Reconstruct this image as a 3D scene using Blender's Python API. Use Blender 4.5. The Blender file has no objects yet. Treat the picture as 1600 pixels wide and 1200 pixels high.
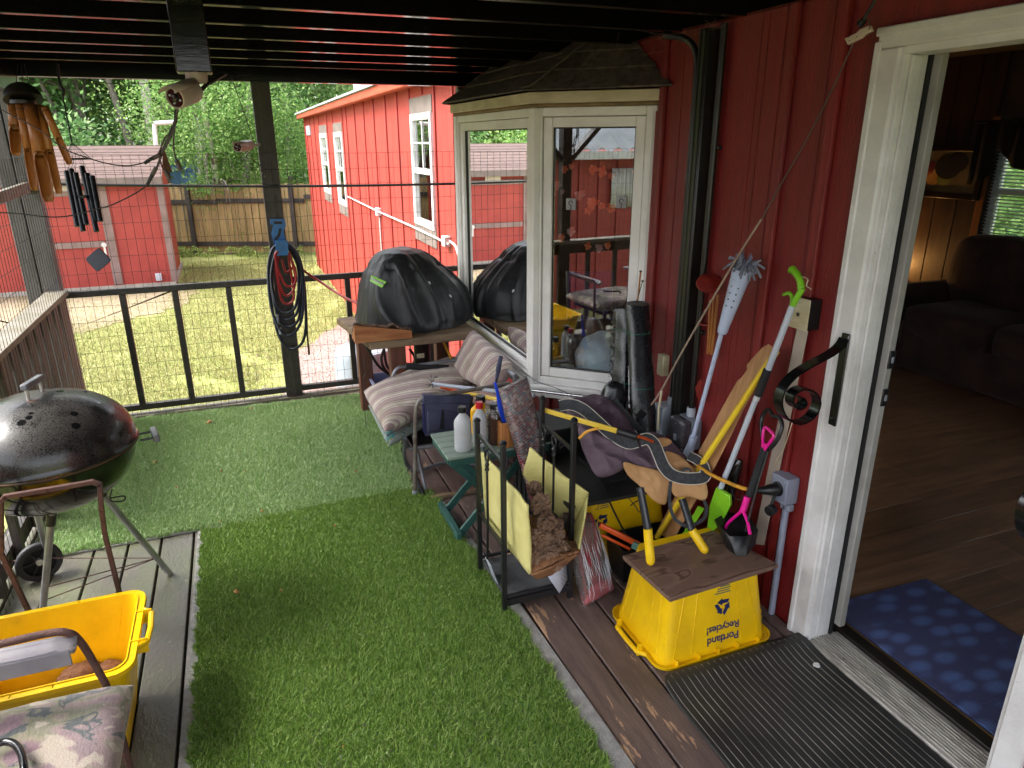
import bpy, bmesh, math, random
import numpy as np
from mathutils import Vector as V, Matrix, Quaternion, noise as mnoise
from math import pi, sin, cos, radians as R_
random.seed(7); rng = np.random.default_rng(7)
scene = bpy.context.scene
COL = scene.collection
# ------------------------------------------------------------------ camera, world, sun, exposure
CAMZ = 1.78
F_PX, PITCH, YAW, ROLL = 1094.14, R_(19.195), R_(21.112), R_(-0.233)
_fw = V((sin(YAW)*cos(PITCH), cos(YAW)*cos(PITCH), -sin(PITCH)))
_rt = V((cos(YAW), -sin(YAW), 0)); _up = _rt.cross(_fw)
_r = _rt*cos(ROLL)+_up*sin(ROLL); _u = _up*cos(ROLL)-_rt*sin(ROLL)
EYE = V((0, 0, CAMZ))
cd = bpy.data.cameras.new('camera'); cd.sensor_width = 36; cd.lens = F_PX/1600*36
cd.clip_start = 0.02; cd.clip_end = 500
cam = bpy.data.objects.new('camera', cd); COL.objects.link(cam)
m3 = Matrix((_r, _u, -_fw)).transposed()
cam.matrix_world = Matrix.Translation(EYE) @ m3.to_4x4()
scene.camera = cam

w = bpy.data.worlds.new('World'); scene.world = w; w.use_nodes = True
nt = w.node_tree; bg = nt.nodes['Background']
sky = nt.nodes.new('ShaderNodeTexSky'); sky.sky_type = 'NISHITA'; sky.sun_disc = False
SUN_EL, SUN_AZ = R_(52), R_(-70)      # azimuth measured from +Y towards +X
sky.sun_elevation = SUN_EL; sky.sun_rotation = SUN_AZ
sky.dust_density = 3.0; sky.air_density = 1.0; sky.ozone_density = 1.0
hs = nt.nodes.new('ShaderNodeHueSaturation'); hs.inputs['Saturation'].default_value = 0.30
nt.links.new(sky.outputs[0], hs.inputs['Color']); nt.links.new(hs.outputs[0], bg.inputs[0])
bg.inputs[1].default_value = 0.15
sd = bpy.data.lights.new('sun', 'SUN'); sd.energy = 1.3; sd.angle = R_(24); sd.color = (1, .96, .9)
so = bpy.data.objects.new('sun', sd); COL.objects.link(so)
sdir = V((sin(SUN_AZ)*cos(SUN_EL), cos(SUN_AZ)*cos(SUN_EL), sin(SUN_EL)))
so.rotation_euler = sdir.to_track_quat('Z', 'Y').to_euler()
so.location = (0, 0, 10)
vs = scene.view_settings
vs.view_transform = 'Standard'; vs.look = 'None'; vs.exposure = 2.45; vs.gamma = 1; vs.use_curve_mapping = False

# ------------------------------------------------------------------ measuring helpers: a photo direction met with a real plane
def ray(px, py): return _fw*F_PX + _r*(px-800) + _u*(600-py)
def Z(px, py, z):
    d = ray(px, py); return EYE + d*((z-CAMZ)/d.z)
def X(px, py, x):
    d = ray(px, py); return EYE + d*(x/d.x)
def Y(px, py, y):
    d = ray(px, py); return EYE + d*(y/d.y)
def lin(c):
    if isinstance(c, str):
        c = tuple(int(c[i:i+2], 16)/255 for i in (0, 2, 4))
    return tuple((x/12.92 if x <= .04045 else ((x+.055)/1.055)**2.4) for x in c[:3]) + (1,)

# ------------------------------------------------------------------ materials
MATS = {}
def N(nt, t, **kw):
    n = nt.nodes.new(t)
    for k, v in kw.items(): setattr(n, k, v)
    return n
def ramp(nt, fac, stops, interp='LINEAR'):
    r = N(nt, 'ShaderNodeValToRGB'); cr = r.color_ramp; cr.interpolation = interp
    while len(cr.elements) < len(stops): cr.elements.new(.5)
    for e, (p, c) in zip(cr.elements, stops):
        e.position = p; e.color = c if len(c) == 4 else lin(c)
    nt.links.new(fac, r.inputs[0]); return r.outputs[0]
def mixc(nt, fac, a, b, mode='MIX'):
    m = N(nt, 'ShaderNodeMix', data_type='RGBA', blend_type=mode)
    for s, i in ((fac, 0), (a, 6), (b, 7)):
        if hasattr(s, 'links') or hasattr(s, 'is_output'): nt.links.new(s, m.inputs[i])
        else: m.inputs[i].default_value = s
    return m.outputs[2]
def coords(nt, stretch=(1, 1, 1), rot=(0, 0, 0), kind='Object', loc=(0, 0, 0)):
    tc = N(nt, 'ShaderNodeTexCoord'); mp = N(nt, 'ShaderNodeMapping')
    mp.inputs['Scale'].default_value = stretch; mp.inputs['Rotation'].default_value = rot; mp.inputs['Location'].default_value = loc
    nt.links.new(tc.outputs[kind], mp.inputs[0]); return mp.outputs[0]
def noise_(nt, vec, scale, detail=5, rough=.6, dist=0):
    n = N(nt, 'ShaderNodeTexNoise'); n.inputs['Scale'].default_value = scale; n.inputs['Detail'].default_value = detail
    n.inputs['Roughness'].default_value = rough; n.inputs['Distortion'].default_value = dist
    nt.links.new(vec, n.inputs['Vector']); return n.outputs['Fac']
def wave_(nt, vec, scale, direction='X', dist=0, dscale=1, prof='SIN', typ='BANDS'):
    n = N(nt, 'ShaderNodeTexWave', wave_type=typ, bands_direction=direction, wave_profile=prof) if typ == 'BANDS' else N(nt, 'ShaderNodeTexWave', wave_type=typ, rings_direction=direction, wave_profile=prof)
    n.inputs['Scale'].default_value = scale; n.inputs['Distortion'].default_value = dist; n.inputs['Detail Scale'].default_value = dscale
    nt.links.new(vec, n.inputs['Vector']); return n.outputs['Fac']
def base(name):
    m = bpy.data.materials.new(name); m.use_nodes = True
    return m, m.node_tree, m.node_tree.nodes['Principled BSDF']
def setup(nt, b, rough, metal, spec, coat=0, sheen=0):
    b.inputs['Roughness'].default_value = rough; b.inputs['Metallic'].default_value = metal
    b.inputs['Specular IOR Level'].default_value = spec; b.inputs['Coat Weight'].default_value = coat
    b.inputs['Sheen Weight'].default_value = sheen
def bump(nt, b, h, strength, dist=.01):
    bn = N(nt, 'ShaderNodeBump'); bn.inputs['Strength'].default_value = strength; bn.inputs['Distance'].default_value = dist
    nt.links.new(h, bn.inputs['Height']); nt.links.new(bn.outputs[0], b.inputs['Normal'])
def mat(name, col, col2=None, rough=.6, metal=0, scale=6, con=(.38, .62), stretch=(1, 1, 1), bmp=0, bscale=None, spec=.5,
        chip=None, chipscale=7, chipthr=(.62, .64), speck=None, speckthr=(.7, .74), speckscale=140, coat=0, sheen=0, rvar=.12, dist=0, piece=0):
    """paint / wood / cloth: two tones in noise, optional worn patches and specks, fine relief, uneven gloss"""
    if name in MATS: return MATS[name]
    m, nt, b = base(name); setup(nt, b, rough, metal, spec, coat, sheen)
    c = coords(nt, stretch); L = nt.links
    col = lin(col); col2 = lin(col2) if col2 else tuple(x*.72 for x in col[:3])+(1,)
    n1 = noise_(nt, c, scale, 7, .62, dist)
    out = ramp(nt, n1, [(con[0], col), (con[1], col2)])
    if piece:
        oi = N(nt, 'ShaderNodeObjectInfo')
        mr = N(nt, 'ShaderNodeMapRange'); mr.inputs[3].default_value = 1-piece; mr.inputs[4].default_value = 1+piece
        L.new(oi.outputs['Random'], mr.inputs[0])
        vm = N(nt, 'ShaderNodeVectorMath', operation='SCALE'); L.new(out, vm.inputs[0]); L.new(mr.outputs[0], vm.inputs['Scale'])
        out = vm.outputs[0]
    if chip:
        n2 = noise_(nt, c, chipscale, 9, .68)
        out = mixc(nt, ramp(nt, n2, [(chipthr[0], (0, 0, 0, 1)), (chipthr[1], (1, 1, 1, 1))]), out, lin(chip))
    if speck:
        n3 = noise_(nt, coords(nt), speckscale, 2, .5)
        out = mixc(nt, ramp(nt, n3, [(speckthr[0], (0, 0, 0, 1)), (speckthr[1], (1, 1, 1, 1))]), out, lin(speck))
    L.new(out, b.inputs['Base Color'])
    if rvar:
        n4 = noise_(nt, coords(nt), scale*2.3, 4)
        mr = N(nt, 'ShaderNodeMapRange'); mr.inputs[3].default_value = max(.02, rough-rvar); mr.inputs[4].default_value = min(1, rough+rvar)
        L.new(n4, mr.inputs[0]); L.new(mr.outputs[0], b.inputs['Roughness'])
    if bmp:
        bump(nt, b, noise_(nt, c, bscale or scale*8, 4), bmp)
    MATS[name] = m; return m
def glass(name='window glass', tint=(.97, 1, .985), boost=1.4, add=.11):
    m, nt, b = base(name); nt.nodes.remove(b); L = nt.links
    out = nt.nodes['Material Output']
    fr = N(nt, 'ShaderNodeFresnel'); fr.inputs[0].default_value = 1.5
    mu = N(nt, 'ShaderNodeMath', operation='MULTIPLY_ADD', use_clamp=True); mu.inputs[1].default_value = boost; mu.inputs[2].default_value = add; L.new(fr.outputs[0], mu.inputs[0])
    t = N(nt, 'ShaderNodeBsdfTransparent'); t.inputs[0].default_value = (*tint, 1)
    g = N(nt, 'ShaderNodeBsdfGlossy'); g.inputs['Roughness'].default_value = 0.0; g.inputs[0].default_value = (1, 1, 1, 1)
    mx = N(nt, 'ShaderNodeMixShader'); L.new(mu.outputs[0], mx.inputs[0]); L.new(t.outputs[0], mx.inputs[1]); L.new(g.outputs[0], mx.inputs[2])
    L.new(mx.outputs[0], out.inputs[0]); MATS[name] = m; return m
def cellophane(name, boost=2.0, haze=.12, st=(1, 1, 1)):
    m, nt, b = base(name); nt.nodes.remove(b); L = nt.links; out = nt.nodes['Material Output']
    c = coords(nt, st); h = noise_(nt, c, 55, 5, .7, .8)
    bn = N(nt, 'ShaderNodeBump'); bn.inputs['Strength'].default_value = .9; bn.inputs['Distance'].default_value = .01; L.new(h, bn.inputs['Height'])
    lw = N(nt, 'ShaderNodeLayerWeight'); lw.inputs[0].default_value = .35; L.new(bn.outputs[0], lw.inputs['Normal'])
    mu = N(nt, 'ShaderNodeMath', operation='MULTIPLY_ADD', use_clamp=True); mu.inputs[1].default_value = boost*.3; mu.inputs[2].default_value = haze; L.new(lw.outputs['Fresnel'], mu.inputs[0])
    t = N(nt, 'ShaderNodeBsdfTransparent'); g = N(nt, 'ShaderNodeBsdfGlossy'); g.inputs['Roughness'].default_value = .12; L.new(bn.outputs[0], g.inputs['Normal'])
    g.inputs[0].default_value = (.95, .95, .95, 1)
    mx = N(nt, 'ShaderNodeMixShader'); L.new(mu.outputs[0], mx.inputs[0]); L.new(t.outputs[0], mx.inputs[1]); L.new(g.outputs[0], mx.inputs[2])
    L.new(mx.outputs[0], out.inputs[0]); MATS[name] = m; return m
def leafmat(name, c1, c2, c3, trans=.35, rough=.55):
    m, nt, b = base(name); setup(nt, b, rough, 0, .35); L = nt.links; out = nt.nodes['Material Output']
    g = N(nt, 'ShaderNodeNewGeometry')
    col = ramp(nt, g.outputs['Random Per Island'], [(0, lin(c1)), (.5, lin(c2)), (1, lin(c3))])
    L.new(col, b.inputs['Base Color'])
    tr = N(nt, 'ShaderNodeBsdfTranslucent'); L.new(col, tr.inputs[0])
    mx = N(nt, 'ShaderNodeMixShader'); mx.inputs[0].default_value = trans
    L.new(b.outputs[0], mx.inputs[1]); L.new(tr.outputs[0], mx.inputs[2]); L.new(mx.outputs[0], out.inputs[0])
    MATS[name] = m; return m

# ------------------------------------------------------------------ geometry
ORIG = {}
def ori(o):
    while o is not None:
        if o.name in ORIG: return ORIG[o.name]
        o = o.parent
    return V((0, 0, 0))
def tag(o, label=None, cat=None, group=None, kind=None):
    if label: o['label'] = label
    if cat: o['category'] = cat
    if group: o['group'] = group
    if kind: o['kind'] = kind
    return o
def thing(name, label, cat, loc=(0, 0, 0), group=None, kind=None):
    o = bpy.data.objects.new(name, None); COL.objects.link(o); o.empty_display_size = .05
    o.location = loc; ORIG[o.name] = V(loc); return tag(o, label, cat, group, kind)
def spline(pts, n=8, closed=False):
    pts = [V(p) for p in pts]; out = []; k = len(pts)
    rngi = range(k if closed else k-1)
    for i in rngi:
        p1, p2 = pts[i], pts[(i+1) % k]
        p0 = pts[i-1] if (i > 0 or closed) else p1+(p1-p2); p3 = pts[(i+2) % k] if (i+2 < k or closed) else p2+(p2-p1)
        for j in range(n):
            t = j/n
            out.append(.5*((2*p1)+(p2-p0)*t+(2*p0-5*p1+4*p2-p3)*t*t+(3*p1-p0-3*p2+p3)*t**3))
    if not closed: out.append(pts[-1])
    return out
class MB:
    def __init__(s): s.v = []; s.f = []
    def add(s, vs, fs):
        o = len(s.v); s.v += [V(x) for x in vs]; s.f += [tuple(i+o for i in f) for f in fs]; return s
    def box(s, c, d, rot=None):
        c = V(c); hx, hy, hz = d[0]/2, d[1]/2, d[2]/2
        vs = [V((x, y, z)) for z in (-hz, hz) for y in (-hy, hy) for x in (-hx, hx)]
        if rot is not None: vs = [rot @ q for q in vs]
        return s.add([c+q for q in vs], [(0, 2, 3, 1), (4, 5, 7, 6), (0, 1, 5, 4), (2, 6, 7, 3), (0, 4, 6, 2), (1, 3, 7, 5)])
    def bb(s, x0, x1, y0, y1, z0, z1):
        return s.box(((x0+x1)/2, (y0+y1)/2, (z0+z1)/2), (abs(x1-x0), abs(y1-y0), abs(z1-z0)))
    def bar(s, a, b, w, h, up=(0, 0, 1)):
        a, b = V(a), V(b); d = (b-a); L = d.length; d = d/L; u = V(up)
        x = d.cross(u)
        if x.length < 1e-4: x = d.cross(V((1, 0, 0)))
        x.normalize(); z = x.cross(d)
        return s.box((a+b)/2, (w, L, h), Matrix((x, d, z)).transposed())
    def tube(s, pts, r, n=8, closed=False, caps=True, flat=1.0, up=None):
        pts = [V(p) for p in pts]; k = len(pts)
        rs = r if hasattr(r, '__len__') else [r]*k
        vs = []; prev = None
        for i, p in enumerate(pts):
            if closed: t = pts[(i+1) % k]-pts[i-1]
            else: t = pts[min(i+1, k-1)]-pts[max(i-1, 0)]
            if t.length < 1e-9: t = V((0, 0, 1))
            t.normalize()
            if prev is None:
                a = V(up) if up else (V((0, 0, 1)) if abs(t.z) < .9 else V((1, 0, 0)))
            else: a = prev
            a = (a-t*a.dot(t))
            if a.length < 1e-6: a = t.orthogonal()
            a.normalize(); prev = a; b2 = t.cross(a)
            for j in range(n):
                q = 2*pi*j/n; vs.append(p+(a*cos(q)*flat+b2*sin(q))*rs[i])
        fs = []
        for i in range(k if closed else k-1):
            i2 = (i+1) % k
            for j in range(n):
                j2 = (j+1) % n; fs.append((i*n+j, i2*n+j, i2*n+j2, i*n+j2)[::-1])
        if caps and not closed:
            fs.append(tuple(range(n))); fs.append(tuple((k-1)*n+j for j in range(n))[::-1])
        return s.add(vs, fs)
    def lathe(s, prof, c=(0, 0, 0), n=24, axis=(0, 0, 1), sx=1, sy=1, twist=0, wob=None):
        c = V(c); q = V((0, 0, 1)).rotation_difference(V(axis).normalized()).to_matrix(); vs = []
        for r, z in prof:
            for j in range(n):
                a = 2*pi*j/n+twist; rr = r*(wob(a, z) if wob else 1); vs.append(c+q @ V((cos(a)*rr*sx, sin(a)*rr*sy, z)))
        fs = []
        for i in range(len(prof)-1):
            for j in range(n):
                j2 = (j+1) % n; fs.append((i*n+j, i*n+j2, (i+1)*n+j2, (i+1)*n+j))
        if prof[0][0] > 1e-5: fs.append(tuple(range(n))[::-1])
        if prof[-1][0] > 1e-5: fs.append(tuple((len(prof)-1)*n+j for j in range(n)))
        return s.add(vs, fs)
    def prism(s, poly, ext):
        poly = [V(p) for p in poly]; e = V(ext); n = len(poly)
        fs = [tuple(range(n))[::-1], tuple(range(n, 2*n))]+[(i, (i+1) % n, (i+1) % n+n, i+n) for i in range(n)]
        return s.add(poly+[p+e for p in poly], fs)
    def hexa(s, b, t):     # bottom four, top four corners
        return s.add(list(b)+list(t), [(3, 2, 1, 0), (4, 5, 6, 7), (0, 1, 5, 4), (1, 2, 6, 5), (2, 3, 7, 6), (3, 0, 4, 7)])
    def grid(s, fn, nu, nv, closed=False):
        vs = [fn(i/(nu if closed else nu), j/nv) for j in range(nv+1) for i in range(nu if closed else nu+1)]
        W_ = nu if closed else nu+1; fs = []
        for j in range(nv):
            for i in range(nu):
                i2 = (i+1) % W_; fs.append((j*W_+i, j*W_+i2, (j+1)*W_+i2, (j+1)*W_+i))
        return s.add(vs, fs)
    def build(s, name, m, parent=None, bevel=0, smooth=40, subs=0, solid=0, loc=None, seg=2, wn=False, disp=0):
        me = bpy.data.meshes.new(name); L = ori(parent) if parent else V(loc if loc is not None else (0, 0, 0))
        me.from_pydata([tuple(q-L) for q in s.v], [], s.f); me.validate()
        if m: me.materials.append(m)
        if smooth:
            me.polygons.foreach_set('use_smooth', [True]*len(me.polygons)); me.set_sharp_from_angle(angle=R_(smooth))
        o = bpy.data.objects.new(name, me); COL.objects.link(o)
        if parent: o.parent = parent
        else: o.location = L; ORIG[o.name] = L
        if solid:
            q = o.modifiers.new('thick', 'SOLIDIFY'); q.thickness = solid; q.offset = 0
        if subs:
            q = o.modifiers.new('soft', 'SUBSURF'); q.levels = q.render_levels = subs
        if bevel:
            q = o.modifiers.new('edge', 'BEVEL'); q.width = bevel; q.segments = seg; q.limit_method = 'ANGLE'; q.angle_limit = R_(40); q.harden_normals = False
        return o
def copy_tree(o, parent=None, shift=(0, 0, 0)):
    c = o.copy(); COL.objects.link(c); c.parent = parent
    if parent is None: c.location = V(o.location)+V(shift); ORIG[c.name] = V(c.location)
    for ch in [k for k in bpy.data.objects if k.parent == o]: copy_tree(ch, c)
    return c
def wob(p, s, amp): return V(p)+mnoise.noise_vector(V(p)*s)*amp
def nmesh(name, verts, quads, m, parent=None, loc=(0, 0, 0), tri=False):
    k = 3 if tri else 4
    me = bpy.data.meshes.new(name); me.vertices.add(len(verts)); me.vertices.foreach_set('co', np.asarray(verts, np.float32).ravel())
    nf = len(quads); me.loops.add(nf*k); me.loops.foreach_set('vertex_index', np.asarray(quads, np.int32).ravel())
    me.polygons.add(nf); me.polygons.foreach_set('loop_start', np.arange(nf, dtype=np.int32)*k)
    me.polygons.foreach_set('loop_total', np.full(nf, k, np.int32)); me.update(); me.validate()
    if m: me.materials.append(m)
    o = bpy.data.objects.new(name, me); COL.objects.link(o)
    if parent: o.parent = parent
    else: o.location = loc; ORIG[o.name] = V(loc)
    return o
W = 1.816     # plane of the house wall
YR = 5.10     # plane of the far railing
XL = -1.10    # plane of the left railing
G = -1.19     # level of the yard
DZ = 2.19     # underside of the porch joists
# ================================================================== materials used in several places
m_deck = mat('worn brown deck paint', '6f5d56', '5a4a46', rough=.45, scale=5, stretch=(6, 1, 6), bmp=.35, bscale=40, chip='b39072', chipscale=3.0, chipthr=(.605, .62), speck='a08a72', speckthr=(.74, .76), speckscale=90, piece=.1)
m_deck2 = mat('mossy grey deck paint', '615b54', '5e614a', rough=.4, scale=2.2, stretch=(2.2, 1, 2), bmp=.4, bscale=30, chip='8a8270', chipscale=9, chipthr=(.62, .68), speck='a59c88', speckthr=(.72, .76), speckscale=110, piece=.1)
m_black = mat('black roof paint', '110f0e', '0c0b0a', rough=.13, scale=4, stretch=(1, 5, 5), bmp=.03, bscale=20, spec=.6, piece=.12, rvar=.06)
m_rail = mat('dark brown rail paint', '3f3733', '2c2624', rough=.42, scale=5, bmp=.3, bscale=50, chip='6d5e50', chipscale=10, chipthr=(.66, .7), speck='7a6c60', speckthr=(.76, .79))
m_railgrey = mat('weathered grey rail board', '6e6a6a', '57524f', rough=.6, scale=4, stretch=(4, 4, .8), bmp=.4, bscale=30, chip='4a3a30', chipscale=7, chipthr=(.64, .67), speck='a09c98', speckthr=(.75, .78), piece=.12)
m_cap = mat('weathered rail cap', '807a70', '68614e', rough=.6, scale=6, bmp=.4, bscale=60, chip='4d4030', chipscale=10, chipthr=(.62, .66))
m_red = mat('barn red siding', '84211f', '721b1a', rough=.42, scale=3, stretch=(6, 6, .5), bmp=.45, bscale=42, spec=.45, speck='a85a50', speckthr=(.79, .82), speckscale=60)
m_redlit = mat('daylit red siding', 'a53c33', '95322b', rough=.55, scale=3, stretch=(6, 6, .5), bmp=.35, bscale=42, speck='c4837a', speckthr=(.77, .8), speckscale=40)  # lighter copy of the siding red, open daylight put into its colour
m_white = mat('white trim paint', 'dddcdb', 'cac8c6', rough=.42, scale=5, bmp=.2, bscale=90, speck='4a3d30', speckthr=(.795, .81), speckscale=55)
m_vinyl = mat('window vinyl', 'f3f1ef', 'e4e1dc', rough=.35, scale=4, bmp=.05, bscale=60, speck='8a8478', speckthr=(.78, .83), speckscale=80)
m_cream = mat('cream header board', 'cfc4a6', 'b3a583', rough=.5, scale=5, stretch=(1, 1, 3), bmp=.15, chip='8a7350', chipscale=9, chipthr=(.68, .74))
m_bpipe = mat('black painted pipe', '201e1c', '151413', rough=.35, scale=6, bmp=.15, bscale=60, speck='8d8880', speckthr=(.78, .8), speckscale=50)
m_blk = mat('black steel', '15161a', '1d1d20', rough=.35, scale=8, bmp=.1, bscale=80, spec=.6, speck='6f6c66', speckthr=(.79, .81), speckscale=90)
m_blkpl = mat('black plastic', '111214', '1a1b1d', rough=.38, scale=8, bmp=.08)
m_rubber = mat('black cable rubber', '0e0e10', '17171a', rough=.5, scale=10)
m_wire = mat('galvanised wire', '2f302f', '474644', rough=.45, metal=.4, scale=3)
m_rust = mat('rusted brown steel', '4d332f', '5f4036', rough=.75, scale=20, bmp=.5, bscale=160, chip='31221f', chipscale=26)
m_yel = mat('yellow bin plastic', 'efc208', 'dcae06', rough=.36, scale=5, bmp=.06, bscale=90, chip='b38f22', chipscale=6, chipthr=(.60, .78), speck='7a6424', speckthr=(.75, .79), speckscale=80)
m_grey = mat('grey electrical pvc', '8d949e', '7a808a', rough=.4, scale=6, speck='555a60', speckthr=(.78, .8))
m_lgrey = mat('pale grey plastic', 'b9bfca', 'a3aab6', rough=.4, scale=4, speck='70747c', speckthr=(.79, .82))
m_brush = mat('toilet white plastic', 'b9c4dd', 'aab6d2', rough=.3, scale=4)
m_wood = mat('plain pine board', 'b78a5c', '9d7046', rough=.6, scale=4, stretch=(9, 9, .8), bmp=.3, bscale=30)
m_glass = glass()
m_dark = mat('interior dark paint', '50463a', '443a2f', rough=.7, scale=4)
m_shingle = mat('charcoal roof shingle', '63574f', '463c37', rough=.9, scale=30, bmp=.8, bscale=240, speck='6a6058', speckthr=(.6, .7), speckscale=420, piece=.3)
m_strap = mat('black webbing', '141416', '1e1e21', rough=.75, scale=30, bmp=.4, bscale=300)

# ================================================================== ground
m_lawn, nt_, b_ = base('dry yard lawn'); setup(nt_, b_, .9, 0, .2)
c_ = coords(nt_, (1, 1, 1)); a_ = noise_(nt_, c_, .55, 6, .65); f_ = noise_(nt_, c_, 14, 6, .75)
col_ = ramp(nt_, a_, [(.35, '868f54'), (.52, '979a64'), (.72, 'a89e7a')])
fine_ = ramp(nt_, f_, [(.3, '64702f'), (.5, '939a55'), (.75, 'b5ae7c')])
nt_.links.new(mixc(nt_, .55, col_, fine_), b_.inputs['Base Color']); bump(nt_, b_, f_, .8, .04)
MB().bb(-70, 70, -40, 90, G-.3, G).build('lawn', m_lawn).__setitem__('kind', 'structure')
so_ = MB().prism([(-1.2, -1.5, G+.002), (W, -1.5, G+.002), (W, 5.15, G+.002), (-1.2, 5.15, G+.002)], (0, 0, .02)).build('added_dark_soil', mat('added dark soil', '2b241e', '1c1815', rough=.95, bmp=.4)); so_['kind'] = 'structure'  # dark ground sheet added so the gaps between boards look black
m_gravel, nt_, b_ = base('pinkish yard gravel'); setup(nt_, b_, .85, 0, .3)
c_ = coords(nt_, (1, 1, 1)); vo = N(nt_, 'ShaderNodeTexVoronoi'); vo.inputs['Scale'].default_value = 34; nt_.links.new(c_, vo.inputs['Vector'])
nt_.links.new(mixc(nt_, .5, ramp(nt_, vo.outputs['Color'], [(.1, '665752'), (.5, '8d7a74'), (.9, 'a99890')]), ramp(nt_, noise_(nt_, c_, 1.2, 5), [(.35, '7f6e68'), (.65, '9b8a82')])), b_.inputs['Base Color'])
bump(nt_, b_, vo.outputs['Distance'], .8, .02)
def ragged(pts, amp=.16, step=.12):
    out = []
    for i in range(len(pts)):
        p, q = V(pts[i]+(0,)), V(pts[(i+1) % len(pts)]+(0,)); n = max(1, int((q-p).length/step))
        for k in range(n):
            c = p.lerp(q, k/n); c = c+mnoise.noise_vector(c*1.7)*amp+mnoise.noise_vector(c*7)*amp*.6; out.append((c.x, c.y))
    return out
gp = ragged([(.0, 3), (.02, 7.2), (.35, 9.0), (.62, 10.2), (1.0, 11.2), (1.8, 12.2), (2.1, 3)])
g_ = MB().prism([(x, y, G+.001) for x, y in gp], (0, 0, .02)).build('gravel_patch', m_gravel); g_['kind'] = 'structure'
rr0 = np.random.default_rng(31); mb = MB()
for i in range(2600):
    x, y = rr0.uniform(-.15, 1.8), rr0.uniform(5.4, 11); s_ = rr0.uniform(.008, .024)
    if x < .05+max(0, (y-7.2))*.16 and rr0.random() > .25: continue
    c = V((x, y, G+.02)); q = [c+V((cos(a)*s_*rr0.uniform(.6, 1.2), sin(a)*s_*rr0.uniform(.6, 1.2), 0)) for a in (0, 1.6, 3.1, 4.7)]; t_ = c+V((rr0.uniform(-.3, .3)*s_, 0, s_*.7)); mb.add(q+[t_], [(0, 1, 4), (1, 2, 4), (2, 3, 4), (3, 0, 4)])
g_ = mb.build('gravel_stones', mat('loose gravel stone', '9a8a84', '6a5c58', rough=.85, scale=30, con=(.3, .7)), smooth=0); tag(g_, 'loose pinkish gravel stones by the white tank', 'gravel', kind='stuff')
m_straw = mat('dry straw litter', '97886e', '776954', rough=.95, scale=9, con=(.3, .7), bmp=.8, bscale=50)
g_ = MB().prism([(x, y, G+.002) for x, y in ragged([(-5, 13.4), (-2.6, 12.9), (-1.2, 14.6), (-.9, 16.9), (-5, 17.2)], .3)], (0, 0, .012)).build('bare_ground', m_straw); g_['kind'] = 'structure'

def blades(name, n, fx, fy, z0, h, wd, lean, mt, parent=None, mask=None, loc=(0, 0, 0), tuft=None):
    x = rng.uniform(*fx, n); y = rng.uniform(*fy, n)
    if mask is not None:
        k = mask(x, y); x = x[k]; y = y[k]; n = len(x)
    hh = h*rng.uniform(.6, 1.15, n); a = rng.uniform(0, 2*pi, n); wv = wd*rng.uniform(.7, 1.3, n)
    la = rng.uniform(0, 2*pi, n)
    if tuft is not None: la = tuft(x, y)+rng.normal(0, .9, n)
    ll = lean*rng.uniform(.1, 1.3, n)*hh
    P = np.zeros((n, 3, 3)); P[:, 0] = np.c_[x-np.cos(a)*wv/2, y-np.sin(a)*wv/2, np.full(n, z0)]
    P[:, 1] = np.c_[x+np.cos(a)*wv/2, y+np.sin(a)*wv/2, np.full(n, z0)]
    P[:, 2] = np.c_[x+np.cos(la)*ll, y+np.sin(la)*ll, z0+hh]
    P = P.reshape(-1, 3)-np.array(loc)[None]
    o = nmesh(name, P, np.arange(n*3).reshape(-1, 3), mt, parent, loc, tri=True); o['kind'] = 'stuff'; return o
m_gblade = leafmat('yard grass blade', '6d7a40', '979a62', 'bfb78c', .3, .8)
def lawnmask(x, y):
    vis = (x > -1.6-(y-5)*.23) & ((y > 5.35))
    gr = (x > .05+rng.normal(0, .12, len(x))) & (y < 9.4+x*1.6+rng.normal(0, .25, len(x))) & (rng.random(len(x)) > .03) ; sh = (y > 16.7) & (x < -1.3); st = (y > 13.6+rng.normal(0, .3, len(x))) & (x < -1.4+rng.normal(0, .2, len(x)))
    return vis & ~gr & ~sh & ~(st & (rng.random(len(x)) > .25)) & ((np.sin(x*2.1+np.sin(y*1.3)*2)*np.sin(y*1.7+np.sin(x*1.9)*2)) > -1.0+.4*rng.random(len(x))) & (rng.random(len(x)) < np.clip(9/y, .25, 1))
g_ = blades('lawn_grass', 260000, (-5, 1.8), (5.3, 20), G, .06, .010, 1.0, m_gblade, mask=lawnmask); tag(g_, 'short yellowish grass of the yard beyond the railing', 'grass')

# ================================================================== deck
deck = thing('deck', None, None, (0, 0, 0), kind='structure')
GAP = .0095; PIT = .1412
xs = [.904+PIT*k for k in range(-15, 7)]
for i, x0 in enumerate(xs):
    x1 = xs[i+1] if i+1 < len(xs) else W-.004
    MB().bb(x0+GAP/2, x1-GAP/2, -1.2, 5.2, -.036+random.uniform(-.0012, .0012), random.uniform(-.0012, .0008)).build('board', m_deck if x0 > .1 else m_deck2, deck, bevel=.004)
m_joist = mat('old joist', '3a3028', '2a231d', rough=.8)
for k in range(9):
    MB().bb(-1.2, W-.01, -.9+k*.75, -.862+k*.75, -.19, -.037).build('joist', m_joist, deck)
MB().bb(-1.24, W-.01, 5.16, 5.198, -.22, -.04).build('rim_board', m_rail, deck)
MB().bb(-1.25, -1.212, -1.2, 5.2, -.22, -.04).build('rim_board', m_rail, deck)
for x, y in ((-1.1, 5.1), (.25, 5.1), (1.6, 5.1), (-1.1, 2.2), (-1.1, -.6), (.3, 2.2)):
    MB().bb(x-.045, x+.045, y-.045-.1, y+.045-.1, G, -.19).build('deck_pier', m_joist, deck)

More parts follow.
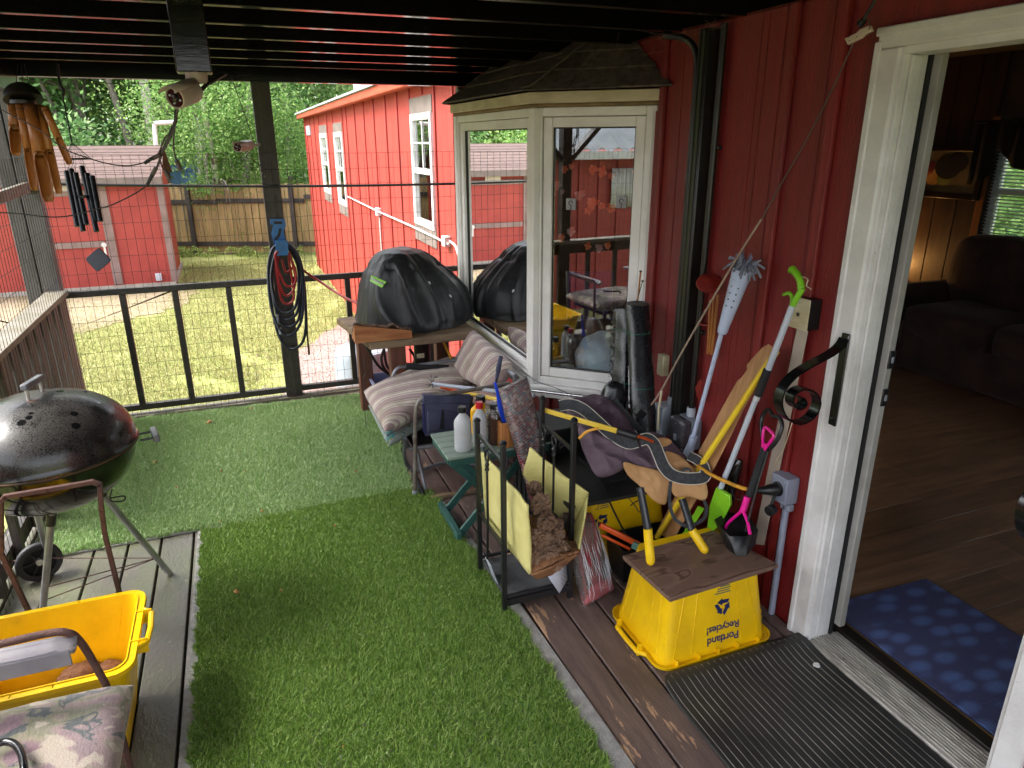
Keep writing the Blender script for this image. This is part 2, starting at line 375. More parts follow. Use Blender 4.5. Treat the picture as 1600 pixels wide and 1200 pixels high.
m_addskirt = mat('added skirt board', '4a413b', '37302b', rough=.7, scale=3)  # unseen boards added to keep daylight from under the deck
for k in range(6): MB().bb(-1.24, W-.02, 5.12, 5.15, G+.02+k*.16, G+.16+k*.16).build('added_skirt_board', m_addskirt, deck); MB().bb(-1.211, -1.185, -1.2, 5.1, G+.02+k*.16, G+.16+k*.16).build('added_skirt_board', m_addskirt, deck)
# ---- artificial turf mats
m_back = mat('grey turf backing', '9c9a96', '7f7d7a', rough=.9, scale=20, bmp=.5, bscale=200)
m_turf1 = leafmat('turf blades far mat', '668e44', '92b06c', 'c6d2a8', .15, .38)
m_turf2 = leafmat('turf blades near mat', '4d7322', '70933a', 'a4b868', .15, .42)
def turf(name, label, poly, z, n, mt, h, seed, edgeback=None):
    xs_ = [p[0] for p in poly]; ys_ = [p[1] for p in poly]; cx, cy = sum(xs_)/len(xs_), sum(ys_)/len(ys_)
    t = thing(name, label, 'turf mat', (cx, cy, 0), 'artificial turf mats')
    MB().prism([(x, y, z) for x, y in (edgeback or poly)], (0, 0, .008)).build('backing', m_back, t)
    P = np.array(poly)
    def mask(x, y):
        ok = np.ones(len(x), bool)
        ex = .006*np.sin(y*61)+.006*np.sin(y*23+1); ey = .006*np.sin(x*47)
        for i in range(len(P)):
            a, b2 = P[i], P[(i+1) % len(P)]
            ok &= ((b2[0]-a[0])*(y+ey-a[1])-(b2[1]-a[1])*(x+ex-a[0])) >= 0
        dens = np.sin(x*21+np.sin(y*13)*2)*np.sin(y*17+np.sin(x*19)*2)
        return ok & (rng.random(len(x)) < .86+.14*dens)
    tf = lambda x, y: np.sin(x*9+seed)*2+np.cos(y*7+seed)*2+np.sin((x+y)*31)*.8
    blades('pile', n, (min(xs_), max(xs_)), (min(ys_), max(ys_)), z+.007, h, .0042, 1.1, mt, t, mask, (cx, cy, 0))
    return t
turf('turf_mat', 'long grey-green turf mat lying along the far railing', [(-1.04, 3.30), (.70, 3.335), (.72, 3.45), (.90, 4.93), (-1.04, 5.02)], .001, 330000, m_turf1, .024, 0)
turf('turf_mat', 'brighter green turf mat laid down the middle of the deck in front', [(-.318, .75), (.905, .75), (.872, 1.55), (.835, 2.5), (.825, 3.26), (.665, 3.36), (-.335, 3.29)], .001, 420000, m_turf2, .020, 2,
     edgeback=[(-.368, .7), (.93, .7), (.91, 1.55), (.875, 2.5), (.83, 3.2), (.665, 3.372), (-.35, 3.30)])

# ---- dead leaves on the turf
m_leafd = mat('dead leaf', 'b98a4a', '8a5c30', rough=.7, scale=60)
def deadleaf(px, py, s, z=.034, seed=0):
    c = Z(px, py, z); random.seed(seed); a0 = random.uniform(0, 6); mb = MB(); pts = []
    for k in range(7):
        a = a0+k*pi*2/7; r = s*(.5+.5*abs(cos((a-a0)))); pts.append(c+V((cos(a)*r, sin(a)*r, .004+.007*sin(k*2.3))))
    mb.v = [c+V((0, 0, .009))]+pts; mb.f = [(0, i+1, (i+1) % 7+1) for i in range(7)]
    o = mb.build('dead_leaf', m_leafd, None, loc=c, solid=.0006); return o
dl = [(370, 926, .017, 'tan dead leaf on the near turf mat left of its middle'), (327, 660, .026, 'curled brown leaf on the far turf mat below the railing'), (393, 639, .012, 'small brown leaf near the upright post on the far mat'),
      (346, 737, .009, None), (383, 737, .007, None), (243, 723, .012, None), (556, 738, .010, None), (410, 799, .009, None), (345, 815, .006, None), (440, 924, .006, None), (375, 706, .006, None), (523, 823, .006, None), (276, 762, .008, None), (537, 1168, .004, None)]
for i, (a, b2, s, lab) in enumerate(dl):
    o = deadleaf(a, b2, s, seed=i); tag(o, lab or 'tiny brown leaf scrap lying on the turf mats', 'leaf', None if lab else 'leaf scraps on the turf')

# ================================================================== porch roof
roof = thing('porch_roof', 'low black painted porch roof with close set joists over the deck', 'roof', (0, 2, DZ))
y = YR-.045-.395
ny = 0
while y > -.35:
    MB().bb(-1.45, W-.045, y-.019, y+.019, DZ, DZ+.14).build('joist', m_black, roof, bevel=.002); y -= .395; ny += 1
MB().bb(-1.6, W-.004, -.42, YR+.25, DZ+.141, DZ+.16).build('roof_deck', m_black, roof)
MB().bb(-1.45, W-.045, YR-.03, YR+.03, Y(360, 127, YR).z, DZ+.14).build('front_beam', m_black, roof, bevel=.003)
MB().bb(-1.14, -1.06, -.8, YR-.032, DZ-.14, DZ-.002).build('side_beam', m_black, roof, bevel=.003)
MB().bb(W-.043, W-.004, -.8, YR+.03, DZ+.01, DZ+.14).build('ledger', m_black, roof)
# ================================================================== posts
def post(label, x0, x1, y0, y1, z0, z1, m=m_rail):
    o = MB().bb(x0, x1, y0, y1, z0, z1).build('roof_post', m, None, bevel=.004, loc=((x0+x1)/2, (y0+y1)/2, z0)); return tag(o, label, 'post', 'posts carrying the porch roof')
pt = Y(405, 200, YR); ZB = Y(360, 127, YR).z
mp_l, mp_r = Y(441, 600, YR).x, Y(475, 600, YR).x
post('dark middle post with the blue hose hook screwed to it', .196, .31, YR-.04, YR+.03, 0, ZB-.002)
for sx in (-1,):
    MB().bb(.236, .270, YR-.048, YR-.0405, .0, ZB-.01).build('post_strip', m_rail, bpy.data.objects['roof_post'])
post('dark post right beside the bay window', 1.561, 1.672, YR-.04, YR+.03, 0, ZB-.002)
post('double grey corner post where the two railings meet', -1.255, -1.175, YR-.04, YR+.05, 0, ZB+.05, m_railgrey)
post('double grey corner post where the two railings meet', -1.168, -1.07, YR-.04, YR+.05, 0, ZB+.05, m_railgrey)
for o in [o for o in bpy.data.objects if o.get('label', '').startswith('double grey')][1:]:
    p0 = [q for q in bpy.data.objects if q.get('label', '').startswith('double grey')][0]
    o.name = 'inner_post'; L0 = V(p0.location); o.parent = p0; o.location = V(o.location)-L0
    for k in ('label', 'category', 'group'): del o[k]
post('left side post with two diagonal braces behind the camera', -1.15, -1.06, 1.68, 1.77, 0, DZ-.142)
pb_ = [o for o in bpy.data.objects if 'two diagonal braces' in o.get('label', '')][0]
for s in (-1, 1):
    MB().bar((-1.105, 1.725+s*.05, 1.62), (-1.105, 1.725+s*.48, DZ-.15), .04, .085, up=(1, 0, 0)).build('brace', m_rail, pb_)
# ================================================================== far railing
zt0, zt1 = .845, .885
fr = thing('far_railing', 'dark far railing of slender balusters with welded wire mesh', 'railing', (0, YR, 0))
MB().bb(-1.068, 1.56, YR-.02, YR+.02, zt0, zt1).build('top_rail', m_rail, fr, bevel=.003)
MB().bb(-1.068, 1.56, YR-.06, YR+.06, zt1+.001, zt1+.018).build('rail_cap', m_cap, fr, bevel=.003) if False else None
MB().bb(-1.068, .195, YR-.02, YR+.02, .045, .085).build('bottom_rail', m_rail, fr, bevel=.003)
MB().bb(.311, 1.56, YR-.02, YR+.02, .045, .085).build('bottom_rail', m_rail, fr, bevel=.003)
MB().bb(-1.06, 1.56, YR-.055, YR+.02, .0, .018).build('kick_strip', m_cap, fr, bevel=.003)
for px in (207, 288, 370, 551):
    q = Y(px, 545, YR).x; MB().bb(q-.019, q+.019, YR-.019, YR+.019, .086, zt0-.001).build('baluster', m_rail, fr, bevel=.003)
for q in (.98, 1.3):
    MB().bb(q-.019, q+.019, YR-.019, YR+.019, .086, zt0-.001).build('baluster', m_rail, fr, bevel=.003)
def mesh_wire(axis, a0, a1, z0, z1, plane, rad=.0013, sp=.0508, sz=.1016):
    mb = MB(); nseg = 1
    n = int((a1-a0)/sp); k = int((z1-z0)/sz)
    f = (lambda a, z, o=0: (a, plane+o+.004*sin(a*3.1)*sin(z*2.3), z)) if axis == 'x' else (lambda a, z, o=0: (plane+o+.006*sin(a*2.7)*sin(z*2.1), a, z))
    for i in range(n+1):
        a = a0+i*sp; mb.tube([f(a+.003*sin(j*1.7+i), z0+(z1-z0)*j/4) for j in range(5)], rad, 3, caps=False)
    for j in range(k+1):
        z = z1-j*sz; mb.tube([f(a0+(a1-a0)*i/12, z+.003*sin(i*1.3+j), .002) for i in range(13)], rad, 3, caps=False)
    return mb
zm = Y(300, 241, YR-.03).z
o = mesh_wire('x', -1.06, 1.60, .015, zm, YR-.052).build('wire_mesh', m_wire, fr); o['kind'] = 'stuff'
# ================================================================== left railing
lr = thing('left_railing', 'weathered grey left railing of upright boards under a sloping-looking cap', 'railing', (XL, 2.5, 0))
lr['label'] = 'weathered grey side railing of close upright boards beside the kettle grill'
ctop = X(96, 457, -1.06).z
MB().bb(-1.15, -1.03, -1.1, YR-.045, .875, .905).build('rail_cap', m_cap, lr, bevel=.004)
MB().bb(-1.12, -1.08, -1.1, YR-.045, .78, .874).build('top_rail', m_rail, lr, bevel=.003)
MB().bb(-1.12, -1.08, -1.1, YR-.045, .04, .12).build('bottom_rail', m_rail, lr, bevel=.003)
yy = YR-.10; k = 0
while yy > 3.62:
    MB().bb(-1.079, -1.06, yy-.115, yy, .04, .87).build('baluster_board', m_railgrey, lr, bevel=.003); yy -= .155
while yy > -1:
    MB().bb(-1.079, -1.045, yy-.04, yy, .04, .87).build('baluster_board', m_rail, lr, bevel=.003); yy -= .30
o = mesh_wire('y', .3, YR-.06, .015, zm, -1.035).build('wire_mesh', m_wire, lr); o['kind'] = 'stuff'
a, b2 = X(-60, 330, -1.12), X(50, 290, -1.12)
o = MB().bar(a, b2, .03, .06).build('side_brace', m_cap, lr, bevel=.003)
# ================================================================== the house: wall, bay window, doorway, room
house = thing('red_house', 'barn red house with board and batten siding and a doorway onto the deck', 'house', (W, 6, G))
JY1 = X(1320, 600, 1.796).y            # far jamb
JY0 = X(1543, 1198, 1.796).y           # near jamb
CY1 = X(1235, 975, 1.796).y+.005; CY0 = JY0-.075
ZD = X(1480, 62, 1.796).z              # head of the opening
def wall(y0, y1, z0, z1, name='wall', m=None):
    return MB().bb(W, W+.12, y0, y1, z0, z1).build(name, m or (m_redlit if y0 > 5.3 else m_red), house)
BY0, BY1 = 2.885, 4.96
wins = [(6.70, 7.50, .95, 2.03, 1), (12.35, 13.30, .72, 1.92, 0), (14.30, 15.35, .80, 1.92, 0)]
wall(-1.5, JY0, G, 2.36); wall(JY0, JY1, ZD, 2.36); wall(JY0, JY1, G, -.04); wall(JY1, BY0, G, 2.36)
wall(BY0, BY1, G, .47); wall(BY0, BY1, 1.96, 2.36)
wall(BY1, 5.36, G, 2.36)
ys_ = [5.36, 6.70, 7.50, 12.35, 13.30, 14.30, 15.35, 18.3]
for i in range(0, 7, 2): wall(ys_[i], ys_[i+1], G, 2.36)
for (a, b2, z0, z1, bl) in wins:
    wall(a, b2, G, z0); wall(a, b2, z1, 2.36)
wall_end = MB().bb(W+.12, 6, 18.18, 18.3, G, 2.36).build('end_wall', m_red, house)
# battens
bat = MB().bb(W-.018, W-.0005, -.025, .025, G, 2.28)
def batten(y, z0=G, z1=2.28, n='batten', w_=.045):
    return MB().bb(W-.018, W-.0005, y-w_/2, y+w_/2, z0, z1).build(n, m_redlit if y > 5.3 else m_red, house, bevel=.004)
for px, py in ((1238, 100), (1308, 150)):
    batten(X(px, py, W).y, w_=.04)
batten(X(1042, 100, W).y, w_=.04); batten(2.87-.01, .0, 1.9, w_=.03)
yb = 5.35
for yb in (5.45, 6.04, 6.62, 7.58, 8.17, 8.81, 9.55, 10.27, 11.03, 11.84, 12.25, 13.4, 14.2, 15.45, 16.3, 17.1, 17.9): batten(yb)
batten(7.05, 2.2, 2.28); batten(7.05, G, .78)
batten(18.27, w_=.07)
for y in (3.4, 4.0, 4.6): batten(y, G, .46)
# grooves of the sheet siding close to the door, cut as thin dark-painted reveals beside raised strips
for px in (1180, 1205, 1275, 1345, 1170):
    y = X(px, 250, W).y
    if y > CY1+.03: MB().bb(W-.002, W-.0005, y-.004, y+.004, G, 2.28).build('siding_ridge', m_red, house, bevel=.0015)
for px in (1065, 1020):
    y = X(px, 150, W).y; MB().bb(W-.002, W-.0005, y-.004, y+.004, 1.98 if y > 2.87 else G, 2.28).build('siding_ridge', m_red, house, bevel=.0015)
# eave and roof of the far part
m_eave = mat('salmon fascia paint', 'b8533c', '9c4232', rough=.5, scale=4, stretch=(1, .5, 4), speck='c79a80', speckthr=(.72, .78), speckscale=30)
m_roofw = mat('pale metal roof', 'bdbdc0', 'a5a5a8', rough=.4, scale=3)
MB().bb(1.665, 1.70, 5.36, 18.5, 2.27, 2.37).build('fascia', m_eave, house, bevel=.01)
MB().bb(1.70, W+.1, 5.36, 18.5, 2.285, 2.30).build('soffit', m_eave, house)
MB().prism([(1.64, 5.36, 2.375), (1.64, 18.6, 2.375), (5.6, 18.6, 3.72), (5.6, 5.36, 3.72)], (0, 0, .03)).build('roof', m_roofw, house)
vt = MB().lathe([(.13, 0), (.13, .3), (.2, .34), (.2, .40), (.05, .52)], (2.75, 18.0-2.2, 2.75), 12).build('roof_vent', m_white, house)
# grille under the eave
p_ = X(483, 204, W)
MB().bb(W-.03, W-.001, p_.y-.35, p_.y+.35, p_.z-.10, p_.z+.10).build('eave_vent', m_lgrey, house, bevel=.004)
# far windows with blinds
m_trimg = mat('grey brown window trim', '7b6f69', '6a5f5a', rough=.6, scale=5, bmp=.2)
m_slat = mat('white blind slat', 'd9dcd8', 'c3c8c2', rough=.4)
for (a, b2, z0, z1, bl) in wins:
    yc = (a+b2)/2
    MB().bb(W-.02, W-.0005, a-.03, b2+.03, z1, z1+.15).build('head_trim', m_trimg, house, bevel=.003)
    MB().bb(W-.02, W-.0005, a-.03, b2+.03, z0-.17, z0).build('sill_trim', m_trimg, house, bevel=.003)
    f = MB(); fw = .06 if bl else .08
    for s in ((a, a+fw, z0, z1), (b2-fw, b2, z0, z1), (a+fw, b2-fw, z0, z0+fw), (a+fw, b2-fw, z1-fw, z1), (a+fw, b2-fw, (z0+z1)/2-.025, (z0+z1)/2+.025)):
        f.bb(W-.03, W+.03, *s)
    w_ = f.build('window', m_white, house, bevel=.003)
    MB().bb(W+.0, W+.004, a+fw, b2-fw, z0+fw, z1-fw).build('pane', m_glass, w_)
    mu = MB()
    mu.bb(W-.012, W-.004, yc-.008, yc+.008, (z0+z1)/2+.025, z1-fw); mu.bb(W-.012, W-.004, a+fw, yc-.008, z0+(z1-z0)*.74, z0+(z1-z0)*.74+.016); mu.bb(W-.012, W-.004, yc+.008, b2-fw, z0+(z1-z0)*.74, z0+(z1-z0)*.74+.016)
    mu.build('glazing_bar', m_white, w_)
    mb = MB(); zz = z0+fw+.02
    while zz < z1-fw:
        mb.box((W+.035, yc-(.12 if bl else 0), zz), (.042, (b2-a)-2*fw-.03-(.22 if bl else 0), .003), Matrix.Rotation(.95, 3, 'Y')); zz += .042
    mb.build('blind', m_slat, w_)
    MB().bb(W+.13, W+.14, a-.05, b2+.05, z0-.05, z1+.05).build('dark_backing', m_dark, w_)
# conduit along the red wall
cond = thing('wall_conduit', 'thin white conduit running down the sunlit red wall past the big window', 'conduit', X(590, 345, W))
mc = mat('white conduit', 'd7d5d2', 'bcb8b2', rough=.4)
cp = [X(543, 307, W-.03), X(590, 330, W-.03), X(640, 352, W-.03), X(690, 376, W-.03), X(702, 382, W-.03)]
MB().tube(cp, .011, 8).build('pipe', mc, cond)
MB().tube([X(593, 340, W-.03), X(597, 402, W-.03)], .009, 8).build('pipe', mc, cond)
for q, s in ((X(591, 331, W-.03), .06), (X(697, 377, W-.03), .055)):
    MB().box(q, (.06, s*2, s*1.7)).build('junction_box', mc, cond, bevel=.006)
MB().tube(spline([X(703, 377, W-.03), X(712, 385, W-.04), X(718, 405, W-.04)], 5), .011, 8).build('pipe', mc, cond)

# ------------------------------------------------------------------ bay window
bay = thing('bay_window', 'white framed bay window with a dark shingled hip roof standing out over the deck', 'bay window', (1.38, 3.9, .5))
A_, B_, C_, D_ = V((W, 2.885, 0)), V((1.38, 3.29, 0)), V((1.38, 4.55, 0)), V((W, 4.95, 0))
def face(P, Q, z0, z1, out, mull=1):
    d = (Q-P).normalized(); L = (Q-P).length; n = V(out).normalized()
    R = Matrix((d, -n, V((0, 0, 1)))).transposed()     # local: x along, y inward, z up
    def bx(mb, u0, u1, v0, v1, t0, t1):
        c = P+d*((u0+u1)/2)-n*((v0+v1)/2)+V((0, 0, (t0+t1)/2)); mb.box(c, (u1-u0, v1-v0, t1-t0), R)
    fr_ = MB(); e = .05
    for q in ((0, e, 0, .09, z0, z1), (L-e, L, 0, .09, z0, z1), (e, L-e, 0, .09, z1-e*.8, z1), (e, L-e, 0, .09, z0, z0+e*.8)): bx(fr_, *q)
    w_ = fr_.build('window_frame', m_vinyl, bay, bevel=.004)
    st = MB(); a, b2 = e+.003, L-e-.003; t0, t1 = z0+e*.8+.003, z1-e*.8-.003; s = .045
    for q in ((a, a+s, .012, .07, t0, t1), (b2-s, b2, .012, .07, t0, t1), (a+s, b2-s, .012, .07, t1-s, t1), (a+s, b2-s, .012, .07, t0, t0+s)): bx(st, *q)
    st.build('sash', m_vinyl, w_, bevel=.004)
    gk = MB(); g1 = .006
    for q in ((a+s, a+s+g1, .03, .05, t0+s, t1-s), (b2-s-g1, b2-s, .03, .05, t0+s, t1-s), (a+s+g1, b2-s-g1, .03, .05, t1-s-g1, t1-s), (a+s+g1, b2-s-g1, .03, .05, t0+s, t0+s+g1)): bx(gk, *q)
    gk.build('gasket', m_rubber, w_)
    gl = MB(); bx(gl, a+s+g1, b2-s-g1, .038, .042, t0+s+g1, t1-s-g1); gl.build('pane', m_glass, w_)
    # inner trim lines
    ln = MB(); bx(ln, .018, .024, -.004, 0, z0+.02, z1-.02); bx(ln, L-.024, L-.018, -.004, 0, z0+.02, z1-.02); ln.build('frame_bead', m_vinyl, w_, bevel=.001)
    return w_
zb0, zb1 = .55, 1.925
face(A_, B_, zb0, zb1, (-.68, -.73, 0)); face(B_, C_, zb0, zb1, (-1, 0, 0)); face(C_, D_, zb0, zb1, (-.68, .73, 0))
def ring(off, z0, z1, name, m, bevel=.004, x1=W):
    a = [(x1, A_.y-off*1.3), (B_.x-off, B_.y-off*.6), (C_.x-off, C_.y+off*.6), (x1, D_.y+off*1.3)]
    return MB().prism([(x, y, z0) for x, y in a], (0, 0, z1-z0)).build(name, m, bay, bevel=bevel)
ring(.022, zb0-.022, zb0-.001, 'sill', m_vinyl); ring(.008, zb0-.075, zb0-.023, 'sill_board', m_vinyl)
ring(-.03, .47, zb0-.076, 'bay_floor', m_white)
m_ply = mat('brown seat board', '6e4a33', '54382a', rough=.5, scale=3, stretch=(1, 6, 1))
ring(-.06, zb0+.0, zb0+.012, 'seat_board', m_ply, 0, W+.6)
ring(.012, zb1+.001, zb1+.016, 'bead', mat('stained bead', '8a7450', '6e5a3c', rough=.7))
ring(.028, zb1+.017, zb1+.068, 'header_board', m_cream)
# posts at the corners
for q in (B_, C_):
    MB().bb(q.x-.006, q.x+.03, q.y-.03, q.y+.03, zb0, zb1).build('corner_post', m_vinyl, bay, bevel=.006)
# hip roof, single shingles
ez = zb1+.071
E0 = [V((W-.002, A_.y-.10, ez)), V((B_.x-.055, B_.y-.04, ez)), V((C_.x-.055, C_.y+.04, ez)), V((W-.002, D_.y+.10, ez))]
T0 = [V((W-.002, 3.30, 2.33)), V((W-.002, 4.52, 2.33))]
MB().add(E0+T0, [(0, 1, 4), (1, 2, 5, 4), (2, 3, 5), (0, 4, 5, 3), (3, 2, 1, 0)]).build('roof_board', m_shingle, bay)
MB().prism(E0, (0, 0, .006)).build('drip_edge', m_blk, bay)
def facet(e0, e1, t0, t1, courses, tabw):
    nrm = (e1-e0).cross(t0-e0).normalized()
    if nrm.z < 0: nrm = -nrm
    for j in range(courses):
        v0 = j/courses-.02*(j == 0); v1 = (j+1.18)/courses
        v1 = min(v1, 1)
        wL = ((e1-e0)*(1-v0)+(t1-t0)*v0).length; n = max(1, round(wL/tabw)); u = [0]+sorted([(i+(.5 if j % 2 else 0)+random.uniform(-.15, .15))/n for i in range(0 if j % 2 else 1, n)])+[1]
        for i in range(len(u)-1):
            if u[i+1]-u[i] < .02: continue
            g = .003
            def P(uu, vv): return (e0.lerp(e1, uu)).lerp(t0.lerp(t1, uu), vv)
            uu0, uu1 = u[i]+g, u[i+1]-g; th = random.uniform(.004, .010)
            b4 = [P(uu0, v0)+nrm*(.006+th*.3), P(uu1, v0)+nrm*(.006+th*.3), P(uu1, v1)+nrm*.001, P(uu0, v1)+nrm*.001]
            t4 = [q+nrm*(th if k < 2 else .003) for k, q in enumerate(b4)]
            MB().hexa(b4, t4).build('shingle', m_shingle, bay, smooth=0)
facet(E0[0], E0[1], T0[0], T0[0]+V((0, .001, 0)), 4, .27); facet(E0[1], E0[2], T0[0], T0[1], 4, .33); facet(E0[2], E0[3], T0[1], T0[1]+V((0, .001, 0)), 3, .3)
for a, b2 in ((E0[1], T0[0]), (E0[2], T0[1])):
    for k in range(5):
        p0 = a.lerp(b2, k/5)+V((0, 0, .016)); p1 = a.lerp(b2, (k+1.15)/5)+V((0, 0, .010)); MB().bar(p0, p1, .09, .006).build('ridge_shingle', m_shingle, bay, smooth=0)
# cobwebs: torn grey threads where the shingles meet the joists
m_web = mat('dusty cobweb', '8d8474', '6d6658', rough=.9)
mb = MB(); random.seed(3)
for i in range(60):
    a = V((W-.02-random.uniform(0, .35), random.uniform(3.1, 4.2), 0)); a.z = 2.18-(W-a.x)*.45+random.uniform(-.01, .02)
    b2 = a+V((random.uniform(-.14, .1), random.uniform(-.22, .22), random.uniform(0, .06))); mb.tube(spline([a, a.lerp(b2, .5)+V((0, 0, -.015)), b2], 3), .0007, 3, caps=False)
for i in range(14):
    a = V((W-.02, random.uniform(2.2, 3.3), 2.19)); b2 = a+V((random.uniform(-.3, -.05), random.uniform(-.3, .3), random.uniform(-.1, .0))); mb.tube(spline([a, a.lerp(b2, .5)+V((0, 0, -.02)), b2], 3), .0006, 3, caps=False)
o = mb.build('cobweb', m_web, None, loc=(W-.1, 3.4, 2.2)); o['kind'] = 'stuff'; tag(o, 'torn grey cobwebs under the joists above the bay roof', 'cobweb')
# suction hooks on the glass
m_hookc = mat('clear hook disc', 'a9a9ae', '8e8e94', rough=.25)
nn = V((-.68, -.73, 0)).normalized()
def on_glass(px, py, off=-.030):
    # plane of the near face glass, a little in front of it
    p0 = A_-nn*-off if False else A_+nn*off
    d = ray(px, py); t = (p0-EYE).dot(nn)/d.dot(nn); return EYE+d*t
for px, py, lab in ((892, 319, 'small square clear hook stuck on the glass, the left one'), (971, 316, 'small square clear hook stuck on the glass beside the right sash')):
    c = on_glass(px, py); t = thing('window_hook', lab, 'hook', c, 'adhesive hooks on the bay glass')
    d = V((-nn.y, nn.x, 0)); Rm = Matrix((d, nn, V((0, 0, 1)))).transposed()
    MB().box(c, (.05, .003, .055), Rm).build('disc', m_hookc, t, bevel=.006)
    MB().tube([c+nn*.004+V((0, 0, .006))+d*(.010*cos(a))+V((0, 0, .010*sin(a))) for a in np.linspace(0, 5, 12)]+[c+nn*.006+V((0, 0, -.026))], .0018, 6).build('wire_loop', m_blk, t)
# flower stickers hung inside the glass
m_or = leafmat('orange paper petals', 'f06a18', 'ff9a4a', 'ffb898', .6)
m_pk = leafmat('pale pink petals', 'e0a0a0', 'f3c3be', 'e7d9e6', .6)
fl = [(882, 265, .02, 0), (892, 260, .015, 0), (905, 305, .03, 1), (925, 318, .036, 0), (940, 322, .02, 0), (955, 325, .026, 0), (918, 330, .02, 0), (925, 265, .026, 0), (940, 268, .03, 0), (955, 275, .02, 0), (876, 372, .024, 0), (892, 362, .026, 1), (918, 385, .022, 0), (949, 384, .02, 0), (935, 388, .024, 1), (870, 290, .026, 1), (878, 300, .014, 1), (990, 268, .012, 0), (985, 240, .012, 1), (960, 240, .012, 1)]
for i, (px, py, s, k) in enumerate(fl):
    c = on_glass(px, py, -.075); random.seed(i+40); mb = MB(); d = V((-nn.y, nn.x, 0))
    for j in range(9):
        a = j*2.4+random.random(); r = s*(.4+.07*j)
        p = c+d*cos(a)*r*.5+V((0, 0, sin(a)*r*.5)); q = s*.55
        mb.prism([p+d*cos(a+b_)*q*rr+V((0, 0, sin(a+b_)*q*rr)) for b_, rr in ((0, 1), (1.1, .7), (2.2, .5), (3.6, .5), (5.1, .7))], nn*-.0015*(j+1))
    o = mb.build('paper_flower', m_pk if k else m_or, None, loc=c, smooth=0)
    tag(o, 'orange or pink paper flower hanging behind the near bay pane', 'paper flower', 'paper flowers behind the bay glass')

# ------------------------------------------------------------------ doorway
dw = thing('doorway', 'white painted door frame with chipped mouldings around the open doorway', 'door frame', (W, (JY0+JY1)/2, 0))
XC = 1.796
zc = X(1395, 42, XC).z
JX = Y(1357, 600, JY1).x
MB().bb(XC, W-.0005, JY1, CY1, -.03, ZD).build('casing', m_white, dw, bevel=.006)
MB().bb(XC-.006, W-.0005, CY1-.016, CY1+.006, -.03, ZD+.02).build('back_band', m_white, dw, bevel=.004)
MB().bb(XC, W-.0005, CY0, JY0, -.03, ZD).build('casing', m_white, dw, bevel=.006)
MB().bb(XC, W-.0005, CY0, CY1, ZD+.0005, zc).build('casing', m_white, dw, bevel=.006)
MB().bb(XC-.006, W-.0005, CY0, CY1+.006, zc-.02, zc+.004).build('back_band', m_white, dw, bevel=.004)
MB().bb(XC+.012, JX, JY1-.012, JY1+.02, -.03, ZD).build('jamb', m_white, dw, bevel=.003)
MB().bb(XC+.012, JX, JY0-.02, JY0+.012, -.03, ZD).build('jamb', m_white, dw, bevel=.003)
MB().bb(XC+.012, JX, JY0+.0125, JY1-.0125, ZD-.02, ZD+.012).build('head_jamb', m_white, dw, bevel=.003)
MB().bb(XC+.035, JX-.03, JY1-.022, JY1-.0125, .03, ZD-.021).build('stop_moulding', m_white, dw, bevel=.003)
MB().bb(JX+.001, JX+.012, JY1-.02, JY1+.02, .0, ZD-.01).build('weather_strip', m_rubber, dw)
MB().bb(JX+.013, JX+.04, JY1-.045, JY1+.02, .06, ZD-.01).build('inner_jamb', mat('dull white jamb', 'a8a7a3', '8f8d86', rough=.5, chip='7a6a50', chipthr=(.66, .7), scale=3), dw, bevel=.003)
MB().bb(JX+.001, JX+.03, JY0-.02, JY0+.02, .0, ZD-.01).build('weather_strip', m_rubber, dw)
for px, py in ((1357, 568), (1346, 628)):
    q = Y(px, py, JY1-.05); MB().box((JX+.027, JY1-.048, q.z), (.024, .006, .06)).build('strike_plate', m_blk, dw, bevel=.002)
    MB().box((JX+.027, JY1-.0525, q.z), (.010, .004, .022)).build('strike_hole', m_grey, dw, bevel=.002)
for q in ((1392, 48), (1398, 58)): pass
# threshold
th = thing('threshold', 'ribbed worn aluminium threshold under the doorway', 'threshold', (1.88, (JY0+JY1)/2, 0))
m_alu = mat('worn aluminium', 'c6c2ba', '96928b', rough=.5, metal=.35, scale=9, stretch=(8, 1, 1), bmp=.2, speck='4a443e', speckthr=(.72, .78), speckscale=70)
MB().bb(W-.012, 1.945, JY0+.01, JY1-.013, -.03, .012).build('sill_plate', m_alu, th, bevel=.003)
for k in range(9):
    x = 1.822+k*.0125; MB().bb(x-.0022, x+.0022, JY0+.01, JY1-.013, .0121, .0165).build('rib', m_alu, th, bevel=.0008)
MB().bb(1.946, 1.998, JY0-.03, JY1+.02, .0, .024).build('rubber_strip', mat('black threshold strip', '151310', '1f1c19', rough=.4, speck='7b7468', speckthr=(.77, .8)), th, bevel=.003)
MB().tube([(1.992, JY0, .029), (1.992, JY1, .029)], .003, 6).build('trim_bead', mat('dull brass', '8a6b3c', '5e4a2e', rough=.45, metal=.8), th)
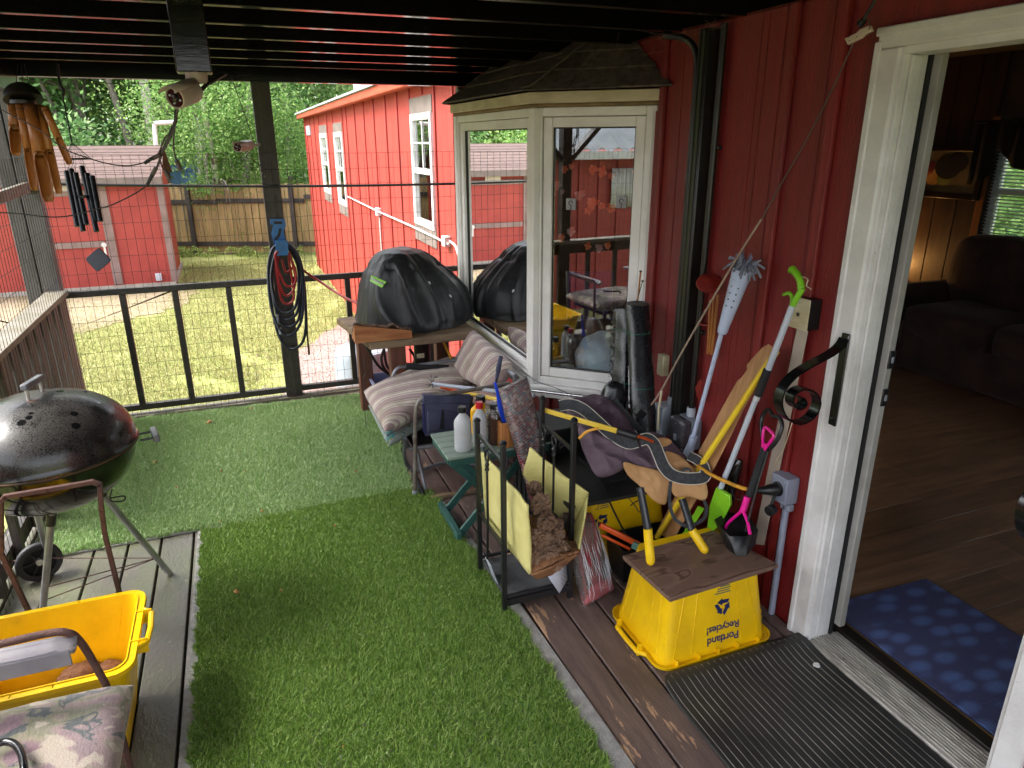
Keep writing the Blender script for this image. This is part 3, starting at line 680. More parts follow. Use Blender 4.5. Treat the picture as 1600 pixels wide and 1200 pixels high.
# grab handles on the casing
def scroll(loc, z, label, yo):
    t = thing('scroll_handle', label, 'handle', loc, 'black scrolled grab handles beside the doorway')
    x0 = XC-.004; y0 = loc[1]
    MB().bb(x0-.006, XC-.0015, y0-.016, y0+.016, z-.30, z+.02).build('back_plate', m_blkg, t, bevel=.004)
    for zz in (z, z-.275): MB().lathe([(.008, 0), (.007, .004), (.0, .006)], (x0-.006, y0, zz), 10, axis=(-1, 0, 0)).build('bolt', m_blkg, t)
    # flat strap that runs out and down, then curls (measured on the left handle)
    px_ = [(1319, 529), (1312, 540), (1296, 553), (1264, 570), (1238, 587), (1221, 608), (1216, 630), (1225, 651), (1245, 660), (1266, 650), (1276, 628), (1268, 611), (1251, 606), (1237, 614), (1234, 628), (1243, 637), (1254, 631), (1252, 621)]
    ref = hp.y-.004; pts = [V((Y(a, b, ref).x, y0, Y(a, b, ref).z-hp.z+z)) for a, b in px_]
    pts = spline(pts, 3); mb = MB(); vs = []; n = len(pts); h = .019; tk = .003
    for i, p in enumerate(pts):
        tn = (pts[min(i+1, n-1)]-pts[max(i-1, 0)]).normalized(); nr = tn.cross(V((0, 1, 0)))
        for sy, sn in ((-h, -tk), (h, -tk), (h, tk), (-h, tk)): vs.append(p+V((0, sy, 0))+nr*sn)
    fs = []
    for i in range(n-1):
        for j in range(4): fs.append((i*4+j, i*4+(j+1) % 4, (i+1)*4+(j+1) % 4, (i+1)*4+j))
    fs += [(3, 2, 1, 0), tuple((n-1)*4+j for j in range(4))]
    mb.add(vs, fs).build('scroll_bar', m_blkg, t, smooth=30)
    return t
m_blkg = mat('glossy black iron', '0c0c0e', '131315', rough=.2, scale=8, bmp=.06, bscale=120, spec=.7)
hp = X(1318, 530, XC-.01)
scroll((XC, hp.y-.004, hp.z-.28), hp.z, 'black iron scroll grab handle on the casing left of the doorway', 0)
scroll((XC, CY0+.012, hp.z-.28), hp.z, 'black iron scroll handle at the right edge of the doorway, mostly out of frame', 0)

# ------------------------------------------------------------------ the room behind the door
RX = 5.6; FZ = .018
room = thing('living_room', None, None, (3.8, 3, 0), kind='structure')
m_panel = mat('dark pine panelling', '4e3826', '3a2a1c', rough=.45, scale=3, stretch=(6, 6, .6), bmp=.2, piece=.2)
m_floor = mat('dark brown laminate', '8f6c52', '5e4636', rough=.38, scale=2.2, stretch=(1, 9, 1), bmp=.12, con=(.3, .7), piece=.22)
MB().bb(1.95, RX+.2, -1.5, 7.2, -.2, 0.0).build('subfloor', m_dark, room)
random.seed(11)
for j in range(34):
    y = -.6+j*.19; off = random.uniform(0, 1.1); x = 2.0-off
    while x < RX:
        a, b2 = max(x, 2.0), min(x+1.2, RX-.005)
        if b2-a > .05: MB().bb(a+.0008, b2-.0008, y+.0012, y+.1888, .001, FZ).build('plank', m_floor, room, bevel=.0012, seg=1)
        x += 1.2
MB().bb(1.937, RX+.2, -1.5, 7.2, 2.40, 2.45).build('ceiling', m_dark, room)
MB().bb(1.937, RX+.2, 7.1, 7.2, 0, 2.40).build('wall', m_dark, room); MB().bb(1.937, RX+.2, -1.5, -1.4, 0, 2.40).build('wall', m_dark, room)
wy1 = X(1522, 395, RX).y; wy0 = wy1-1.15; wz0 = X(1560, 402, RX).z; wz1 = wz0+1.0
MB().bb(RX, RX+.12, wy1, 7.1, 0, 2.40).build('wall', m_dark, room); MB().bb(RX, RX+.12, -1.4, .3, 0, 2.40).build('wall', m_dark, room); MB().bb(RX, RX+.12, 2.0, wy0, 0, 2.40).build('wall', m_dark, room); MB().bb(RX, RX+.12, .3, 2.0, 0, .6).build('wall', m_dark, room); MB().bb(RX, RX+.12, .3, 2.0, 2.1, 2.40).build('wall', m_dark, room); MB().bb(RX+.05, RX+.055, .3, 2.0, .6, 2.1).build('added_window_pane', m_glass, room)  # out of view window opening added to bring daylight onto the floor
MB().bb(RX, RX+.12, wy0, wy1, 0, wz0).build('wall', m_dark, room); MB().bb(RX, RX+.12, wy0, wy1, wz1, 2.40).build('wall', m_dark, room)
y = wy1+.03
while y < 6.6:
    MB().bb(RX-.014, RX-.001, y+.002, y+.196, .0, 2.40).build('wall_plank', m_panel, room, bevel=.004); y += .2
rw = thing('room_window', 'bright window with white blinds behind the sofa', 'window', (RX, (wy0+wy1)/2, wz0))
m_owood = mat('orange window trim', 'a86f3c', '8a5428', rough=.4, scale=4, stretch=(5, 5, .6))
f = MB()
for q in ((wy0, wy0+.05, wz0, wz1), (wy1-.05, wy1, wz0, wz1), (wy0+.05, wy1-.05, wz0, wz0+.05), (wy0+.05, wy1-.05, wz1-.05, wz1), (wy0+.05, wy1-.05, (wz0+wz1)/2-.03, (wz0+wz1)/2+.02)): f.bb(RX+.05, RX+.10, *q)
f.build('frame', m_white, rw, bevel=.004)
MB().bb(RX+.07, RX+.074, wy0+.05, wy1-.05, wz0+.05, wz1-.05).build('pane', m_glass, rw)
MB().bb(RX-.02, RX-.0145, wy1+.0, wy1+.06, wz0-.03, wz1+.05).build('casing', m_owood, rw)
m_slat2 = leafmat('translucent blind slat', 'dfe3e2', 'd5dad9', 'e8ebea', .5)
zz = wz0+.02
slat_me = None
while zz < wz1:
    o = MB().box((RX+.02, (wy0+wy1)/2, zz), (.025, wy1-wy0-.02, .0016), Matrix.Rotation(.45, 3, 'Y')).build('slat', m_slat2, rw); zz += .026
cu = thing('valance', 'dark scalloped curtain valance over the room window', 'curtain', (RX-.08, (wy0+wy1)/2, wz1))
m_cur = mat('dark curtain cloth', '2a2723', '1d1b18', rough=.9, scale=12)
vz = X(1560, 190, RX-.1).z
def cf(u, v):
    y = wy1+.12-u*1.4; zb = vz-.18-.17*abs(cos(u*pi*3.2))**.7*(1) - (.12 if u < .12 else 0); return V((RX-.09+.02*sin(u*70), y, vz*(1-v)+zb*v))
MB().grid(cf, 80, 4).build('cloth', m_cur, cu, solid=.004)
MB().tube([(RX-.09, wy1+.16, vz), (RX-.09, wy0-.2, vz)], .012, 8).build('rod', m_blk, cu)
# picture
p0, p1 = X(1412, 226, RX-.02), X(1531, 312, RX-.02)
pc = thing('framed_picture', 'dark framed still life of fruit hanging on the panelled wall', 'picture', (RX-.02, (p0.y+p1.y)/2, (p0.z+p1.z)/2))
ya, yb2, za, zb_ = p1.y, p0.y, p1.z-.01, p0.z; e = .05
f = MB()
for q in ((ya, ya+e, za, zb_), (yb2-e, yb2, za, zb_), (ya+e, yb2-e, za, za+e), (ya+e, yb2-e, zb_-e, zb_)): f.bb(RX-.05, RX-.015, *q)
f.build('frame', mat('picture frame', '2b1d14', '1c130d', rough=.35), pc, bevel=.006)
MB().bb(RX-.03, RX-.016, ya+e, yb2-e, za+e, zb_-e).build('canvas', mat('ochre canvas', '8a7448', '6d5936', rough=.7, scale=4), pc)
fruit = [('b8572a', .30, .45, .05), ('c98f3a', .42, .30, .055), ('a84a2c', .22, .30, .045), ('8d8f3c', .62, .32, .06), ('c8a04a', .50, .52, .045), ('7a2f22', .34, .62, .05), ('2c2418', .66, .62, .11), ('241e16', .80, .74, .09), ('b56b32', .16, .42, .04)]
for i, (c, u, v, r) in enumerate(fruit):
    q = V((RX-.031-.0006*i, yb2-e-(yb2-ya-2*e)*(.15+.7*(1-u) if False else .12+.75*u), za+e+(zb_-za-2*e)*v))
    MB().prism([q+V((0, cos(a)*r*1.1, sin(a)*r*.9)) for a in np.linspace(0, 2*pi, 14, endpoint=False)], (-.0005, 0, 0)).build('painted_fruit', mat('fruit '+c, c, rough=.7), pc)
# sofa
m_sofa = mat('dark brown plush', '402a25', '2c1c19', rough=.95, scale=5, bmp=.4, bscale=60, sheen=.08)
sf = thing('sofa', 'dark brown plush reclining sofa under the room window', 'sofa', (5.0, 3.2, 0))
def cushion(c, d, seed=0, n=10, puff=.25):
    """rounded block"""
    c = V(c)
    def s(mb):
        m = 14
        for j in range(m+1):
            ph = -pi/2+pi*j/m
            for i in range(20):
                th_ = 2*pi*i/20
                e1 = lambda x, p: math.copysign(abs(x)**p, x)
                x = e1(cos(ph), puff)*e1(cos(th_), puff); y = e1(cos(ph), puff)*e1(sin(th_), puff); z = e1(sin(ph), puff)
                p = V((x*d[0]/2, y*d[1]/2, z*d[2]/2)); p += mnoise.noise_vector((p+V((seed, 0, 0)))*4)*.02
                mb.v.append(c+p)
        for j in range(m):
            for i in range(20): mb.f.append((j*20+i, j*20+(i+1) % 20, (j+1)*20+(i+1) % 20, (j+1)*20+i))
        return mb
    return s(MB())
sx = 4.86
ye = X(1392, 470, 5.0).y
cushion((sx+.42, ye-1.1, .20), (.9, 2.2, .36), 1).build('base', m_sofa, sf, smooth=80)
cushion((sx+.36, ye-.12, .36), (.95, .28, .62), 2, puff=.5).build('arm', m_sofa, sf, smooth=80)
for k in range(2):
    cushion((sx+.30, ye-.62-k*.74, .44), (.80, .76, .26), 3+k, puff=.45).build('seat_cushion', m_sofa, sf, smooth=80)
    cushion((sx+.62, ye-.55-k*.76, .78), (.34, .80, .58), 5+k, puff=.5).build('back_cushion', m_sofa, sf, smooth=80)
    cushion((sx+.02, ye-.62-k*.74, .30), (.12, .72, .36), 7+k, puff=.45).build('footrest', m_sofa, sf, smooth=80)
# small warm lamp glowing behind the sofa arm
lp = X(1352, 440, 5.35)
ll_ = thing('table_lamp', 'small warm lamp glowing beyond the sofa arm, hidden behind the door frame', 'lamp', (lp.x, lp.y, .6))
MB().lathe([(.06, .62), (.02, .66), (.02, lp.z-.1)], (lp.x, lp.y, 0), 12).build('stem', m_blk, ll_)
m_lamp, nt_, b_ = base('lit lamp shade'); b_.inputs['Base Color'].default_value = lin('e0b070'); b_.inputs['Emission Color'].default_value = (1, .45, .1, 1); b_.inputs['Emission Strength'].default_value = .8
MB().lathe([(.11, lp.z-.08), (.07, lp.z+.1)], (lp.x, lp.y, 0), 16).build('shade', m_lamp, ll_)
pl = bpy.data.lights.new('lamp_bulb', 'POINT'); pl.energy = 2.2; pl.color = (1, .5, .15); pl.shadow_soft_size = .05
po = bpy.data.objects.new('lamp_bulb', pl); COL.objects.link(po); po.parent = ll_; po.location = (0, 0, lp.z+.14-.6)
et = thing('end_table', 'low dark end table beyond the sofa arm', 'table', (lp.x, lp.y, 0))
MB().bb(lp.x-.25, lp.x+.2, lp.y-.2, lp.y+.2, .56, .6).build('top', m_dark, et); 
for sx_ in (-.22, .17):
    for sy_ in (-.17, .17): MB().bb(lp.x+sx_-.02, lp.x+sx_+.02, lp.y+sy_-.02, lp.y+sy_+.02, FZ, .559).build('leg', m_dark, et)
# blue rug
rg = thing('blue_rug', 'deep blue door rug with paler petal shaped patches just inside the doorway', 'rug', (2.25, 1.3, FZ))
m_rug, nt_, b_ = base('blue rug pile'); setup(nt_, b_, .95, 0, .2, sheen=.3)
c_ = coords(nt_, (1, 1, 1), (0, 0, .35)); vo = N(nt_, 'ShaderNodeTexVoronoi', feature='F1'); vo.inputs['Scale'].default_value = 11.5; vo.inputs['Randomness'].default_value = .6
c2_ = coords(nt_, (.72, 1.25, 1), (0, 0, .35)); nt_.links.new(c2_, vo.inputs['Vector'])
fz = noise_(nt_, coords(nt_), 260, 3, .7)
pet = ramp(nt_, vo.outputs['Distance'], [(.20, (1, 1, 1, 1)), (.48, (0, 0, 0, 1))])
cc = mixc(nt_, pet, lin('07185c'), lin('4a6cb0')); nt_.links.new(mixc(nt_, ramp(nt_, fz, [(.35, (0, 0, 0, 1)), (.65, (1, 1, 1, 1))]), cc, mixc(nt_, .5, cc, lin('0a1860'))), b_.inputs['Base Color']); bump(nt_, b_, fz, .9, .01)
MB().prism([(2.005, JY0-.35, FZ+.001), (2.005, 1.735, FZ+.001), (2.53, 1.72, FZ+.001), (2.55, JY0-.35, FZ+.001)], (0, 0, .012)).build('pile', m_rug, rg, bevel=.004)
# ================================================================== yard beyond the railing
m_fence = mat('cedar fence board', 'b09468', '8d7550', rough=.8, scale=2.5, stretch=(5, 5, .6), bmp=.3, piece=.16)
m_frail = mat('dark fence rail', '453d3b', '352f2e', rough=.7, scale=3)
fence = thing('wood_fence', 'tall cedar board fence with dark rails across the back of the yard', 'fence', (0, 20.8, G))
pa, pb = V((-.74, 21.24, G)), V((1.74, 20.21, G)); fd = (pb-pa).normalized(); fn = V((fd.y, -fd.x, 0))   # towards the camera
fo = pa-fd*1.9; FL = 6.6; FH = 1.83
u = 0; random.seed(5)
Rf = Matrix((fd, V((-fd.y, fd.x, 0)), V((0, 0, 1)))).transposed()
while u < FL:
    c = fo+fd*(u+.09)-fn*.03; h = FH+random.uniform(-.02, .02)
    MB().box(c+V((0, 0, .06+h/2)), (.17, .018, h), Rf).build('fence_board', m_fence, fence); u += .188
for px in (298, 458):
    d = ray(px, 330); t = ((pa-EYE).dot(fn))/d.dot(fn); q = EYE+d*t; MB().box(V((q.x, q.y, G+.95))+fn*.05, (.11, .09, 1.9), Rf).build('fence_post', m_frail, fence)
for u0, u1, zz in ((0.2, 2.25, 1.42), (2.25, 4.65, 1.45), (4.65, 6.5, 1.55), (0.2, 6.5, .3)):
    a, b2 = fo+fd*u0+fn*.0, fo+fd*u1+fn*.0; MB().bar(a+V((0, 0, zz)), b2+V((0, 0, zz)), .04, .12).build('fence_rail', m_frail, fence)
# shed
m_shroof = mat('pinkish brown shed shingles', '624e48', '54433e', rough=.9, scale=8, con=(.3, .7), bmp=.4, bscale=60, piece=.08)
m_shedred = mat('shed red paint', 'a34038', '933630', rough=.6, scale=2, bmp=.1)
shed = thing('garden_shed', 'low red garden shed with grey brown trim and a wide shingled roof', 'shed', (-3.2, 17.5, G))
SY = 16.75; sxr = Y(272, 445, SY).x; sxl = -6.2; szt = Y(150, 287, SY).z
MB().bb(sxl, sxr, SY, SY+2.7, G+.10, szt).build('wall', m_shedred, shed)
MB().bb(sxl-.05, sxr+.05, SY-.03, SY+2.75, G-.02, G+.0995).build('foundation', mat('pale foundation', 'a9a49a', '8f897e', rough=.8), shed)
ry = SY+1.35; rz = Y(120, 229, ry).z; ez = Y(120, 281, SY-.25).z
for j in range(9):
    a0, a1 = j/9, (j+1.1)/9; y0_, y1_ = SY-.25+(ry-SY+.25)*a0, SY-.25+(ry-SY+.25)*min(a1, 1); z0_, z1_ = ez+(rz-ez)*a0, ez+(rz-ez)*min(a1, 1)
    MB().hexa([(sxl-.2, y0_, z0_+.005), (sxr+.12, y0_, z0_+.005), (sxr+.12, y1_, z1_), (sxl-.2, y1_, z1_)], [(sxl-.2, y0_, z0_+.020), (sxr+.12, y0_, z0_+.020), (sxr+.12, y1_, z1_+.01), (sxl-.2, y1_, z1_+.01)]).build('shingle_course', m_shroof, shed, smooth=0)
MB().prism([(sxl-.2, ry, rz), (sxl-.2, SY+3, ez), (sxr+.12, SY+3, ez), (sxr+.12, ry, rz)], (0, 0, .02)).build('rear_roof', m_shroof, shed)
MB().prism([(sxr-.02, SY, szt), (sxr-.02, SY+2.7, szt), (sxr-.02, ry, rz-.03)], (.02, 0, 0)).build('gable', m_shedred, shed)
MB().bb(sxl-.2, sxr+.12, SY-.27, SY-.245, ez-.12, ez+.03).build('eave_board', m_trimg, shed)
m_strim = mat('shed trim', '8a7672', '77655f', rough=.6, scale=3, bmp=.1)
def strip(x0, y0, x1, y1, wd, nm='trim'):
    a, b2 = Y(x0, y0, SY-.015), Y(x1, y1, SY-.015)
    if abs(b2.z-a.z) > abs(b2.x-a.x): c = (a.x+b2.x)/2; MB().bb(c-wd/2, c+wd/2, SY-.03, SY-.0005, min(a.z, b2.z), max(a.z, b2.z)).build(nm, m_strim, shed)
    else: c = (a.z+b2.z)/2; MB().bb(a.x, b2.x, SY-.034, SY-.0006, c-wd/2, c+wd/2).build(nm, m_strim, shed)
zlo = G+.12
def vstrip(px, py, wd): 
    x = Y(px, py, SY).x; MB().bb(x-wd/2, x+wd/2, SY-.03, SY-.0005, zlo, szt-.02).build('trim', m_strim, shed)
vstrip(172, 370, .17); vstrip(264, 380, .13); vstrip(32, 370, .16)
xa, xb = Y(42, 300, SY).x, Y(160, 300, SY).x
for py in (302, 384): z = Y(100, py, SY).z; MB().bb(Y(42, 370, SY).x, Y(162, 370, SY).x, SY-.034, SY-.0006, z-.06, z+.06).build('trim', m_strim, shed)
q = Y(95, 295, SY-.04); MB().bb(q.x-.18, q.x+.22, SY-.06, SY-.035, q.z-.05, q.z+.05).build('sign', m_white, shed)
q = Y(163, 385, SY-.04); MB().lathe([(.05, 0), (.05, .02)], (q.x, SY-.036, q.z+.03), 12, axis=(0, -1, 0)).build('latch', m_white, shed); MB().bb(q.x-.02, q.x+.02, SY-.05, SY-.037, q.z-.2, q.z-.02).build('latch_arm', m_white, shed)
q = Y(248, 432, SY-.04); MB().bb(q.x-.06, q.x+.06, SY-.08, SY-.001, q.z-.09, q.z+.07).build('outlet_box', m_lgrey, shed, bevel=.01)
MB().bb(sxr, sxr+.006, SY+.02, SY+.12, zlo, szt).build('trim', m_strim, shed)
# plumbing pipe standing by the shed
pp = thing('white_pipe', 'white plastic pipe with an elbow standing behind the shed corner', 'pipe', Y(245, 280, 18.5))
MB().tube([Y(250, 300, 18.5), Y(241, 194, 18.5)], .045, 10).build('riser', m_white, pp)
MB().tube([Y(241, 193, 18.5), Y(272, 191, 18.5)], .05, 10).build('elbow', m_white, pp)
# pale blue neighbour building
bb_ = thing('blue_building', 'small pale blue outbuilding half hidden behind the shed and leaves', 'outbuilding', Y(285, 290, 27))
a, b2 = Y(252, 300, 27), Y(321, 243, 27)
MB().bb(a.x, b2.x, 27, 29, G, b2.z).build('wall', mat('pale blue siding', '7fa3d0', '7096c6', rough=.6), bb_)
MB().bb(a.x-.1, b2.x+.1, 26.9, 29.1, b2.z+.001, b2.z+.1).build('roof', m_lgrey, bb_)
MB().bb(b2.x-.05, b2.x+.01, 26.96, 26.995, G, b2.z-.01).build('corner_board', m_white, bb_)
far_ = thing('far_house', 'white gabled house far behind the trees', 'house', Y(440, 200, 44))
a, b2 = Y(418, 245, 44), Y(480, 200, 44)
MB().bb(a.x, b2.x+1, 44, 50, G, b2.z-.5).build('wall', m_white, far_)
MB().hexa([(a.x-.4, 43.6, b2.z-.5), (b2.x+2, 43.6, b2.z-.5), (b2.x+2, 47, b2.z+1), (a.x-.4, 47, b2.z+1)], [(a.x-.4, 43.6, b2.z-.4), (b2.x+2, 43.6, b2.z-.4), (b2.x+2, 47, b2.z+1.1), (a.x-.4, 47, b2.z+1.1)]).build('roof', mat('pale metal far roof', 'a9b6c6', '98a6b8', rough=.4), far_)

# ------------------------------------------------------------------ trees
m_lf = [leafmat('leaves fresh green', '5f8a44', '82a85a', 'a8c07a', .5), leafmat('leaves mid green', '4e7a44', '6f9658', '94ae7c', .5), leafmat('leaves yellow green', '7c9648', '9cae60', 'b8c286', .5), leafmat('leaves deep green', '5a7a46', '7c9860', 'a0b284', .5)]
m_bark = mat('grey fir bark', '8f857c', '5f564f', rough=.9, scale=6, stretch=(3, 3, 1), con=(.35, .6), bmp=.8, bscale=20)
m_birch = mat('pale birch bark', 'cfc8bd', 'a39a8e', rough=.8, scale=8, stretch=(1, 1, 3), chip='4a433c', chipscale=7, chipthr=(.6, .63), bmp=.3)
def crown(cen, rad, n, size, seed, clumps=60, hollow=.35, droop=0):
    r = np.random.default_rng(seed)
    cc = r.normal(size=(clumps, 3)); cc /= np.linalg.norm(cc, axis=1)[:, None]; cc *= (hollow+(1-hollow)*r.random(clumps)**.6)[:, None]
    cr = r.uniform(.13, .32, clumps)
    k = r.integers(0, clumps, n); p = cc[k]+r.normal(size=(n, 3))*cr[k][:, None]*np.array([1, 1, .55])[None]
    if droop: p[:, 2] -= droop*(p[:, 0]**2+p[:, 1]**2)
    p = p*np.array(rad)[None]+np.array(cen)[None]
    s = size*r.uniform(.6, 1.3, n)
    nrm = r.normal(size=(n, 3))+np.array([0, -.3, .7]); nrm /= np.linalg.norm(nrm, axis=1)[:, None]
    t = np.cross(nrm, r.normal(size=(n, 3))); t /= np.linalg.norm(t, axis=1)[:, None]; b = np.cross(nrm, t)
    t = t*s[:, None]; b = b*(s*.55)[:, None]
    q = np.stack([p-t, p+b, p+t, p-b], 1); return q.reshape(-1, 3)
def tree(loc, h, rad, n, size, seed, label, lm, bark=m_bark, tr=.16, name='broadleaf_tree', zc=.6, lean=0, bare=0, limbs=7):
    t = thing(name, label, 'tree', loc, 'trees of the woods behind the fence')
    random.seed(seed); L = V(loc); pts = [L+V((lean*h*(k/8)**1.3+random.uniform(-.06, .06)*h*.1, random.uniform(-.05, .05)*h*.1, h*k/8*.95)) for k in range(9)]
    mb = MB(); pts = [pts[0]-V((0, 0, .1))]+pts[1:]
    mb.tube(pts, [tr*(1-.75*k/8) for k in range(9)], 9)
    mb.build('trunk', bark, t)
    mb = MB()
    for i in range(limbs):
        k = random.randint(3, 7); a = random.uniform(0, 2*pi); r = rad[0]*random.uniform(.5, .9)
        p = pts[k]; mb.tube(spline([p, p+V((cos(a)*r*.5, sin(a)*r*.5, r*.25)), p+V((cos(a)*r, sin(a)*r, r*.3))], 3), [tr*.35*(1-j/8) for j in range(7)], 5)
    mb.build('limbs', bark, t)
    q = crown((lean*h*.7, 0, h*zc), rad, n, size, seed)
    o = nmesh('crown', q, np.arange(len(q)).reshape(-1, 4), lm, t)
    return t
# a far wall of woods, one mass, then the trees one can tell apart
r_ = np.random.default_rng(3); qs = []
for i in range(34):
    a = -75+i*4.4; R0 = 46+r_.uniform(-4, 5); cx, cy = sin(R_(a))*R0, cos(R_(a))*R0
    hh = r_.uniform(11, 16); qs.append(crown((cx, cy, G+hh*.48), (3.8, 3.2, hh*.55), 5200, .19, 100+i, clumps=90, hollow=.1))
q = np.concatenate(qs); o = nmesh('far_woods', q, np.arange(len(q)).reshape(-1, 4), m_lf[3]); o['kind'] = 'stuff'; tag(o, 'deep green mass of woods far behind the yard', 'woods')
spec = [(-17, 30, 13, 3.6, 0, 'broad fresh green tree at the far left behind the shed roof'), (-13, 27, 12, 3.0, 2, 'yellow green tree behind the bamboo chime'), (-10.5, 33, 14, 3.6, 1, 'mid green tree standing deep behind the shed'),
        (-8.2, 26, 12, 2.6, 0, 'fresh green tree behind the left half of the shed roof'), (-5.6, 29, 13, 2.9, 2, 'yellow green tree behind the shed roof middle'), (-3.9, 25.5, 12, 2.4, 1, 'mid green tree behind the security camera'),
        (-1.6, 31, 14, 3.0, 0, 'fresh green tree left of the middle post'), (.6, 27, 12, 2.6, 1, 'mid green tree beyond the fence right of the middle post'), (2.6, 33, 14, 3.4, 0, 'fresh green tree rising over the pale house roof'), (5.5, 30, 13, 3.2, 3, 'deep green tree above the red house roof'),
        (-20, 22, 11, 3.2, 1, 'mid green tree far to the left of the shed')]
for i, (x, y, h, r, k, lab) in enumerate(spec):
    tree((x, y, G), h, (r, r*.9, h*.46), 15000, .105, 20+i, lab, m_lf[k], tr=.2, zc=.52)
def barepole(px0, py0, px1, py1, d, r, lab):
    a, b2 = Y(px0, py0, d), Y(px1, py1, d); dr = (a-b2)
    b3 = a+dr*((a.z-G)/(-dr.z)) if dr.z < 0 else a
    t = thing('bare_trunk', lab, 'tree', (b3.x, b3.y, G), 'pale trunks among the leaves')
    top = b2+(b2-a)*1.6
    MB().tube([b3+(top-b3)*k/7+V((random.uniform(-.05, .05), 0, 0))*(0 < k < 7) for k in range(8)], [r*(1-.45*k/7) for k in range(8)], 9).build('trunk', m_birch if r > .12 else m_bark, t)
    q = crown((top.x-b3.x, 0, top.z-G), (1.6, 1.4, 1.6), 2500, .10, int(px0), clumps=20); nmesh('crown', q, np.arange(len(q)).reshape(-1, 4), m_lf[1], t)
barepole(240, 232, 225, 130, 23.6, .17, 'thick pale leaning trunk right of the shed ridge')
barepole(206, 232, 180, 150, 24, .12, 'thinner pale leaning trunk behind the shed roof')
barepole(108, 232, 76, 160, 24.5, .08, 'slim pale leaning trunk behind the bamboo chime')
barepole(318, 280, 300, 150, 24.2, .17, 'grey trunk standing behind the blue outbuilding')
for i, (px0, px1, dd, rr_, lab) in enumerate([(60, 40, 25, .10, 'pale trunk just right of the corner post'), (135, 128, 26, .09, 'slender upright pale trunk behind the middle of the shed roof'), (165, 150, 27, .07, 'slender pale trunk left of the forked pair'), (262, 258, 25.2, .08, 'slender pale trunk behind the white pipe'), (385, 392, 24, .12, 'grey trunk left of the middle post'), (452, 447, 25, .10, 'grey trunk right of the middle post'), (350, 345, 26, .08, 'thin grey trunk behind the small birch')]):
    barepole(px0, 250, px1, 130, dd, rr_, lab)
# low brush and hedge behind the shed and fence
for i, (x, y, r, h, k) in enumerate([(-9, 20.4, 1.6, 2.0, 1), (-6, 20.6, 1.5, 2.1, 0), (-3.6, 20.8, 1.3, 2.0, 1), (3.9, 24, 2, 2.6, 0), (.6, 24, 1.6, 1.2, 2)]):
    q = crown((0, 0, h*.8), (r, r*.7, h*.9), 6500, .075, 60+i, clumps=30, hollow=.1); t = thing('bush', ['leafy bush behind the shed at far left', 'leafy bush behind the shed left of the chimes', 'leafy bush behind the shed roof near the pale trunks', 'green bush beyond the fence behind the red house', 'low yellow green bush behind the fence'][i], 'bush', (x, y, G))
    MB().tube([(x, y, G-.1), (x+.05, y, G+h*.8)], [.04, .015], 6).build('stem', m_bark, t); nmesh('leaves', q, np.arange(len(q)).reshape(-1, 4), m_lf[k], t)
# birch in the yard in front of the fence
bx = Z(357, 396, G); 
bt = thing('birch_tree', 'small white birch with drooping leaves standing before the cedar fence', 'tree', bx)
tp = [bx-V((0, 0, .1)), Y(352, 345, bx.y), Y(341, 300, bx.y), Y(335, 260, bx.y), Y(322, 190, bx.y), Y(312, 120, bx.y), Y(305, 40, bx.y)]
MB().tube(spline(tp, 3), list(np.linspace(.115, .05, 19)), 9).build('trunk', m_birch, bt)
mb = MB(); random.seed(9)
for i in range(16):
    k = random.randint(2, 6); p = tp[k]; a = random.uniform(0, 2*pi); r = random.uniform(.6, 1.9); e = p+V((cos(a)*r, sin(a)*r*.7, .2)); mb.tube(spline([p, p.lerp(e, .5)+V((0, 0, .25)), e, e+V((cos(a)*.15, 0, -.55))], 3), list(np.linspace(.03, .006, 10)), 5)
mb.build('limbs', m_bark, bt)
q = np.concatenate([crown((Y(340, 225, bx.y).x-bx.x, 0, Y(340, 205, bx.y).z-G), (1.75, 1.3, 1.35), 9000, .042, 77, clumps=70, hollow=.15),
                    crown((Y(425, 225, bx.y).x-bx.x, 0, Y(425, 215, bx.y).z-G), (1.2, 1, 1.3), 5000, .042, 80, clumps=40, hollow=.15),
                    crown((Y(345, 290, bx.y).x-bx.x, -.1, Y(340, 295, bx.y).z-G), (.85, .6, .6), 2200, .04, 78, clumps=26),
                    crown((Y(375, 365, bx.y).x-bx.x, -.1, Y(375, 365, bx.y).z-G), (.3, .25, .22), 420, .035, 79, clumps=8),
                    crown((Y(330, 120, bx.y).x-bx.x, -.1, 4.4), (2.2, 1.6, 1.6), 7000, .045, 81, clumps=60)])
nmesh('crown', q, np.arange(len(q)).reshape(-1, 4), m_lf[0], bt)
# weeds along the fence foot
q = []
r_ = np.random.default_rng(12)
for i in range(26):
    p = fo+fd*r_.uniform(.6, 6.2)+fn*r_.uniform(.1, .5); q.append(crown((p.x, p.y, G+.12), (.22, .18, .16), 120, .03, 200+i, clumps=6))
q = np.concatenate(q); o = nmesh('weeds', q, np.arange(len(q)).reshape(-1, 4), m_lf[2]); o['kind'] = 'stuff'; tag(o, 'low weeds growing along the foot of the cedar fence', 'weeds')
# greenery outside the room window
for i, (x, y) in enumerate(((9.5, 6.8), (9.0, 3.6), (12, 9.5))):
    q = crown((0, 0, 1.9), (1.8, 1.8, 2.2), 8000, .07, 90+i, clumps=50, hollow=.1); t = thing('shrub', ['tall light green shrub outside the room window, left', 'tall light green shrub outside the room window, right', 'light green shrub further off outside the room window'][i], 'shrub', (x, y, G))
    MB().tube([(x, y, G-.1), (x+.1, y, G+1.9)], [.06, .02], 6).build('stem', m_bark, t); nmesh('leaves', q, np.arange(len(q)).reshape(-1, 4), m_lf[0], t)

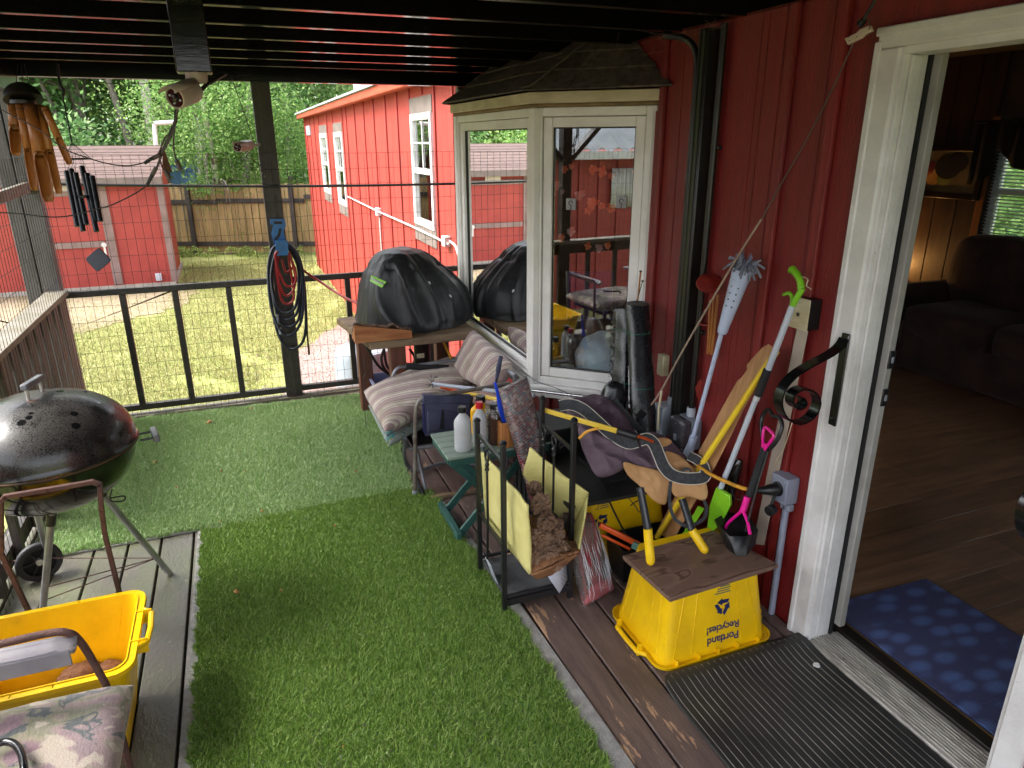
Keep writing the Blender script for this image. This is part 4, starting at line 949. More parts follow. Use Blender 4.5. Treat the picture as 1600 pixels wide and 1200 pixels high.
# ------------------------------------------------------------------ neighbour building to the left, seen in the bay glass
nb = thing('red_barn', 'long red outbuilding with a corrugated metal roof beside the deck, seen in the bay glass', 'outbuilding', (-7.5, 1, G))
MB().bb(-11, -6.4, -9, 6.5, G, 1.55).build('wall', m_shedred, nb)
m_corr = mat('pale corrugated metal', 'e6e8ea', 'c8cacd', rough=.5, metal=.1, scale=2)
MB().grid(lambda u, v: V((-6.0-v*3.2, -9.2+u*16, 1.62+v*2.1+.045*sin(u*16*2*pi/.32))), 640, 1).build('metal_roof', m_corr, nb, solid=.01)
MB().bb(-6.06, -5.96, -9.2, 6.8, 1.47, 1.60).build('gutter', m_white, nb)
MB().bb(-6.42, -6.38, 1.2, 3.0, G+.1, 1.2).build('door', m_strim, nb); MB().grid(lambda u, v: V((-6.36+.02*sin(u*40), -2.75+u*.55, .62+v*.68)), 60, 2).build('curtain', m_white, nb, solid=.01)
yy = -8.8
while yy < 6.4:
    MB().bb(-6.4, -6.37, yy, yy+.05, G, 1.45).build('batten', m_shedred, nb); yy += .4

# ------------------------------------------------------------------ propane tank and boxes outside the railing
tk = thing('propane_tank', 'big white propane cylinder standing on the gravel outside the railing', 'propane tank', Z(575, 640, G))
tc = Y(578, 560, 6.3); tcx = tc.x; r = (Y(617, 560, 6.3).x-Y(523, 560, 6.3).x)/2; tc.x = Y(570, 560, 6.3).x
ztop = Y(570, 537, 6.3).z
tk.location = (tc.x, 6.3, G); ORIG[tk.name] = V((tc.x, 6.3, G))
m_tank = mat('white tank paint', '9ea6ae', '8c959e', rough=.4, scale=3, speck='8a8478', speckthr=(.78, .82))
MB().lathe([(r*.6, G), (r*.62, G+.04), (r*.9, G+.06), (r, G+.14), (r, ztop-.10), (r*.93, ztop-.04), (r*.6, ztop), (.0, ztop+.015)], (tc.x, 6.3, 0), 32).build('cylinder', m_tank, tk)
MB().tube([(tc.x, 6.3, ztop), (tc.x, 6.3, ztop+.10)], .03, 10).build('valve', m_grey, tk)
mb = MB()
for k in range(16):
    if k in (3, 4, 5): continue
    a0, a1 = k*pi/8, (k+1)*pi/8; mb.prism([(tc.x+cos(a)*r*.42, 6.3+sin(a)*r*.42, z) for a, z in ((a0, ztop+.01), (a1, ztop+.01), (a1, ztop+.16), (a0, ztop+.16))], (.003, .003, 0))
mb.build('collar', m_tank, tk)
MB().lathe([(r*.42, ztop+.162), (r*.40, ztop+.18), (0, ztop+.19)], (tc.x, 6.3, 0), 20).build('collar_lid', mat('pink lid', 'a86a70', '985a60', rough=.5), tk)
# ================================================================== things on and around the deck
def D(px, py, dep): return EYE + ray(px, py)*(dep/F_PX)
def pillow(a, b, c, d, t, nrm=None, nu=16, nv=12, p=5, seed=0, amp=.006, sag=0):
    """soft cushion filling the quad a b c d (bottom face), t thick along nrm"""
    a, b, c, d = map(V, (a, b, c, d)); n = V(nrm).normalized() if nrm else (b-a).cross(d-a).normalized()
    mb = MB()
    def pt(u, v, s):
        q = (a.lerp(b, u)).lerp(d.lerp(c, u), v); U, W_ = 2*u-1, 2*v-1
        e = max(0, (1-abs(U)**p)*(1-abs(W_)**p))**.5
        q = q+n*(t/2+s*t/2*e-sag*(1-U*U)*(1-W_*W_)); return q+mnoise.noise_vector(q*9+V((seed, 0, 0)))*amp*e
    for s in (1, -1):
        o = len(mb.v)
        for j in range(nv+1):
            for i in range(nu+1):
                # cluster samples at the rim
                u = .5-.5*cos(pi*i/nu); v = .5-.5*cos(pi*j/nv); mb.v.append(pt(u, v, s))
        for j in range(nv):
            for i in range(nu):
                f = (o+j*(nu+1)+i, o+j*(nu+1)+i+1, o+(j+1)*(nu+1)+i+1, o+(j+1)*(nu+1)+i); mb.f.append(f if s > 0 else f[::-1])
    return mb
def ribbon(pts, wd, th, up, n=4):
    pts = spline(pts, n); mb = MB(); vs = []; k = len(pts)
    ups = up if isinstance(up, list) else None
    for i, p in enumerate(pts):
        t = (pts[min(i+1, k-1)]-pts[max(i-1, 0)]).normalized()
        u = V(up) if not ups else V(ups[min(len(ups)-1, i//n)]).lerp(V(ups[min(len(ups)-1, i//n+1)]), (i % n)/n)
        s = t.cross(u).normalized(); m = s.cross(t).normalized()
        for a, b in ((-1, -1), (1, -1), (1, 1), (-1, 1)): vs.append(p+s*a*wd/2+m*b*th/2)
    fs = [(3, 2, 1, 0), tuple((k-1)*4+j for j in range(4))]
    for i in range(k-1):
        for j in range(4): fs.append((i*4+j, i*4+(j+1) % 4, (i+1)*4+(j+1) % 4, (i+1)*4+j))
    return mb.add(vs, fs)
def cable(name, label, pts, r, m, cat='cable', n=6, k=8, group=None):
    o = MB().tube(spline(pts, k), r, n).build(name, m, None, loc=pts[0]); return tag(o, label, cat, group)

# ------------------------------------------------------------------ security camera on the hanging post
sc_ = D(297, 60, 1.9); zb = D(298, 113, 1.9).z
o = MB().box((sc_.x, sc_.y, (zb+DZ+.13)/2), (.089, .089, DZ+.13-zb)).build('hanging_post', m_black, None, bevel=.003, loc=(sc_.x, sc_.y, zb)); tag(o, 'short black timber hanging from the joists with the security camera under it', 'post')
m_cam = mat('dusty white camera shell', 'b8a89c', 'a2938a', rough=.4, scale=6)
m_lens = mat('camera lens black', '0a0a0c', rough=.08, spec=.8)
def bullet_cam(f, b, r, mount, label, conn):
    t = thing('security_camera', label, 'security camera', mount, 'bullet security cameras'); ax = (V(f)-V(b)).normalized(); L = (V(f)-V(b)).length
    MB().lathe([(r*.6, 0), (r*.9, .006), (r, .02), (r, L-.004), (r*.96, L), (r*.86, L+.001), (r*.84, L-.004), (0, L-.004)], b, 24, axis=ax).build('shell', m_cam, t)
    MB().lathe([(r*.80, L-.0035), (r*.80, L-.002), (0, L-.002)], b, 24, axis=ax).build('front_glass', m_lens, t)
    s = ax.orthogonal().normalized(); s2 = ax.cross(s)
    for k in range(4):
        a = k*pi/2+.5; MB().lathe([(r*.10, 0), (r*.08, .003), (0, .004)], V(f)+(s*cos(a)+s2*sin(a))*r*.52-ax*.002, 10, axis=ax).build('led', m_lgrey, t)
    MB().lathe([(r*.3, 0), (r*.28, .006), (0, .008)], V(f)-ax*.002, 14, axis=ax).build('lens', m_lens, t)
    up = V((0, 0, 1)); up = (up-ax*up.dot(ax)).normalized(); sd_ = ax.cross(up); mb = MB(); vs = []
    for q in (V(b)+ax*.01, V(f)+ax*.02):
        for j in range(9):
            a = -1.0+2.0*j/8; vs.append(q+up*cos(a)*(r+.003)+sd_*sin(a)*(r+.003))
    mb.add(vs, [(j, j+1, 10+j, 9+j) for j in range(8)]).build('hood', m_cam, t, solid=.002)
    MB().tube([conn, (V(conn)+V(mount))/2, mount], .010, 10).build('bracket_arm', m_cam, t)
    return t
mt_ = D(306, 113, 1.9)
c1 = bullet_cam(D(273, 153, 1.83), D(306, 141, 1.90), .029, mt_, 'dusty white security camera under the hanging post, its lens towards the viewer', D(303, 133, 1.88))
MB().lathe([(.024, -.028), (.028, -.02), (.028, -.001)], (mt_.x, mt_.y, mt_.z), 20).build('mount_base', m_cam, c1)
MB().tube([D(312, 143, 1.9), D(325, 130, 1.92), D(352, 115, 1.98)], .006, 8).build('stiff_lead', m_rubber, c1)
cab = thing('camera_pigtail', 'bundle of camera leads with barrel plugs dangling below the security camera', 'cable', D(276, 170, 1.85))
m_lead = mat('taupe cable', '5a4b42', '4a3d36', rough=.5)
def lead(pts, dep, r=.0022, m=None): MB().tube(spline([D(x, y, dep+i*.004) for i, (x, y) in enumerate(pts)], 6), r, 6).build('lead', m or m_lead, cab)
lead([(278, 165), (276, 180), (272, 200), (262, 222), (254, 238), (245, 262), (236, 278)], 1.86, .003)
lead([(277, 168), (275, 190), (268, 205), (258, 225), (250, 245), (254, 262), (262, 272)], 1.87)
lead([(278, 170), (273, 200), (271, 225), (274, 245), (280, 258)], 1.86)
lead([(276, 170), (268, 205), (258, 215), (250, 235), (246, 243)], 1.87)
for a, b2, r in (((275, 172), (274, 192), .0045), ((270, 198), (265, 212), .0045), ((276, 252), (283, 266), .006), ((258, 266), (265, 280), .006), ((251, 241), (238, 248), .0055), ((238, 247), (226, 255), .0045), ((244, 262), (237, 275), .0055), ((238, 273), (229, 291), .0045)):
    MB().tube([D(*a, 1.87), D(*b2, 1.875)], r, 8).build('plug', m_lead if r > .005 else m_rubber, cab)
cable('black_lead', 'thin black lead swinging from the left edge to the camera plugs', [D(-20, 160, 1.9), D(15, 178, 1.9), D(60, 202, 1.9), D(100, 232, 1.9), D(135, 246, 1.9), D(170, 256, 1.9), D(200, 259, 1.9), D(227, 254, 1.875)], .0017, m_rubber)
cable('black_lead', 'lower thin black lead sagging across the chimes to the camera plugs', [D(-20, 331, 1.9), D(30, 334, 1.9), D(75, 339, 1.9), D(110, 337, 1.9), D(150, 327, 1.9), D(175, 320, 1.9), D(210, 303, 1.9), D(229, 290, 1.875)], .0017, m_rubber)
cable('thin_wire', 'fine wire strung under the front beam at left', [Y(120, 123, YR-.1), Y(180, 131, YR-.1), Y(240, 130, YR-.1), Y(285, 125, YR-.1)], .002, m_rubber)
c2 = bullet_cam(Y(371, 230, YR-.25), Y(392, 227, YR-.10), .030, Y(405, 226, YR-.04), 'white security camera on the left of the middle post', Y(392, 227, YR-.08))
cable('camera_lead', 'thin cable looping down from the camera on the middle post', [Y(392, 232, YR-.1), Y(384, 245, YR-.1), Y(392, 248, YR-.1), Y(403, 256, YR-.06), Y(414, 266, YR-.05)], .003, m_lead)
cable('camera_lead', 'thin cable rising past the camera on the middle post to the beam', [Y(398, 226, YR-.1), Y(386, 190, YR-.1), Y(372, 150, YR-.1), Y(362, 122, YR-.1)], .0022, m_rubber)

# ------------------------------------------------------------------ wind chimes
m_bam = mat('bamboo tube', 'a86a32', '8a5226', rough=.4, scale=4, stretch=(3, 3, .8), bmp=.15, speck='5e3a1c', speckthr=(.74, .77))
m_coco = mat('black coconut half', '141312', '1d1b19', rough=.4, scale=10)
ch = thing('bamboo_chime', 'bamboo wind chime with splayed cut tubes under a black half dome', 'wind chime', D(37, 133, 2.1))
dep = 2.1; c = D(37, 156, dep)
MB().lathe([(.052*cos(a), .052*sin(a)*.95) for a in np.linspace(0, pi/2, 8)]+[], c, 24, axis=(D(35, 140, dep)-D(40, 158, dep))).build('dome', m_coco, ch)
MB().lathe([(.034, 0), (.034, .010)], D(36, 162, dep), 20).build('plate', m_coco, ch)
for (x0, y0, x1, y1, r) in ((20, 156, 25, 239, .0135), (31, 163, 54, 296, .0110), (46, 162, 76, 312, .0165), (62, 166, 92, 300, .0105), (70, 168, 109, 256, .0095)):
    a, b2 = D(x0, y0, dep+(x0 % 7-3)*.008), D(x1, y1, dep+(x1 % 5-2)*.01); ax = (b2-a).normalized(); s = ax.cross(V((0, 1, 0))).normalized(); s2 = ax.cross(s); n = 14; L = (b2-a).length
    mb = MB(); mb.tube([a, a.lerp(b2, .52)], r, n, caps=False)
    # half cut lower part
    vs = []
    bk_ = (a-EYE); bk_ = (bk_-ax*bk_.dot(ax)).normalized(); bs_ = ax.cross(bk_)
    for q, w_ in ((.52, 1), (.56, .72), (.62, .50), (.8, .46), (.93, .42), (1.0, .25)):
        for j in range(9):
            th_ = (-1+2*j/8)*pi*w_*.999; vs.append(a.lerp(b2, q)+(bk_*cos(th_)+bs_*sin(th_))*r)
    mb.add(vs, [(i*9+j, i*9+j+1, (i+1)*9+j+1, (i+1)*9+j) for i in range(5) for j in range(8)])
    tb = mb.build('bamboo_tube', m_bam, ch, solid=.0022, smooth=60)
    MB().tube([a.lerp(b2, .06)+(s*cos(q)+s2*sin(q))*(r+.001) for q in np.linspace(0, 2*pi, 14, endpoint=False)], .0012, 5, closed=True).build('binding', m_rubber, tb)
for x0, x1 in ((24, 28), (48, 38), (37, 33)):
    MB().tube([D(x0, 146, dep), D(x1, 100, dep)], .0008, 4).build('string', m_rubber, ch)
m_dkt = mat('charcoal metal tube', '1e2024', '2a2c31', rough=.35, metal=.5)
dc = thing('metal_chime', 'dark metal wind chime with six thin tubes and a square wind catcher', 'wind chime', D(112, 222, 2.2)); dep = 2.2
for (x0, y0, x1, y1) in ((104, 267, 121, 354), (111, 264, 130, 361), (118, 270, 135, 351), (128, 260, 151, 362), (136, 271, 150, 346), (144, 275, 157, 346)):
    a, b2 = D(x0, y0, dep), D(x1, y1, dep+.01); tb = MB().tube([a, b2], .0082, 12).build('chime_tube', m_dkt, dc)
    MB().tube([a, D(112+(x0-122)*.35+8, 249, dep)], .0006, 4).build('string', m_rubber, tb)
ring_ = [D(122, 248, dep)+V((cos(a)*.036, sin(a)*.036, 0)) for a in np.linspace(0, 2*pi, 20, endpoint=False)]
MB().tube(ring_, .002, 6, closed=True).build('ring', m_dkt, dc)
mb = MB()
for k in range(0, 20, 2): mb.tube([ring_[k], D(112, 222, dep)], .0006, 4)
mb.build('ring_strings', m_rubber, dc)
MB().tube(spline([D(112, 222, dep), D(106, 190, dep), D(101, 165, dep), D(98, 148, dep)], 4), .0022, 6).build('cord', m_rubber, dc)
MB().tube(spline([D(98, 150, dep), D(100, 143, dep), D(97, 137, dep), D(93, 128, dep), D(90, 100, dep)], 4), .004, 6).build('hanger', m_rubber, dc)
MB().lathe([(.016, -.004), (.016, .004)], D(131, 307, dep), 14).build('clapper', m_dkt, dc)
MB().tube([D(131, 307, dep), D(146, 385, dep)], .0006, 4).build('string', m_rubber, dc)
cc = D(153, 406, dep); e1, e2 = (D(174, 407, dep)-cc), (D(154, 386, dep)-cc); pts = []
for k in range(4):
    for f in (-.22, 0, .22):
        a = k*pi/2; ra = 1-(.10 if f == 0 else .16); pts.append(cc+(e1*cos(a+f*.8)+e2*sin(a+f*.8))*(1-(0.10 if f == 0 else .15)))
MB().prism(pts, V((.001, .0015, 0))*2).build('wind_catcher', m_dkt, dc, bevel=.0005)

# ------------------------------------------------------------------ long black cable along the far side
cable('conduit_cable', 'thick black cable strung across the far opening above the railing', [Y(60, 287, YR-.065), Y(200, 289.5, YR-.065), Y(400, 291, YR-.065), Y(560, 290, YR-.065), Y(716, 287, YR-.065)], .0085, m_rubber)

# ------------------------------------------------------------------ hose hook with coiled hoses
hy = YR-.055
hk = thing('hose_hook', 'blue plastic hose hook screwed to the middle post', 'hook', Y(435, 368, hy))
m_blue = mat('blue plastic', '1c6aa8', '175a92', rough=.35)
pl_ = [Y(x, y, hy) for x, y in ((422, 342), (445, 342), (447, 352), (443, 362), (447, 380), (449, 397), (430, 399), (428, 380), (424, 366), (427, 352), (422, 350))]
MB().prism(pl_, (0, .012, 0)).build('plate', m_blue, hk, bevel=.002)
MB().prism([Y(x, y, hy-.0005) for x, y in ((428, 346), (441, 346), (441, 350), (428, 350))], (0, -.002, 0)).build('slot', m_rubber, hk)
MB().prism([Y(x, y, hy-.0005) for x, y in ((436, 357), (440, 357), (438, 368), (430, 378), (428, 374), (434, 366))], (0, -.002, 0)).build('slot', m_rubber, hk)
MB().prism([Y(x, y, hy-.09) for x, y in ((431, 384), (450, 384), (451, 399), (432, 400))], (0, .085, 0)).build('cradle', m_blue, hk, bevel=.003)
MB().prism([Y(x, y, hy-.10) for x, y in ((430, 376), (450, 376), (451, 399), (432, 400))], (0, .008, 0)).build('lip', m_blue, hk, bevel=.003)
m_hb = mat('ribbed slate blue hose', '232a38', '1b212d', rough=.5); m_hr = mat('red ribbed hose', 'a32020', '8c1a1c', rough=.45)
def ribbed(pts, r, m, name, parent=None, closed=False, pitch=.006, n=8):
    pts = spline(pts, 10, closed); out = []; 
    # resample
    L = [0]
    for i in range(1, len(pts)): L.append(L[-1]+(pts[i]-pts[i-1]).length)
    k = int(L[-1]/pitch)*2; j = 0; res = []
    for i in range(k+1):
        s = L[-1]*i/k
        while j < len(L)-2 and L[j+1] < s: j += 1
        res.append(pts[j].lerp(pts[j+1], (s-L[j])/max(1e-6, L[j+1]-L[j])))
    return MB().tube(res, [r*(1 if i % 2 else .84) for i in range(len(res))], n).build(name, m, parent)
hosea = thing('dark_hose', 'ribbed dark blue garden hose coiled on the blue hook', 'hose', Y(440, 385, hy-.05))
A = [[(440, 381), (424, 392), (420, 430), (425, 480), (434, 520), (446, 541), (460, 545), (474, 532), (478, 500), (475, 440), (466, 402), (450, 384)],
     [(441, 383), (428, 396), (425, 440), (430, 480), (437, 502), (452, 511), (466, 500), (470, 470), (469, 430), (460, 400), (447, 386)],
     [(443, 380), (430, 390), (422, 425), (428, 470), (434, 490), (447, 500), (462, 492), (468, 470), (472, 430), (464, 396), (450, 383)],
     [(439, 384), (431, 395), (424, 430), (429, 465), (436, 482), (449, 489), (461, 480), (466, 455), (466, 420), (458, 398), (448, 385)],
     [(438, 382), (426, 390), (419, 420), (422, 470), (430, 500), (444, 523), (460, 520), (472, 495), (474, 440), (468, 405), (454, 384)]]
for i, lp_ in enumerate(A):
    ribbed([Y(x, y, hy-.03-.013*i) for x, y in lp_+[lp_[0]]], .0108, m_hb, 'coil', hosea)
MB().tube(spline([Y(476, 450, hy-.03), Y(479, 490, hy-.03), Y(480, 520, hy-.03), Y(482, 543, hy-.03)], 5), .006, 8).build('tail', m_rubber, hosea)
MB().tube([Y(482, 540, hy-.03), Y(483, 554, hy-.03)], .008, 8).build('coupling', mat('old brass', '6e5236', rough=.5, metal=.6), hosea)
for q in ((433, 492, 434, 506), (437, 512, 439, 522)): MB().tube([Y(q[0], q[1], hy-.08), Y(q[2], q[3], hy-.08)], .011, 8).build('coupling', m_grey, hosea)
hoseb = thing('red_hose', 'red coiled hose on the blue hook with one end running to the covered grill', 'hose', Y(445, 400, hy-.06))
B = [[(436, 396), (431, 410), (434, 440), (440, 468), (450, 475), (459, 466), (457, 440), (452, 410), (451, 396)],
     [(435, 394), (433, 420), (437, 445), (447, 462), (459, 452), (461, 430), (455, 405), (452, 394)],
     [(434, 393), (430, 400), (436, 425), (447, 446), (460, 444), (462, 425), (457, 410), (452, 396)]]
for i, lp_ in enumerate(B): ribbed([Y(x, y, hy-.075-.015*i) for x, y in lp_], .0085, m_hr, 'coil', hoseb, pitch=.009)
ribbed([Y(440, 405, hy-.07), Y(447, 425, hy-.08), Y(458, 418, hy-.07)], .0085, m_hr, 'coil', hoseb, pitch=.009)
MB().tube(spline([Y(467, 416, hy-.03), Y(480, 427, hy-.04), Y(500, 440, hy-.08), Y(530, 460, hy-.3), Y(562, 476, hy-.55)], 6), .0085, 8).build('hose_end', m_hr, hoseb)

# ------------------------------------------------------------------ covered grill on its table
gt = thing('grill_table', 'rough plank table on stout timber legs under the covered grill', 'table', (.98, 4.4, 0))
TZ = .655
ta, tb2, tc2 = Z(578, 536, TZ), Z(718, 524, TZ), Z(548, 498, TZ)
m_tbl = mat('weathered table plank', '8a7458', '6c5946', rough=.6, scale=4, stretch=(.8, 6, 6), bmp=.4, chip='5a4a3a', chipthr=(.62, .68))
for k in range(3):
    y0 = ta.y+k*.24; MB().hexa([(ta.x-.04*k*.8, y0, TZ-.045), (1.33, y0, TZ-.045), (1.33, y0+.232, TZ-.045), (ta.x-.04*(k+1)*.8, y0+.232, TZ-.045)], [(ta.x-.04*k*.8, y0, TZ), (1.33, y0, TZ), (1.33, y0+.232, TZ), (ta.x-.04*(k+1)*.8, y0+.232, TZ)]).build('plank', m_tbl, gt, bevel=.006)
m_stump = mat('red brown timber leg', '6e4030', '55301f', rough=.6, scale=5, stretch=(5, 5, .8), bmp=.3)
q = Y(621, 570, ta.y+.18).x; MB().bb(q-.048, q+.048, ta.y+.13, ta.y+.22, 0, TZ-.046).build('leg', m_stump, gt, bevel=.006)
MB().bb(1.2, 1.29, ta.y+.55, ta.y+.64, 0, TZ-.046).build('leg', m_stump, gt, bevel=.006); MB().bb(.66, .75, ta.y+.55, ta.y+.64, 0, TZ-.046).build('leg', m_stump, gt, bevel=.006)
q = Y(662, 570, ta.y+.22).x; dr = thing('dark_drum', 'dark brown metal tube with a pale label under the grill table', 'drum', (q, ta.y+.25, 0))
MB().lathe([(.055, 0), (.055, .02), (.052, .03), (.052, .55), (.058, .56), (.058, .6)], (q, ta.y+.25, 0), 24).build('body', mat('dark brown enamel', '2e2020', '231818', rough=.35), dr)
lb = Y(657, 556, ta.y+.196); MB().box((lb.x, ta.y+.196, lb.z), (.05, .003, .03)).build('label', m_cream, dr)
cov = thing('covered_grill', 'round grill hidden under a gathered black cover standing on the plank table', 'grill cover', (1.0, 4.38, TZ))
m_cov, nt_, b_ = base('black nylon cover'); setup(nt_, b_, .42, 0, .45, sheen=.15)
c_ = coords(nt_, (1, 1, 1)); nt_.links.new(ramp(nt_, noise_(nt_, c_, 3, 4), [(.35, '121316'), (.65, '1a1b1f')]), b_.inputs['Base Color'])
wn_ = noise_(nt_, coords(nt_, (1.6, 1.6, .5)), 7, 3, .5, 1.2); bump(nt_, b_, wn_, .4, .015)
yc = 4.42; cl, cr = Y(563, 500, yc), Y(728, 497, yc); ct = Y(643, 388, yc); ccx = (cl.x+cr.x)/2; rx = (cr.x-cl.x)/2; hgt = ct.z-TZ
sil = [(1.03, .0), (1.02, .10), (.97, .24), (.91, .38), (.83, .54), (.72, .70), (.57, .85), (.42, .95), (.22, .995), (.0, 1.0)]
random.seed(4); fold = [(random.randint(5, 9), random.uniform(0, 6), random.uniform(.5, 1)) for _ in range(4)]
def covf(u, v):
    a = 2*pi*u; i = v*(len(sil)-1); k = min(int(i), len(sil)-2); f = i-k
    r = sil[k][0]*(1-f)+sil[k+1][0]*f; z = sil[k][1]*(1-f)+sil[k+1][1]*f
    w_ = min(1, (1-v)*1.6)**.8*min(1, v*8+.5); aw = a+.35*sin(a*2+1)+.12*v+.55*mnoise.noise(V((cos(a)*1.7, sin(a)*1.7, v*1.2))); fl_ = (.012+.026*(.5+.5*sin(a*3+.7)))*((1-abs(sin(aw*3.5+.4))**.6)*1.3+.6*(1-abs(sin(aw*8+2.2))**.5)-.6)*w_+.012*sin(a*2+.5)*w_
    lobe = 1+.05*cos(a*2+.6)
    x = ccx+cos(a)*(rx*r*lobe*.97+fl_)-.075*z**1.5+.045*(1 if cos(a) > 0 else 0)*sin(pi*min(1, z*1.3))*cos(a)
    y = yc+sin(a)*(.30*r+fl_); zz = TZ+.004+z*hgt+.03*max(0, sin(a*2-.5))*(1-v)*v*2
    # gathered top strap
    zz -= .010*math.exp(-((z-.80)/.03)**2)*(1+sin(a*11))
    pz = V((x, y, zz)); return pz+mnoise.noise_vector(pz*5)*.006*(1 if v < .97 else .2)
cv = MB().grid(covf, 220, 60, closed=True).build('cover', m_cov, cov, smooth=180)
def on_cover(px, py, off=.006):
    best = None
    dgc = bpy.context.evaluated_depsgraph_get(); dgc.update(); ob = cv.evaluated_get(dgc); L0 = ori(cv)
    ok, loc, nr, ix = ob.ray_cast(EYE-L0, ray(px, py).normalized())
    return (loc+L0+nr*off, nr) if ok else (Y(px, py, yc-.3), V((0, -1, 0)))
def patch(px4, name, m, off=.006):
    pts = [on_cover(x, y, off)[0] for x, y in px4]; MB().prism(pts, on_cover(*px4[0])[1]*.003).build(name, m, cov)
m_hiv = mat('lime reflective tag', '8fd23a', '7fc030', rough=.4); m_silv = mat('silver reflective band', '8c9088', rough=.3, metal=.4)
patch([(584, 431), (605, 441), (598, 450), (581, 440)], 'tag', m_hiv, .016); patch([(585, 434.5), (602.5, 443.5), (600.5, 446.5), (583.5, 437.5)], 'tag_band', m_silv, .0205)
for px, py in ((669.5, 442.5), (702.5, 463)): patch([(px-1.8, py-2.5), (px+1.2, py-1.5), (px+2.2, py+2.5), (px-.4, py+1.2)], 'dropping', m_white)
# firewood log
lg = thing('firewood_log', 'split orange brown log with rough bark lying on the grill table', 'log', Z(600, 530, TZ))
ly = ta.y+.012
m_split = mat('split wood face', 'b57a4c', '94572f', rough=.7, scale=4, stretch=(.7, 8, 8), bmp=.5, bscale=30, chip='6a3a20', chipscale=9, chipthr=(.66, .69)); m_bk = mat('rough log bark', '7d6050', '4a372c', rough=.95, scale=30, bmp=1, bscale=90)
a, b2 = Y(555, 531, ly), Y(645, 541, ly); TZL = TZ+.002; x0, x1 = a.x, b2.x
h0, h1 = Y(555, 509, ly).z-TZL, Y(645, 517, ly).z-TZL
n = 18; mb = MB(); vs = []
for i in range(n+1):
    u = i/n; x = x0+(x1-x0)*u; h = h0+(h1-h0)*u; nz = mnoise.noise(V((x*14, 0, 0)))*.006
    vs += [V((x, ly+nz, TZL)), V((x, ly+.004+mnoise.noise(V((x*20, 3, 0)))*.005, TZL+h*.5)), V((x, ly+.010+nz, TZL+h)), V((x, ly+.13, TZL+.012)), V((x, ly+.12, TZL))]
mb.add(vs, [(i*5+j, i*5+(j+1) % 5, (i+1)*5+(j+1) % 5, (i+1)*5+j) for i in range(n) for j in range(5)]+[(4, 3, 2, 1, 0), tuple(n*5+j for j in range(5))]).build('split_wood', m_split, lg)
mb = MB()
def barkf(u, v):
    x = x0+.004+(x1-x0-.008)*u; h = h0+(h1-h0)*u; kn = .022*math.exp(-((u-.68)/.07)**2)
    p = V((x, ly-.004+.145*v, TZL+h+.012-(h-.0)*v**1.8*.9+kn*(1-v)+.006*mnoise.noise(V((x*30, v*5, 2))))); return p+mnoise.noise_vector(p*60)*.004
mb.grid(barkf, 60, 12).build('bark', m_bk, lg, solid=.012)
# black strap dangling from the table
o = ribbon([Z(567, 533, TZ-.02), Y(568, 560, ta.y-.03), Y(571, 583, ta.y-.04), Y(568, 592, ta.y-.04), Y(569, 625, 3.93), Y(572, 668, 3.9)], .012, .002, (1, 0, 0)).build('hanging_strap', m_strap, None, loc=Z(567, 533, TZ)); tag(o, 'thin black strap hanging from the grill table corner to the turf', 'strap')
hh = thing('gas_hose', 'black hoses looping under the grill table to the railing', 'hose', (.9, 4.6, .3))
for i, ptsx in enumerate(([(572, 540), (590, 570), (608, 585), (625, 600)], [(600, 545), (596, 560), (600, 575), (612, 588)], [(640, 545), (648, 560), (640, 575), (618, 580)], [(600, 545), (604, 570), (616, 590), (600, 600)], [(690, 535), (700, 555), (712, 575)])):
    MB().tube(spline([Y(x, y, 4.35+i*.07) for x, y in ptsx], 6), .009, 8).build('hose', m_rubber, hh)
o = thing('orange_rod', 'thin yellow rod leaning beside the striped back cushion', 'rod', Y(700, 550, 4.15))
MB().tube([Y(686, 520, 4.3), Y(706, 562, 4.0)], .009, 8).build('rod', mat('amber rod', 'd99a2c', 'c2841c', rough=.4), o)

# ------------------------------------------------------------------ folding lounge chair and cushions
lc = thing('folding_lounger', 'old folding lounge chair with grey tube frame holding striped cushions', 'chair', (1.0, 3.55, 0))
m_tubeg = mat('dull grey tube', '8b8d94', '6d6c70', rough=.4, metal=.5, scale=9, chip='5f4a3c', chipscale=12, chipthr=(.6, .66))
m_tuber = mat('rusty grey tube', '6a5a50', '8b8680', rough=.5, metal=.4, scale=14)
yn, yf = 3.27, 3.93
az_ = Y(660, 621, yn).z
MB().tube(spline([Y(648, 776, yn), Y(649, 720, yn), Y(649, 660, yn), Y(652, 632, yn), Y(664, 620, yn), Y(690, 617, yn), (1.25, yn, az_+.015)], 6), .011, 10).build('near_arm_tube', m_tuber, lc)
MB().tube([Y(648, 778, yn), Y(648.5, 766, yn)], .015, 10).build('foot_cap', m_grey, lc)
fz_ = Y(640, 573, yf).z
MB().tube(spline([Y(612, 608, yf), Y(613, 590, yf), Y(622, 575, yf), Y(640, 572, yf), (1.25, yf, fz_+.01)], 6), .011, 10).build('far_arm_tube', m_tubeg, lc)
MB().tube([Y(634, 572, yf), Y(700, 575, yf)], .021, 12).build('arm_pad', m_strap, lc)
MB().tube(spline([Z(633, 685, .30), Z(632, 712, .14), Z(640, 731, .03), Z(655, 735, .02), Z(705, 722, .02), (1.25, 3.36, .02)], 6), .011, 10).build('base_tube', m_tubeg, lc)
MB().tube([Z(646, 680, .30), Z(665, 765, .02)], .010, 8).build('cross_tube', m_tubeg, lc); MB().tube([Z(645, 735, .10), Z(662, 775, .01)], .014, 8).build('foot_cap', m_strap, lc)
MB().tube([(1.22, yn, .02), (1.28, yn, .60)], .011, 8).build('back_tube', m_tubeg, lc); MB().tube([(1.22, yf, .02), (1.28, yf, .60)], .011, 8).build('back_tube', m_tubeg, lc); MB().tube([(1.28, yn, .60), (1.28, yf, .60)], .011, 8).build('back_tube', m_tubeg, lc)
